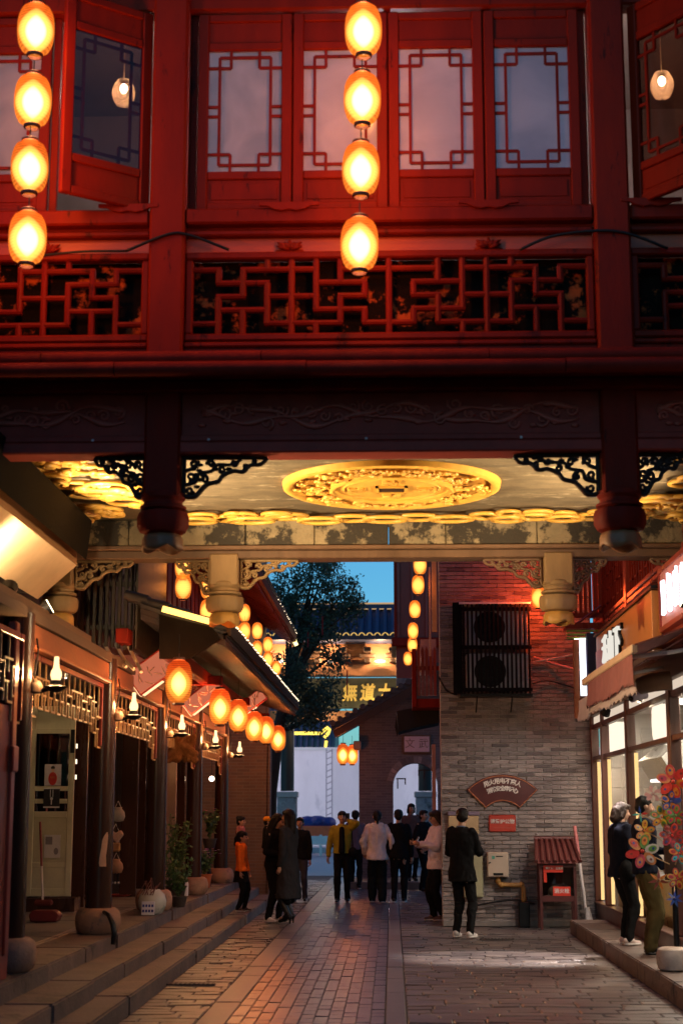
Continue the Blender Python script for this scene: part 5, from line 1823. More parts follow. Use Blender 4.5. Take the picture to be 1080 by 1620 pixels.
for i, (px, ys, Y) in enumerate(strs):
    for (py, j) in ys:
        hang(LC, P(px, py, Y), '%s lantern of the %s string under the far red eave' % (lv[j] if len(ys) == 3 else ('upper', 'lower')[j], nm[i]), 'lantern strings under the far red eave', .9, .1)
hg = thing('eave_bulbs', 'sparse tiny bulbs along the far red eave', 'string lights', (HX + .05, 34, HZ + .12))
for k in range(22):
    place('bulb', BULB, hg, (HX + .05, 33 + k * .33, HZ + .16 + R.uniform(-.02, .02)))
cs = B().tube([P(466, 1010, 40.2), P(466, 1014, 40.1), P(469, 1021, 40.1)], .05, 6).build('eave_tip_light', EM('tip_glow', (1, .8, .3), 3), lh)

# ------------------------------------------------------------------ memorial archway with gilded sign
py_ = 50.0
pf = thing('memorial_archway', 'lit memorial archway with blue tiled roof and gilded sign beyond the lane', 'archway', (-1.1, 50, 0))
STP = M('pale_carved_stone', (.42, .40, .40), .8, .3, 6, .5, 14, patch=((.2, .19, .2), .55, 5))
for X in (-3.26, 1.03):
    B().lathe((X, py_, 0), [(.21, 2.30), (.21, 5.9)], 18).build('column', M('far_dark_column', (.035, .03, .03), .5, .2), pf, smooth=True)
    pl_ = B().bb(X - .30, X + .30, py_ - .3, py_ + .3, 0, 2.1).build('plinth', STP, pf, bevel=.02)
    B().bb(X - .34, X + .34, py_ - .34, py_ + .34, 2.1, 2.28).build('plinth_cap', M('plinth_cap', (.5, .48, .47), .7, .15), pl_, bevel=.02)
    for k in range(10):
        cx, cz = X + R.uniform(-.18, .18), .9 + k * .11
        s_ = R.uniform(.07, .12)
        B().tube([(cx + s_ * (1 - .08 * t) * math.cos(t * .7), py_ - .305, cz + s_ * (1 - .08 * t) * math.sin(t * .7)) for t in range(11)], .018, 5).build('carving', STP, pl_)
OB = M('orange_beam', (.40, .17, .07), .5, .2, 3, .1, 20)
B().bb(-6.5, 4.2, py_ - .25, py_ + .25, 5.86, 6.22).build('upper_beam', OB, pf, bevel=.02)
B().bb(-6.5, 4.2, py_ - .2, py_ + .2, 4.45, 4.78).build('lower_beam', OB, pf, bevel=.02)
sb_ = B().bb(-3.0, .62, py_ - .26, py_ - .1, 4.84, 5.80).build('sign_board', M('olive_board', (.06, .055, .03), .5, .2), pf, bevel=.02)
for X in (-3.1, .72):
    B().bb(X - .09, X + .09, py_ - .3, py_ + .1, 4.80, 5.84).build('sign_stile', OB, pf, bevel=.01)
GL = M('gilt_letter', (.95, .65, .16), .3, .1, 5, .05, 20)
for i, chx in enumerate('無道大平'):
    o = place('lettering', text_mesh(chx, .56, .02, GL, .018, .12), sb_, (P(553 + i * 27.5, 1096, py_).x, py_ - .285, 5.30))
    o.rotation_euler = (PI / 2, 0, 0)
    o.scale = (.82, 1, 1)
B().bb(-6.5, 4.2, py_ - .12, py_ + .12, 6.22, 6.98).build('bracket_wall', OB, pf)
for k in range(14):
    X = -6.2 + k * .78
    o = B().bb(X - .09, X + .09, py_ - .55, py_ - .12, 6.26, 6.40).build('bracket_set', BROWNW, pf, bevel=.02)
    B().bb(X - .24, X + .24, py_ - .45, py_ - .3, 6.42, 6.54).build('bracket_arm', BROWNW, o, bevel=.02)
    B().bb(X - .12, X + .12, py_ - .75, py_ - .3, 6.58, 6.72).build('bracket_arm', BROWNW, o, bevel=.02)
    if k % 2:
        q = thing('spot_lamp', 'spot lamp glowing between the brackets of the archway, %s from the left' % ('first', 'second', 'third', 'fourth', 'fifth', 'sixth', 'seventh')[k // 2], 'lamp', (X + .39, py_ - .62, 6.24), 'spot lamps on the archway')
        B().lathe((X + .39, py_ - .62, 6.24), [(.08, 0), (.17, .03), (.17, .06), (.1, .08)], 12).build('lamp_head', EM('spot_head', (1, .9, .75), 3.2), q)
        lamp('spot_light', (X + .39, py_ - .62, 6.42), 80, (1, .64, .34), q, .06)
BT = M('blue_tile', (.045, .06, .13), .45, .3, 4, .2, 30)
B().prism([(-7, py_ - 1.5, 6.98), (-7, py_, 7.98), (-7, py_ + 1.5, 6.98), (-7, py_ + 1.5, 6.88), (-7, py_ - 1.45, 6.88)], (11.6, 0, 0)).build('roof', BT, pf)
for k in range(48):
    X = -6.9 + k * .24
    B().tube([(X, py_ - 1.56, 7.0), (X, py_ - .05, 8.02)], .07, 7).build('roof_tile', BT, pf, smooth=True)
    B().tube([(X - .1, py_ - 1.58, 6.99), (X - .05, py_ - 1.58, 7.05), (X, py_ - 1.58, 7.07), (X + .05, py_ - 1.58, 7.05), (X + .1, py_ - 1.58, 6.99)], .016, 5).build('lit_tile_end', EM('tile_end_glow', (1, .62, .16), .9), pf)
for i, X in enumerate((-2.2, -.4)):  # uplights added to brighten the gilded letters
    q = thing('added_sign_lamp', 'small uplight added to brighten the gilded sign of the archway, %s one' % ('left', 'right')[i], 'lamp', (X, py_ - .9, 4.55), 'added uplights below the gilded sign')
    B().lathe((X, py_ - .9, 4.55), [(.05, 0), (.08, .03), (.08, .1)], 10).build('housing', IRON, q)
    B().tube([(X, py_ - .9, 4.55), (X, py_ - .2, 4.6)], .015, 6).build('arm', IRON, q)
    lamp('added_sign_light', (X, py_ - .9, 4.72), 45, (1, .75, .4), q, .05)
B().bb(-7.1, 4.7, py_ - .16, py_ + .16, 7.98, 8.14).build('ridge', BT, pf, bevel=.02)
B().bb(-7.1, 4.7, py_ - .10, py_ + .10, 8.14, 8.2).build('ridge_light', EM('ridge_glow', (1, .62, .3), .55), pf)
B().bb(-7.1, 4.7, py_ - .18, py_ - .161, 7.97, 8.0).build('ridge_light', MATS['ridge_glow'], pf)

# ------------------------------------------------------------------ across the road: white wall, low roof, ladder, cart
wall = thing('white_wall', 'long white wall across the road beyond the lane', 'wall', (-4, 80, 0))
for k in range(20):
    B().bb(-30 + k * 3 + .012, -27 + k * 3 - .012, 80 + R.uniform(0, .01), 80.4, 0, 4.7).build('panel', M('white_render', (.80, .76, .79), .7, .12, .8, .1, 4, patch=((.66, .63, .67), .58, .5), stretch=(1, 1, .4)), wall)
B().bb(-30, 30, 79.95, 80.45, 4.7, 4.85).build('coping', WHITEP, wall)
lr = thing('far_blue_roof', 'dark blue tiled roof outlined in yellow neon behind the white wall', 'building', (-5, 86, 0))
B().prism([(-14, 84, 4.7), (-14, 88, 8.2), (-14, 92, 4.7)], (11.0, 0, 0)).build('roof', M('teal_tile', (.03, .07, .11), .5, .3, 3, .2, 20), lr)
for k in range(36):
    B().tube([(-13.8 + k * .3, 83.9, 4.75), (-13.8 + k * .3, 87.95, 8.25)], .07, 6).build('roof_tile', BT, lr)
NE = EM('yellow_neon', (1, .72, .10), 2.2)
B().tube([P(462, 1160, 83.5), P(508, 1160, 83.5), P(513, 1155, 83.5), P(518, 1151, 83.5), P(521, 1154, 83.5), P(519, 1160, 83.5), P(513, 1167, 83.5)], .09, 6).build('neon_line', NE, lr)
B().tube([P(516, 1172, 83.5), P(514, 1187, 83.5)], .08, 6).build('neon_line', NE, lr)
ld = thing('lattice_mast', 'thin grey lattice mast standing before the white wall', 'mast', (P(521, 1300, 78).x, 78, 0))
for q in (516, 525):
    B().tube([(P(q, 1300, 78).x, 78, 0), (P(q, 1300, 78).x, 78, 4.7)], .035, 6).build('rail', M('mast_grey', (.35, .32, .36), .6, .1), ld)
for k in range(15):
    z = .3 + k * .3
    B().tube([(P(516, 1300, 78).x, 78, z), (P(525, 1300, 78).x, 78, z + .12)], .025, 5).build('rung', MATS['mast_grey'], ld)
ct = thing('tarp_cart', 'orange cart covered with a crumpled blue tarpaulin across the road', 'cart', (-3.6, 66, 0))
ca = P(478, 1323, 66)
B().bb(P(474, 1310, 66).x, P(533, 1310, 66).x, 66, 67.4, .45, 1.10).build('body', M('orange_body', (.62, .10, .03), .5, .15), ct, bevel=.06)
b = B()
for k in range(14):
    px = 484 + R.uniform(0, 40)
    b.ball(P(px, 1304 - R.uniform(0, 5) + abs(px - 503) * .15, 66.6), (R.uniform(.25, .5), .4, R.uniform(.12, .3)), 10, 6, R.uniform(0, 3))
ob = bpy.data.objects.new('tmp', b.mesh('tmp', IRON)); md = ob.modifiers.new('r', 'REMESH'); md.mode = 'VOXEL'; md.voxel_size = .06
tme = evaluated(ob); bpy.data.objects.remove(ob)
tme.materials.clear(); tme.materials.append(M('blue_tarp', (.02, .03, .16), .6, .4, 6, .6, 6))
place('tarpaulin', tme, ct)
ct.children[-1].location = -ORG[ct.name]
for X in (-3.95, -2.3):
    B().tube([(X, 65.95, .3), (X, 66.1, .3)], .3, 16).build('wheel', IRON, ct)
for i, (X0_, X1_) in enumerate(((-6, -1),)):
    br = thing('white_barrier', 'white road barrier in front of the tarpaulin cart', 'barrier', (-3.5, 62, 0))
    B().bb(X0_, X1_, 62, 62.15, .42, .75).build('beam', WHITEP, br, bevel=.02)
    B().bb(X0_, X1_, 62.02, 62.13, .1, .32).build('lower_beam', M('grey_rail', (.4, .38, .42), .6, .1), br, bevel=.02)
    for k in range(4):
        B().bb(-5.6 + k * 1.4, -5.5 + k * 1.4, 62.01, 62.14, 0, .8).build('post', WHITEP, br)
for i, X in enumerate((-11.0, 9.5)):  # assumed street lamps out of view, added to brighten the white wall
    sl = thing('assumed_street_lamp', 'assumed unseen street lamp added to light the white wall, outside the lane on the %s' % ('left', 'right')[i], 'street lamp', (X, 71, 0), 'assumed street lamps on the road')
    B().tube([(X, 71, 0), (X, 71, 7.2)], [.09, .05], 10).build('pole', IRON, sl, smooth=True)
    B().ball((X, 71, 7.4), .22, 14, 10).build('globe', EM('assumed_street_globe', (1, .86, .84), 12), sl, smooth='all')
    lamp('globe_light', (X, 71, 7.4), 9000, (1, .76, .82), sl, .25)
# the road beyond, pale and smooth
tag(B().add([(-40, 43, -.006), (40, 43, -.006), (40, 79.9, -.006), (-40, 79.9, -.006)], [(0, 1, 2, 3)]).build('road', M('road_surface', (.24, .25, .29), .4, .15, 2, .1, 10)), 'pale road crossing beyond the arch gate', 'road', kind='structure')

# ------------------------------------------------------------------ tree hung over the lane's end
tr = thing('tree', 'dark leafy tree rising over the lane before the archway', 'tree', (-3.4, 44, 0))
BARK = M('bark', (.05, .04, .03), .9, .3, 10, .6, 20)
B().tube([(-3.4, 44, 0), (-3.35, 44, 2.2), (-3.1, 44, 4.0), (-2.8, 44.1, 5.6), (-2.4, 44, 7.2), (-2.2, 44, 8.2)], [.24, .2, .16, .12, .07, .02], 10).build('trunk', BARK, tr, smooth='all')
blobs = [(455, 930, 36), (500, 912, 34), (540, 942, 30), (480, 965, 45), (532, 982, 28), (438, 962, 26), (500, 1000, 30), (498, 1080, 40), (468, 1108, 36), (530, 1036, 16), (455, 1062, 32), (512, 1114, 24), (490, 1135, 26), (515, 890, 20), (560, 960, 16)]
lm = [M('leaf_%d' % i, c, .6, .3, 3, 0, spec=.3) for i, c in enumerate(((.07, .12, .075), (.10, .16, .085), (.05, .09, .06)))]
lb = B()
rr = random.Random(3)
for (px, py, r) in blobs:
    c = P(px, py, 44 + rr.uniform(-.5, .5))
    rm = r * .0173
    B().tube([(-2.9, 44, min(c.z - .3, 5.0)), (c + Vector((-2.6, 44, 6))) / 2 if c.z > 6 else c + Vector((-.3, 0, -.2)), c], [.07, .04, .012], 6).build('limb', BARK, tr)
    for k in range(int(31 * r)):
        # clumped: most leaves sit near twig tips
        if k % 24 == 0:
            d = Vector((rr.gauss(0, 1), rr.gauss(0, 1), rr.gauss(0, .9))).normalized()
            tip = c + d * rm * rr.uniform(.45, 1.12)
        q = tip + Vector((rr.gauss(0, .11), rr.gauss(0, .11), rr.gauss(0, .10)))
        a = Vector((rr.gauss(0, 1), rr.gauss(0, 1), rr.gauss(0, 1))).normalized()
        e = a.orthogonal().normalized()
        s1, s2 = rr.uniform(.04, .075), rr.uniform(.02, .036)
        lb.cur = rr.randrange(3)
        lb.add([q - a * s1, q + e * s2, q + a * s1, q - e * s2], [(0, 1, 2, 3)])
cr_ = lb.build('crown', lm, tr)
cr_['kind'] = 'stuff'
for k, (px, py, L) in enumerate(((487, 1000, 24), (510, 975, 30), (427, 985, 18), (549, 1060, 40))):
    p = P(px, py, 43.2)
    o = B().tube([p, p - Vector((0, 0, L * .0173))], .02, 5).build('red_ribbon', M('ribbon_red', (.35, .02, .02), .6, .1))
    tag(o, 'thin red ribbon hanging from the tree, %s' % ('middle left', 'middle right', 'leftmost near the red eave', 'lowest before the gilded sign')[k], 'ribbon', 'red ribbons in the tree')
# ------------------------------------------------------------------ people
from mathutils import noise as mnoise
SKIN = M('skin', (.45, .26, .18), .5, .08, 6, .05, 30)
DARKF = M('face_dark', (.03, .02, .02), .5, .1)
LIP = M('lips', (.38, .12, .10), .5, .1)
HAIR = M('black_hair', (.010, .008, .008), .5, .3, 60, .5, 160, stretch=(1, 1, .15), spec=.2)
HAIRB = M('brown_hair', (.028, .013, .009), .5, .3, 60, .5, 160, stretch=(1, 1, .15))

class Fig(B):
    def limb(s, p0, p1, r0, r1, n=12):
        p0, p1 = Vector(p0), Vector(p1)
        d = (p1 - p0).normalized()
        s.tube([p0 - d * r0, p0 - d * r0 * .7, p0 - d * r0 * .3, p0, p0.lerp(p1, .5), p1, p1 + d * r1 * .3, p1 + d * r1 * .7, p1 + d * r1],
               [r0 * .05, r0 * .7, r0 * .95, r0, (r0 + r1) / 2, r1, r1 * .95, r1 * .7, r1 * .05], n)
        return s

    def loft(s, rings, n=20):
        vs, fs = [], []
        for (x, y, z, rx, ry) in rings:
            for k in range(n):
                a = 2 * PI * k / n
                vs.append((x + rx * math.cos(a), y + ry * math.sin(a), z))
        m = len(rings)
        for i in range(m - 1):
            for k in range(n):
                fs.append((i * n + k, i * n + (k + 1) % n, (i + 1) * n + (k + 1) % n, (i + 1) * n + k))
        fs.append(tuple(range(n - 1, -1, -1)))
        fs.append(tuple(range((m - 1) * n, m * n)))
        return s.add(vs, fs)

    def skin(s, name, mats, parent, vox=.012, sm=4, fold=0.0, freq=9, paint=None):
        ob = bpy.data.objects.new('tmp', s.mesh('tmp', IRON))
        md = ob.modifiers.new('r', 'REMESH')
        md.mode = 'VOXEL'
        md.voxel_size = vox
        m2 = ob.modifiers.new('s', 'SMOOTH')
        m2.factor = .5
        m2.iterations = sm
        me = evaluated(ob)
        bpy.data.objects.remove(ob)
        if fold:
            nr = [v.normal.copy() for v in me.vertices]
            for v, q in zip(me.vertices, nr):
                f = mnoise.noise((v.co.x * freq, v.co.y * freq, v.co.z * freq * .55)) + .5 * mnoise.noise((v.co.x * freq * 2.3 + 5, v.co.y * freq * 2.3, v.co.z * freq * 1.4))
                v.co += q * fold * f
        me.materials.clear()
        for m in (mats if isinstance(mats, (list, tuple)) else [mats]):
            me.materials.append(m)
        me.polygons.foreach_set('use_smooth', [True] * len(me.polygons))
        if paint:
            for p in me.polygons:
                k = paint(p.center)
                if k:
                    p.material_index = k
        me.name = name
        o = bpy.data.objects.new(name, me)
        COL.objects.link(o)
        o.parent = parent
        return o

def ik(S, T, a, b, pole):
    d = T - S
    L = min(d.length, (a + b) * .999)
    dn = d.normalized()
    T = S + dn * L
    x = (a * a - b * b + L * L) / (2 * L)
    hgt = math.sqrt(max(0, a * a - x * x))
    pole = (pole - dn * pole.dot(dn)).normalized()
    return S + dn * x + pole * hgt, T

def hand(f, W, d, inward, h, curl=.5, grip=False):
    """palm, four fingers of unequal length with knuckle bends, thumb from the side of the palm"""
    d = d.normalized()
    nrm = (inward - d * inward.dot(d)).normalized()
    sd = d.cross(nrm)
    pc = W + d * .026 * h
    f.limb(W, W + d * .04 * h, .0135 * h, .017 * h, 10)
    f.limb(W + d * .035 * h + sd * .009 * h, W + d * .038 * h - sd * .012 * h, .011 * h, .011 * h, 8)
    for k, L in enumerate((.036, .042, .039, .030)):
        r0 = W + d * .048 * h + sd * (.0165 - .011 * k) * h
        c = curl + .08 * k
        d1 = (d * math.cos(c) + nrm * math.sin(c)).normalized()
        d2 = (d * math.cos(2.1 * c) + nrm * math.sin(2.1 * c)).normalized()
        m = r0 + d1 * L * .55 * h
        f.limb(r0, m, .0056 * h, .0052 * h, 6)
        f.limb(m, m + d2 * L * .55 * h, .0052 * h, .0044 * h, 6)
    t0 = W + d * .016 * h + sd * .016 * h
    t1 = t0 + (d * .6 + sd * .7 + nrm * .3).normalized() * .024 * h
    f.limb(t0, t1, .0068 * h, .006 * h, 6)
    f.limb(t1, t1 + (d * .85 + sd * .2 + nrm * .5).normalized() * .020 * h, .006 * h, .005 * h, 6)

def person(name_label, loc, h, rz, hands, feet=((-.055, 0), (.055, 0)), top=None, bottom=None, shoes=None, hair='short', hairm=None,
           hem=.50, flare=.0, wide=.0, head=0.0, nod=0.0, lean=0.0, bulk=1.0, hood=False, skirt=None, collar=None, inner=None, bag=None, boots=False, child=False, heel=0.0):
    """standing figure facing -y before turning by rz; hands = ((x,y,z),(x,y,z)) of the -x and +x wrist in units of the height"""
    t = thing('person', name_label, 'person', loc)
    t.rotation_euler = (0, 0, rz)
    V = lambda x, y, z: Vector((x * h, (y - lean * max(0, z - .52)) * h, z * h))
    hs = 1.22 if child else 1.0      # children have larger heads
    hc = V(0, -.012 - nod * .03, .930 - (.012 if child else 0) - nod * .012)
    Rh = Matrix.Rotation(head, 3, 'Z') @ Matrix.Rotation(nod, 3, 'X')
    H = lambda x, y, z: hc + Rh @ Vector((x * h * hs, y * h * hs, z * h * hs))
    f = Fig()
    # head: skull, face, jaw, nose, ears
    f.ball(H(0, .008, .012), (.044 * h * hs, .053 * h * hs, .050 * h * hs), 16, 12, head)
    f.ball(H(0, -.012, -.014), (.037 * h * hs, .040 * h * hs, .050 * h * hs), 14, 10, head)
    f.ball(H(0, -.024, -.044), (.022 * h * hs, .022 * h * hs, .018 * h * hs), 10, 8, head)
    f.limb(H(0, -.050, .006), H(0, -.060, -.014), .006 * h * hs, .0085 * h * hs, 8)
    for sx in (-1, 1):
        f.ball(H(sx * .046, .008, -.006), (.007 * h, .012 * h, .017 * h), 8, 6, head)
        f.ball(H(sx * .022, -.037, -.018), (.014 * h * hs, .012 * h * hs, .012 * h * hs), 8, 6, head)
    f.limb(V(0, .008, .835), hc + Vector((0, .004 * h, -.03 * h)), .030 * h, .028 * h)
    sw = .098 * (1.0 if not child else .92)
    # torso and pelvis
    def tors(o, k, z0, fl=0, extra=0):
        o_ = lambda z: -lean * max(0, z - .52)
        rings = [(.545, .083, .060), (.62, .078, .056), (.70, .086, .060), (.76, .094, .062), (.805, .090, .056), (.835, .052, .044), (.85, .030, .032)]
        base = []
        if z0 < .545:
            for q in (0, .33, .66):
                z = z0 + (.545 - z0) * q
                e = fl * (1 - q)
                base.append((z, .086 + e, .064 + e * .8))
        o.loft([(0, o_(z) * h, z * h, (rx * k + extra) * h, (ry * k + extra) * h) for z, rx, ry in base + rings])
    tors(f, .86, .50)
    f.ball(V(0, 0, .50), (.078 * h, .055 * h, .05 * h), 14, 8)
    tp, bt, sh = Fig(), Fig(), Fig()
    kb = bulk
    if top:
        tors(tp, 1.08 * kb, hem, flare, .004)
    joints = []
    for sx, T in zip((-1, 1), hands):
        Sh = V(sx * sw, 0, .812)
        pole = Vector((sx * .7, -.1, -1)) if T[2] > .8 else Vector((sx * .5, .8, -.3)) if T[2] > .6 or T[1] < -.1 else Vector((sx * .6, .8, 0))
        E, W = ik(Sh, V(*T), .172 * h, .150 * h, pole)
        joints.append((Sh, E, W))
        f.limb(Sh, E, .026 * h, .021 * h)
        f.limb(E, W, .021 * h, .014 * h)
        hand(f, W + (W - E).normalized() * .006 * h, W - E, Vector((-sx * .8, -.5, .15)), h, .45)
        if top:
            tp.limb(Sh + Vector((-sx * .01 * h, 0, -.004 * h)), E, .037 * h * kb, .031 * h * kb)
            tp.limb(E, W - (W - E).normalized() * .012 * h, .031 * h * kb, .0245 * h * kb)
    for sx, (fx_, fy_) in zip((-1, 1), feet):
        hp = V(sx * .046, 0, .50)
        an = Vector((fx_ * h, fy_ * h, (.045 + heel) * h))
        K, an = ik(hp, an, .235 * h, .235 * h, Vector((sx * .05, -1, 0)))
        f.limb(hp, K, .048 * h, .033 * h)
        f.limb(K, an, .033 * h, .021 * h)
        tw = .45 * fx_ / .055 * .3
        fd = Matrix.Rotation(sx * .12, 3, 'Z') @ Vector((0, -1, 0))
        f.limb(an + Vector((0, .012 * h, -.022 * h)), an + fd * .075 * h + Vector((0, 0, -.03 * h)), .018 * h, .014 * h)
        if bottom:
            bt.limb(hp + Vector((0, 0, .02 * h)), K, (.056 + wide * .3) * h, (.041 + wide) * h)
            bt.limb(K, an + Vector((0, 0, (.0 if not boots else .12) * h)), (.041 + wide) * h, (.031 + wide) * h)
        if shoes:
            sh.limb(an + Vector((0, .014 * h, -.012 * h)), an + fd * .030 * h + Vector((0, 0, -.016 * h)), .026 * h, .023 * h)
            sh.limb(an + fd * .02 * h + Vector((0, 0, -.026 * h)), an + fd * .082 * h + Vector((0, 0, -(.028 + heel * .8) * h)), .021 * h, .0165 * h)
            if boots:
                sh.limb(an, an.lerp(K, .75), .027 * h, .033 * h)
            if heel:
                sh.limb(an + Vector((0, .018 * h, -.01 * h)), an + Vector((0, .02 * h, -(.038 + heel) * h)), .012 * h, .008 * h)
    if bottom:
        bt.loft([(0, 0, .47 * h, .076 * h, .058 * h), (0, 0, .52 * h, .088 * h, .066 * h), (0, 0, .58 * h, .083 * h, .062 * h), (0, 0, .60 * h, .08 * h, .06 * h)])
    eyes = [H(sx * .018, -.05, .002) for sx in (-1, 1)]
    brow = [H(sx * .018, -.05, .014) for sx in (-1, 1)]
    mouth = H(0, -.052, -.030)
    def paint(c):
        for e in eyes:
            if (c - e).length < .0095 * h * hs:
                return 1
        for e in brow:
            if abs(c.z - e.z) < .0035 * h and (c - e).length < .013 * h:
                return 1
        if abs(c.z - mouth.z) < .005 * h and (c - mouth).length < .015 * h:
            return 2
        return 0
    f.skin('body', [SKIN, DARKF, LIP], t, .0085 if h > 1.3 else .007, 3, paint=paint)
    hm = hairm or HAIR
    g = Fig()
    g.ball(H(0, .014, .020), (.050 * h * hs, .055 * h * hs, .050 * h * hs), 16, 12, head)
    g.ball(H(0, .030, -.008), (.045 * h * hs, .040 * h * hs, .046 * h * hs), 14, 10, head)
    if hair in ('ponytail', 'bun', 'long', 'bob'):
        g.ball(H(0, -.018, .036), (.044 * h * hs, .034 * h * hs, .026 * h * hs), 12, 8, head)
    if hair == 'short':
        g.ball(H(0, -.014, .044), (.042 * h * hs, .040 * h * hs, .024 * h * hs), 12, 8, head)
    if hair == 'ponytail':
        g.ball(H(0, .066, -.004), (.017 * h * hs, .02 * h * hs, .02 * h * hs), 8, 6)
        g.limb(H(0, .074, -.01), H(0, .082, -.075), .018 * h * hs, .012 * h * hs)
    if hair == 'bun':
        g.ball(H(0, .05, .045), .026 * h * hs, 10, 8)
    if hair in ('long', 'bob'):
        L = -.13 if hair == 'long' else -.06
        for sx in (-1, 1):
            g.limb(H(sx * .040, .006, .0), H(sx * .044, .02, L * .8), .017 * h, .016 * h)
        g.limb(H(0, .04, 0), H(0, .055, L), .046 * h, .038 * h)
    g.skin('hair', hm, t, .011 if h > 1.3 else .008, 3, .004 * h, 26)
    if top:
        if collar:
            pass
        o = tp.skin('jacket', top, t, .0125 if h > 1.3 else .009, 3, .0105 * h, 11)
        if hood:
            q = Fig()
            q.limb(V(-.05, .04, .835), V(.05, .04, .835), .030 * h, .030 * h)
            q.ball(V(0, .055, .80), (.052 * h, .026 * h, .05 * h), 12, 8)
            q.skin('hood', top, t, .011, 3, .004 * h, 14)
    if collar:
        q = Fig()
        q.tube([(.034 * h * math.cos(a), (.004 + .034 * math.sin(a)) * h - lean * .32 * h, (.846 + .006 * math.sin(a)) * h) for a in [2 * PI * k / 14 for k in range(15)]], .009 * h, 8)
        q.skin('collar', collar, t, .008, 2)
    if inner:
        q = Fig()
        q.limb(V(0, -.062 * kb, .80), V(0, -.078 * kb, .56), .030 * h, .036 * h)
        q.skin('shirt', inner, t, .011, 3, .004 * h, 12)
    if bottom:
        bt.skin('trousers', bottom, t, .0125 if h > 1.3 else .009, 3, .009 * h, 12)
    if skirt:
        q = Fig()
        q.loft([(0, 0, .36 * h, .125 * h, .105 * h), (0, 0, .42 * h, .11 * h, .092 * h), (0, 0, .50 * h, .092 * h, .075 * h), (0, 0, .56 * h, .08 * h, .064 * h)])
        q.skin('skirt', skirt, t, .010, 3, .010 * h, 14)
    if shoes:
        o = sh.skin('shoes', shoes[0], t, .0085, 2)
        if len(shoes) > 1:
            q = Fig()
            for sx, (fx_, fy_) in zip((-1, 1), feet):
                fd = Matrix.Rotation(sx * .12, 3, 'Z') @ Vector((0, -1, 0))
                a0 = Vector((fx_ * h, fy_ * h + .014 * h, .010 * h))
                q.tube([a0 - fd * .02 * h, a0, a0 + fd * .06 * h, a0 + fd * .098 * h, a0 + fd * .112 * h], [.015 * h, .025 * h, .023 * h, .018 * h, .008 * h], 10, ((0, 0, 1), .42))
            q.skin('soles', shoes[1], t, .006, 1)
    if bag:
        bm_, (x, y, z), (sx_, sy_, sz_) = bag
        q = Fig()
        q.ball(V(x, y, z), (sx_ * h, sy_ * h, sz_ * h), 12, 10)
        q.skin('bag', bm_, t, .012, 3, .004, 12)
        b_ = B().tube([V(x, y, z + sz_ * .9), V(x * .9, y * .2, .78), V(x * .2, -.02, .845)], .008 * h, 6)
        o = bpy.data.objects.new('strap', b_.mesh('strap', bm_))
        COL.objects.link(o)
        o.parent = t
    return t

def CL(name, c, rough=.8):
    return M('cloth_' + name, c, .9, .18, 12, .25, 120, spec=.06)
BLK, NAVY, CHAR = CL('black', (.012, .012, .013)), CL('navy', (.014, .016, .028)), CL('charcoal', (.030, .030, .034))
DOWN = ((-.125, .0, .487), (.125, -.01, .487))
WSH = M('white_rubber', (.72, .68, .66), .5, .08)
BSH = M('black_leather', (.012, .011, .011), .3, .1)

def at(px, py, z):
    """ground point under a photo pixel on a level floor of height z"""
    d = _F + (px - 540) / FPX * _Rt + (810 - py) / FPX * _U
    t = (z - EYE) / d.z
    return (d.x * t, d.y * t, z)

g = at(381, 1442, .145)
person('small girl in a bright orange hoodie and black skirt on the left steps', (g[0], g[1], .145), 1.22, rad(78), ((-.13, -.03, .47), (.13, -.06, .48)), ((-.05, .02), (.05, -.03)), CL('orange', (.95, .19, .025)), BLK, (M('dark_trainer', (.05, .02, .02), .5), WSH), 'ponytail', hem=.50, flare=.012, skirt=BLK, hood=True, child=True, head=.1)
person('girl in a pink top half hidden behind the far column', (-2.80, 29.75, .421), 1.16, rad(70), DOWN, top=CL('pink', (.42, .14, .14)), bottom=CL('jeans', (.06, .08, .14)), shoes=(BSH, WSH), hair='bun', child=True)
g = at(428, 1459, 0)
person('woman in black carrying a toddler, leaning towards her friend', (g[0] + .03, g[1], 0), 1.64, rad(62), ((-.07, -.13, .62), (.10, -.12, .66)), ((-.055, .02), (.055, -.03)), BLK, BLK, (WSH, WSH), 'long', head=.2, nod=.35, lean=.10, bulk=1.05)
# toddler held on the far hip
tl = person('toddler with an orange cap held by the woman in black', (g[0] - .10, g[1] + .30, .66), .92, rad(95), ((-.16, -.12, .62), (.16, -.12, .62)), ((-.09, -.16), (.09, -.16)), BLK, BLK, (BSH, WSH), 'short', hem=.48, child=True, lean=.05)
q = Fig(); q.ball((0, -.012, .92 * .955), (.062, .070, .052), 14, 10); q.ball((0, -.085, .92 * .935), (.045, .04, .012), 10, 6)
q.skin('cap', CL('orange_cap', (.62, .22, .02)), tl, .008, 2)
g = at(456, 1461, 0)
person('woman in a long charcoal coat and heeled boots seen from behind', (g[0], g[1], 0), 1.70, rad(-118), ((-.06, -.17, .70), (.12, -.02, .50)), ((-.05, .0), (.05, .03)), CHAR, BLK, (BSH,), 'long', hem=.215, flare=.035, bulk=1.08, head=-.1, boots=True, heel=.03)
g = at(474, 1426, 0)
person('boy in a black jacket and grey trousers walking towards the camera', (g[0], g[1], 0), 1.56, rad(-6), DOWN, ((-.05, -.04), (.055, .06)), BLK, CL('slate', (.065, .065, .085)), (BSH,), 'short', hem=.50, bulk=1.12)
g = at(541, 1428, 0)
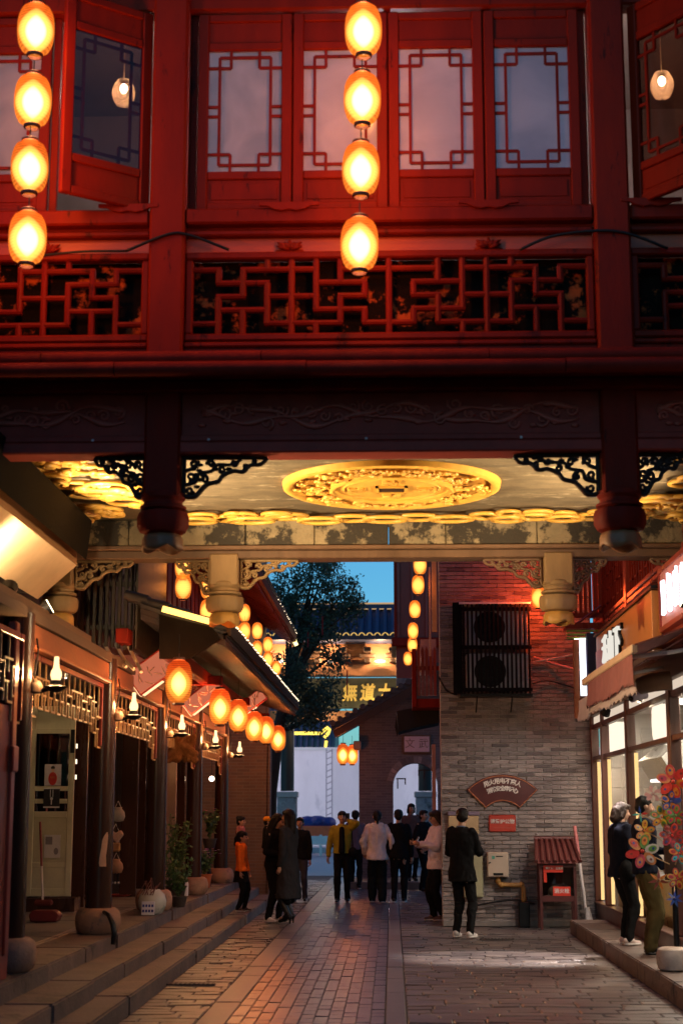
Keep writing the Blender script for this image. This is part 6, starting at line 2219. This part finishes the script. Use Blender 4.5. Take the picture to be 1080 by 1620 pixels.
person('woman in an olive yellow jacket walking with a phone at her ear', (g[0], g[1], 0), 1.68, rad(0), ((-.155, -.02, .50), (.075, -.035, .885)), ((-.05, -.07), (.055, .05)), CL('olive_yellow', (.30, .24, .03)), BLK, (BSH, M('pink_sole', (.5, .3, .3), .5)), 'bun', hem=.535, flare=.01, inner=BLK, bulk=1.1, head=.1, bag=(BLK, (.12, -.06, .55), (.05, .03, .055)))
person('person in a mauve top walking away beside the arch gate pier', (P(562, 1300, 35.5).x, 35.5, 0.0), 1.70, rad(180), DOWN, ((-.05, .05), (.05, -.06)), CL('mauve', (.12, .09, .12)), BLK, (BSH, WSH), 'short')
g = at(597, 1428, 0)
person('woman in a pale pink hooded jacket walking away, seen from behind', (g[0], g[1], 0), 1.69, rad(183), ((-.15, -.03, .53), (.14, -.05, .53)), ((-.05, .03), (.055, -.05)), CL('pale_pink', (.70, .62, .60)), CL('ink', (.012, .016, .018)), (BSH, WSH), 'ponytail', hem=.46, flare=.012, wide=.016, bulk=1.22, hood=True)
g = at(631, 1428, 0)
person('man in black walking away beside the woman in pale pink', (g[0], g[1], 0), 1.71, rad(176), ((-.14, -.02, .49), (.13, .02, .49)), ((-.05, -.05), (.05, .04)), BLK, BLK, (BSH, WSH), 'short', hem=.47, bulk=1.12)
person('woman in a brown coat stepping out of the arch gate', (P(651, 1392, 36.0).x, 36.0, .152), 1.70, rad(15), DOWN, ((-.05, -.05), (.05, .05)), CL('brown', (.10, .055, .05)), BLK, (BSH,), 'bob', hem=.30, flare=.03, bulk=1.1)
person('person in black raising an arm beside the arch gate', (P(670, 1392, 34.5).x, 34.5, .0), 1.70, rad(50), ((-.12, -.05, .52), (.13, -.13, .74)), ((-.05, .0), (.05, .02)), BLK, BLK, (BSH,), 'short', bulk=1.08)
person('woman in a pale lilac sweater half hidden by the brick corner', (.70, 25.25, 0), 1.69, rad(-75), ((-.09, -.19, .69), (.09, -.18, .69)), ((-.05, -.02), (.05, .03)), CL('lilac', (.72, .64, .70)), BLK, (M('brown_trainer', (.12, .06, .05), .5), WSH), 'bob', HAIRB, hem=.46, flare=.012, bulk=1.2, nod=.25)
g = at(732, 1484, 0)
person('man in a black suit and white trainers looking down at his phone', (g[0], g[1], 0), 1.715, rad(152), ((-.055, -.19, .66), (.06, -.17, .67)), ((-.062, .0), (.066, -.02)), BLK, BLK, (WSH, WSH), 'short', hem=.43, flare=.012, bulk=1.12, head=.35, nod=.30, collar=CL('blue_collar', (.10, .14, .22)))
person('shopper in a navy jacket with a shoulder bag facing the lit window', (2.62, 18.6, .172), 1.60, rad(112), ((-.10, -.13, .62), (.10, -.15, .60)), ((-.055, .0), (.055, -.03)), NAVY, BLK, (M('pale_trainer', (.62, .5, .46), .5), WSH), 'bob', HAIRB, hem=.47, flare=.01, bulk=1.2, nod=.2, bag=(BLK, (-.13, .04, .52), (.06, .05, .075)))
person('shopper in olive trousers and a dark top at the shop window', (2.70, 17.45, .172), 1.66, rad(98), ((-.12, -.08, .55), (.10, -.17, .64)), ((-.06, .0), (.06, -.03)), NAVY, CL('olive', (.11, .085, .035)), (BSH, BSH), 'short', hem=.50, bulk=1.1, nod=.15, wide=.008)

def phone(label, who, off, rx=.9):
    root = [o for o in bpy.data.objects if o.get('label', '').startswith(who)][0]
    m = Matrix.Rotation(root.rotation_euler[2], 3, 'Z')
    p = root.location + m @ Vector(off)
    t = thing('phone', label, 'phone', p)
    t.rotation_euler = (rx, 0, root.rotation_euler[2])
    for nm, mesh in (('case', B().box((0, 0, 0), (.072, .009, .148)).mesh('case', BSH, bevel=.004)), ('screen', B().box((0, .0055, 0), (.064, .002, .136)).mesh('screen', EM('phone_screen', (.7, .8, 1), .8)))):
        o = bpy.data.objects.new(nm, mesh)
        COL.objects.link(o)
        o.parent = t
phone('phone held by the man in the black suit', 'man in a black suit', (0, -.335, 1.19), -.5)
phone('phone held by the woman in the lilac sweater', 'woman in a pale lilac', (0, -.335, 1.21), -.5)
phone('phone held to the ear of the woman in olive yellow', 'woman in an olive', (.105, -.03, 1.56), .1)
root = [o for o in bpy.data.objects if o.get('label', '').startswith('small girl')][0]
o = bpy.data.objects.new('white_print', B().box((.085, .085, .70), (.10, .012, .10), rz=.6).mesh('white_print', M('print_cloth', (.6, .58, .58), .8), bevel=.004))
COL.objects.link(o)
o.parent = root
# ------------------------------------------------------------------ small things on the left terrace
PAPW = M('paper_white', (.70, .70, .72), .6, .05)
def flat_poster(px, py, w_, h_, base, label, bits):
    p = P(px, py, 20.47)
    s = 20.47 / 2560
    t = thing('poster', label, 'poster', (p.x, 20.475, p.z - h_ / 2 * s))
    B().bb(p.x - w_ / 2 * s, p.x + w_ / 2 * s, 20.470, 20.476, p.z - h_ / 2 * s, p.z + h_ / 2 * s).build('sheet', base, t)
    for (nm, m, x0, x1, z0, z1, el) in bits:
        if el:
            n = 18
            cx, cz, rx, rz_ = (x0 + x1) / 2, (z0 + z1) / 2, (x1 - x0) / 2, (z1 - z0) / 2
            B().prism([(p.x + (cx + rx * math.cos(2 * PI * k / n)) * w_ * s, 20.466, p.z + (cz + rz_ * math.sin(2 * PI * k / n)) * h_ * s) for k in range(n)], (0, .003, 0)).build(nm, m, t)
        else:
            B().bb(p.x + x0 * w_ * s, p.x + x1 * w_ * s, 20.466, 20.469, p.z + z0 * h_ * s, p.z + z1 * h_ * s).build(nm, m, t)
RDP, BKP, SKP = M('print_red', (.5, .04, .03), .5), M('print_black', (.02, .02, .025), .5), M('print_skin', (.6, .4, .3), .5)
GRP = M('print_grey', (.25, .24, .27), .5)
flat_poster(84, 1226, 27, 34, M('print_lilac', (.50, .47, .52), .5), 'poster of a figure in a red robe taped to the open door', (('red_robe', RDP, -.26, .26, -.48, .14, True), ('yellow_sash', M('print_gold', (.6, .4, .1), .5), -.14, .14, -.16, -.06, False), ('face', SKP, -.09, .09, .12, .30, True), ('black_hat', BKP, -.12, .12, .26, .42, True)))
flat_poster(82, 1262, 26, 32, BKP, 'black poster with a white necklace taped to the open door', (('white_border', PAPW, -.5, .5, -.5, -.43, False), ('white_border', PAPW, -.5, .5, .43, .5, False), ('pendant', PAPW, -.09, .09, -.12, .03, True), ('chain', PAPW, -.10, -.06, .03, .4, False), ('chain', PAPW, .06, .10, .03, .4, False), ('tassel', PAPW, -.03, .03, -.34, -.12, False)))
flat_poster(83, 1339, 26, 36, PAPW, 'white leaflet with two small grey pictures low on the open door', (('picture', GRP, -.42, .0, .08, .42, False), ('picture', GRP, .1, .38, -.36, -.06, True)))
# shop lamp glimpsed inside, one farther along, one added for the shop glow
for i, (px, py, Y, pw) in enumerate(((103, 1067, 18.6, 170), (335, 1232, 29.3, 12), (128, 1075, 23.0, 60))):
    p = P(px, py, Y)
    t = thing('globe_lamp', ('small globe lamp glowing behind the first lattice valance', 'warm lamp glimpsed between the far columns', 'small added lamp glowing inside behind the second column')[i], 'lamp', p)
    B().ball(p, .05, 12, 8).build('globe', EM('globe_warm', (1, .78, .6), 6), t, smooth='all')
    B().tube([p, (p.x, p.y, 3.2)], .006, 5).build('cord', IRON, t)
    lamp('globe_light', p, pw, (1, .70, .38), t, .06)
# broom and dustpan
br = thing('broom', 'red and white handled broom leaning by the open door', 'broom', P(68, 1432, 19.3))
a_, b_ = P(68, 1428, 19.3), P(64, 1300, 19.3)
B().tube([a_, a_.lerp(b_, .45)], .013, 8).build('lower_handle', M('white_stick', (.6, .55, .55), .5), br, smooth=True)
B().tube([a_.lerp(b_, .45), b_], .014, 8).build('upper_handle', M('red_stick', (.2, .025, .025), .5), br, smooth=True)
B().box(a_ + Vector((.01, 0, -.0)), (.22, .09, .07)).build('head', M('red_bristle', (.10, .012, .012), .7, .2, 30, .6, 90), br, bevel=.02)
dp = P(72, 1437, 18.4)
tag(B().prism([(dp.x - .17, 18.4, .425), (dp.x + .13, 18.4, .425), (dp.x + .16, 18.4, .50), (dp.x + .10, 18.4, .55), (dp.x - .15, 18.4, .55), (dp.x - .19, 18.4, .5)], (0, .22, 0)).build('dustpan', M('red_plastic', (.12, .012, .012), .5), None, bevel=.012), 'red plastic dustpan on the terrace by the open door', 'dustpan')
g = at(104, 1423, .425)
tag(B().bb(g[0] - .35, g[0] + .25, g[1] - .5, g[1] + .4, .419, .435).build('door_mat', M('black_mat', (.012, .012, .012), .9, .2, 30, .5, 60), None, bevel=.004), 'black door mat before the open door', 'mat')
g = at(187, 1418, .425)
tag(B().lathe((g[0], g[1], .419), [(.10, 0), (.17, .012), (.2, .035), (.19, .035), (.1, .015)], 20).build('red_plate', M('red_glaze', (.55, .06, .04), .3), None, smooth=True), 'shallow red dish on the terrace floor behind the second column', 'dish')
# black hose over the second column base
hz = [P(165, 1443, 16.55), P(172, 1447, 16.45), P(179, 1462, 16.4), P(181, 1478, 16.4), P(179, 1494, 16.4)]
tag(B().tube(hz, [.02, .024, .028, .028, .024], 8).build('black_hose', M('hose_rubber', (.012, .012, .014), .4), None, smooth='all'), 'black rubber hose hanging over the second column base', 'hose')
# bags and charms hung in the second bay
for i, (px, py, s_, c, lab_) in enumerate(((187, 1288, .10, (.42, .44, .44), 'grey drawstring bag hanging in the second bay, uppermost'), (183, 1324, .085, (.55, .40, .34), 'pink heart shaped bag hanging below the grey bag'), (183, 1340, .07, (.45, .28, .14), 'tan square pouch hanging below the pink bag'), (184, 1370, .10, (.40, .24, .16), 'striped owl charm hanging lowest in the second bay'))):
    p = P(px, py, 21.0)
    t = thing('hanging_bag', lab_, 'bag', (p.x, p.y, p.z - s_), 'trinkets hung in the second bay')
    m = M('bagcloth_%d' % i, c, .8, .2, 14, .3, 60)
    if i == 1:
        B().prism([(p.x - .10, 20.98, p.z + .05), (p.x - .05, 20.98, p.z + .09), (p.x, 20.98, p.z + .05), (p.x + .07, 20.98, p.z + .09), (p.x + .11, 20.98, p.z + .03), (p.x + .02, 20.98, p.z - .09)], (0, .05, 0)).build('pouch', m, t, bevel=.012)
    elif i == 2:
        B().box(p, (.13, .05, .12)).build('pouch', m, t, bevel=.02)
    else:
        B().lathe(p, [(.02, -.1), (.075, -.085), (.095, -.03), (.085, .03), (.05, .07), (.055, .09)], 16).build('pouch', m, t, smooth='all')
    for sx in (-1, 1):
        B().tube([(p.x + sx * .05, 21.0, p.z + .06), (p.x, 21.0, p.z + .17)], .004, 5).build('string', PAPW, t)
    if i == 3:
        for sx in (-.045, 0, .045):
            B().tube([(p.x + sx, 20.95, p.z - .09), (p.x + sx, 20.95, p.z - .2)], .012, 6).build('tassel', M('tassel_dark', (.03, .02, .02), .7), t)
            B().ball((p.x + sx, 20.95, p.z - .21), .018, 8, 6).build('bead', PAPW, t)
tag(B().tube([P(186, 1190, 21.0), P(186, 1392, 21.0)], .005, 5).build('bag_line', IRON), 'thin cord carrying the bags in the second bay', 'cord')
# dried sheaves hanging by the third wall lamp
q = Fig()
rr = random.Random(9)
c = P(286, 1180, 22.3)
for k in range(16):
    q.limb(c + Vector((rr.uniform(-.16, .2), rr.uniform(-.1, .1), .14)), c + Vector((rr.uniform(-.24, .26), rr.uniform(-.1, .1), rr.uniform(-.2, -.05))), .025, .05, 8)
ds = thing('dried_sheaf', 'bunch of dried orange brown leaves hanging by the third wall lamp', 'dried leaves', c - Vector((0, 0, .25)))
o = q.skin('leaves', M('dried_leaf', (.24, .10, .035), .9, .4, 12, .8, 50), ds, .018, 2, .02, 14)
o.location = -ORG[ds.name]
B().tube([c + Vector((0, 0, .1)), c + Vector((0, 0, .55))], .008, 5).build('string', IRON, ds)

def plant(c, h, spread, n, cols, seed, up=.6, ls=(.05, .09)):
    """upright stems with narrow leaves"""
    rr = random.Random(seed)
    st, lf = B(), B()
    ms = [M('plantleaf_%d_%d' % (seed, i), q, .5, .25, 8, 0) for i, q in enumerate(cols)]
    for k in range(max(5, n // 26)):
        a = rr.uniform(0, 6.28)
        tip = Vector((c[0] + spread * rr.uniform(.2, 1) * math.cos(a), c[1] + spread * rr.uniform(.2, 1) * math.sin(a), c[2] + h * rr.uniform(up, 1)))
        mid = Vector(c).lerp(tip, .5) + Vector((0, 0, h * .08))
        st.tube([c, mid, tip], [.008, .006, .003], 5)
        for j in range(26):
            t = rr.uniform(.25, 1.0)
            p = Vector(c).lerp(mid, t * 2) if t < .5 else mid.lerp(tip, t * 2 - 1)
            d = Vector((rr.gauss(0, 1), rr.gauss(0, 1), rr.gauss(.1, .7))).normalized()
            s1 = rr.uniform(*ls)
            e = d.orthogonal().normalized() * s1 * .26
            lf.cur = rr.randrange(len(ms))
            lf.add([p, p + d * s1 * .5 + e, p + d * s1, p + d * s1 * .5 - e], [(0, 1, 2, 3)])
    return st, lf, ms

def potted(name, label, cat, base, pot_r, pot_h, pot_m, h, spread, n, cols, seed, flowers=None, **kw):
    t = thing(name, label, cat, base)
    x, y, z = base
    po = B().lathe(base, [(pot_r * .7, 0), (pot_r * .75, .01), (pot_r, pot_h * .92), (pot_r * 1.08, pot_h * .93), (pot_r * 1.08, pot_h), (pot_r * .9, pot_h), (pot_r * .88, pot_h * .9)], 20).build('pot', pot_m, t, smooth=True)
    st, lf, ms = plant((x, y, z + pot_h * .85), h, spread, n, cols, seed, **kw)
    st.build('stems', M('stem_green', (.06, .09, .03), .6), t)
    o = lf.build('foliage', ms, t)
    o['kind'] = 'stuff'
    if flowers:
        fm, fn = flowers
        fb = B()
        rr = random.Random(seed + 1)
        for k in range(fn):
            p = Vector((x + rr.gauss(0, spread * .55), y + rr.gauss(0, spread * .55), z + pot_h + h * rr.uniform(.55, 1.0)))
            for j in range(5):
                a = j * 1.256 + rr.uniform(0, 1)
                d = Vector((math.cos(a), math.sin(a), .3)).normalized() * .035
                e = Vector((-math.sin(a), math.cos(a), 0)) * .016
                fb.cur = k % len(fm)
                fb.add([p, p + d * .6 + e, p + d, p + d * .6 - e], [(0, 1, 2, 3)])
        o = fb.build('blossoms', fm, t)
        o['kind'] = 'stuff'
    return t
GRN = ((.05, .11, .03), (.08, .15, .04), (.035, .08, .03))
g = at(278, 1424, .42)
potted('potted_bamboo', 'tall feathery green plant in a dark pot between the third and fourth columns', 'plant', (g[0], g[1], .42), .15, .2, M('dark_pot', (.05, .04, .035), .5), 1.05, .33, 520, GRN, 31, up=.45)
g = (P(277, 1430, 21.4).x, 21.4, .42)
potted('leafy_shrub', 'low bushy green plant beside the round white jar', 'plant', (g[0] + .05, g[1], .42), .11, .14, MATS['dark_pot'], .55, .26, 420, GRN, 33, up=.4)
# round white jar with a blue patterned tile
g = (P(241, 1430, 19.85).x, 19.75, .42)
jr = thing('round_jar', 'round white glazed jar before the third column', 'jar', (g[0], g[1] + .1, .42))
B().lathe((g[0], g[1] + .1, .42), [(.09, 0), (.13, .02), (.17, .10), (.175, .16), (.15, .24), (.10, .29), (.095, .30), (.08, .29)], 28).build('body', M('celadon_glaze', (.55, .55, .50), .25, .15, 4, .03, 20, patch=((.32, .38, .34), .55, 2.5)), jr, smooth=True)
b = B()
for k in range(7):
    b.tube([(g[0] + R.uniform(-.04, .04), g[1] + .1, .70), (g[0] + R.uniform(-.12, .12), g[1] + .02, .76 + R.uniform(0, .1)), (g[0] + R.uniform(-.16, .16), g[1] - .06, .66)], .006, 5)
b.build('dry_stems', M('red_stem', (.16, .06, .05), .7), jr)
tl_ = thing('blue_tile', 'small blue and white patterned tile leaning on the round jar', 'tile', (g[0] - .02, g[1] - .1, .42))
B().box((g[0] - .02, g[1] - .10, .505), (.16, .015, .16), rx=-.15).build('tile', M('white_china', (.62, .62, .72), .3, .05), tl_, bevel=.004)
for k in range(8):
    B().box((g[0] - .02 + (k % 4 - 1.5) * .036, g[1] - .112 + (.005 if k > 3 else -.004), .535 if k > 3 else .475), (.024, .008, .03), rx=-.15).build('blue_motif', M('china_blue', (.03, .05, .28), .3), tl_)
# stacked straw hats on a stool
g = at(290, 1402, .42)
ht = thing('hat_stand', 'stool with a white cap and woven straw hats stacked on it', 'hats', (g[0], g[1] + .3, .42))
hx_, hy_ = P(287, 1350, g[1] + .3).x, g[1] + .3
for k in range(4):
    a = k * PI / 2 + .4
    B().tube([(hx_ + .12 * math.cos(a), hy_ + .12 * math.sin(a), .42), (hx_ + .09 * math.cos(a), hy_ + .09 * math.sin(a), .80)], .014, 6).build('leg', BROWNW, ht)
B().lathe((hx_, hy_, .80), [(.15, 0), (.15, .025)], 18).build('seat', BROWNW, ht)
for k in range(3):
    B().lathe((hx_ + .02 * (k - 1), hy_, .83 + k * .045), [(.2, 0), (.205, .012), (.12, .02), (.10, .06), (.06, .075), (.001, .078)], 20).build('straw_hat', M('straw_hat', (.52, .36, .16), .8, .2, 20, .4, 90), ht, smooth=True)
B().lathe((hx_ - .01, hy_, .98), [(.14, 0), (.145, .01), (.11, .03), (.09, .10), (.04, .13), (.001, .135)], 20).build('white_cap', WHITEP, ht, smooth=True)
# white bottles
for k, px in enumerate((286, 293)):
    g = at(px, 1424 - k * 6, .42)
    tag(B().lathe((g[0], g[1], .42), [(.035, 0), (.045, .01), (.05, .18), (.03, .25), (.018, .28), (.018, .33)], 14).build('white_bottle', WHITEP, None, smooth=True), 'white bottle at the terrace edge, %s one' % ('left', 'right')[k], 'bottle', 'white bottles at the terrace edge')
# flower pots near the fourth column
g = at(322, 1391, .42)
potted('flower_pot', 'orange pot with purple and white flowers between the last columns', 'plant', (P(323, 1390, 26.8).x, 26.8, .42), .13, .22, M('terracotta', (.50, .14, .05), .6, .15), .42, .2, 300, GRN, 41, flowers=([M('purple_petal', (.30, .08, .45), .5), M('white_petal', (.7, .6, .7), .5)], 60))
potted('hanging_pot', 'leafy plant with pink blossom hung high behind the fourth column', 'plant', (P(332, 1310, 27.4).x, 27.4, 1.05), .12, .16, MATS['dark_pot'], .5, .2, 300, GRN, 43, flowers=([M('pink_petal', (.65, .12, .3), .5)], 14))
B().tube([(P(332, 1310, 27.4).x, 27.4, .42), (P(332, 1310, 27.4).x, 27.4, 1.05)], .03, 8).build('pot_stand', IRON, bpy.data.objects['hanging_pot'])

# ------------------------------------------------------------------ pinwheel stand at the right edge
pwx = P(1066, 1400, 15.7).x
st_ = thing('pinwheel_stand', 'dark pole stuck full of toy pinwheels at the right edge', 'stand', (pwx, 15.7, .172))
B().tube([(pwx, 15.7, .36), (pwx, 15.7, 2.05)], .028, 10).build('pole', IRON, st_, smooth=True)
B().tube([(pwx, 15.7, 1.0), (pwx, 15.7, 1.95)], .09, 12).build('straw_core', M('dark_straw', (.05, .03, .025), .9, .3, 30, .5, 80), st_, smooth=True)
PC = {'red': (.62, .04, .03), 'orange': (.72, .22, .03), 'yellow': (.75, .45, .05), 'pink': (.75, .38, .34), 'blue': (.03, .06, .30), 'green': (.15, .30, .05), 'teal': (.05, .40, .38), 'maroon': (.25, .04, .02), 'cream': (.75, .62, .5)}
PCM = {k: M('foil_' + k, c, .3, .2, 20, .1, 60, spec=.7) for k, c in PC.items()}
def pinwheel(px, py, Y, rpx, cols, label, n=6, spots=True, ang=0, pointed=False):
    c = P(px, py, Y)
    r = rpx * .85 * Y / 2560
    t = thing('pinwheel', label, 'pinwheel', c, 'toy pinwheels on the stand')
    rr = random.Random(int(px * 7 + py))
    nrm = Vector((rr.uniform(-.35, .1), -1, rr.uniform(-.1, .3))).normalized()
    u = nrm.orthogonal().normalized()
    v = nrm.cross(u)
    for k in range(n):
        a = ang + 2 * PI * k / n
        d = u * math.cos(a) + v * math.sin(a)
        e = u * -math.sin(a) + v * math.cos(a)
        col = cols[k % len(cols)]
        m = 14
        W = r * (.27 if not pointed else .2)
        def oval(cx, ax, ay, off):
            out_ = []
            for j in range(m):
                q_ = 2 * PI * j / m
                w_ = math.sin(q_) * ay
                if pointed:
                    w_ *= max(.05, 1 - (math.cos(q_) + 1) * .48)
                out_.append(c + d * (cx + math.cos(q_) * ax) + e * w_ + nrm * (off + .25 * w_))
            return out_
        po = B().prism(oval(r * .58, r * .42, W, .0), nrm * .006).build('petal', PCM[col], t)
        if spots:
            B().prism(oval(r * .62, r * .25, W * .62, .0075), nrm * .003).build('petal_face', PCM[cols[(k + 1) % len(cols)]], po)
            B().prism(oval(r * .66, r * .08, W * .25, .012), nrm * .003).build('petal_spot', PCM['maroon' if k % 2 else 'blue'], po)
    B().ball(c + nrm * .012, r * .12, 10, 6).build('hub', PCM[cols[0]], t)
    B().tube([c, Vector((pwx, 15.7, min(1.9, max(1.0, c.z - .15))))], .005, 5).build('stick', M('cane', (.5, .35, .2), .7), t)
pinwheel(1015, 1347, 15.2, 32, ('red', 'orange', 'cream', 'green', 'orange', 'red'), 'large six petal pinwheel in red, orange, green and cream before the shoppers', 6, True, .5)
pinwheel(1018, 1314, 15.35, 20, ('orange', 'yellow'), 'orange pinwheel just above the large six petal one', 5)
pinwheel(1032, 1256, 15.4, 16, ('pink', 'cream'), 'pale pink daisy pinwheel, highest on the left of the stand', 9, False)
pinwheel(1064, 1236, 15.5, 32, ('red', 'red', 'orange'), 'bright red flower pinwheel at the top of the stand', 6)
pinwheel(1060, 1268, 15.4, 20, ('blue', 'orange', 'blue'), 'blue and orange pinwheel below the top red one', 5)
pinwheel(1046, 1292, 15.45, 22, ('orange', 'yellow', 'green'), 'orange and green pinwheel in the middle of the stand', 6)
pinwheel(1068, 1290, 15.3, 20, ('green', 'red'), 'green and red pinwheel at the right of the stand', 5)
pinwheel(1062, 1322, 15.4, 24, ('red', 'maroon'), 'dark red pinwheel at mid height of the stand', 7)
pinwheel(1074, 1350, 15.35, 20, ('red', 'teal', 'orange'), 'red, teal and orange pinwheel at the frame edge', 6)
pinwheel(1041, 1393, 15.3, 20, ('maroon', 'orange'), 'brown red leaf pinwheel low on the left of the stand', 7, False, .3, True)
pinwheel(1066, 1422, 15.3, 17, ('blue',), 'shiny blue star pinwheel lowest on the stand', 7, False, .2, True)
pinwheel(1071, 1390, 15.35, 20, ('red', 'yellow'), 'red and yellow pinwheel above the blue star', 6)
pinwheel(1012, 1288, 15.3, 16, ('teal', 'red', 'blue'), 'teal, red and blue dragonfly pinwheel at the shopper\'s shoulder', 4, False, .9, True)
bpy.data.scenes.remove(_tmp)
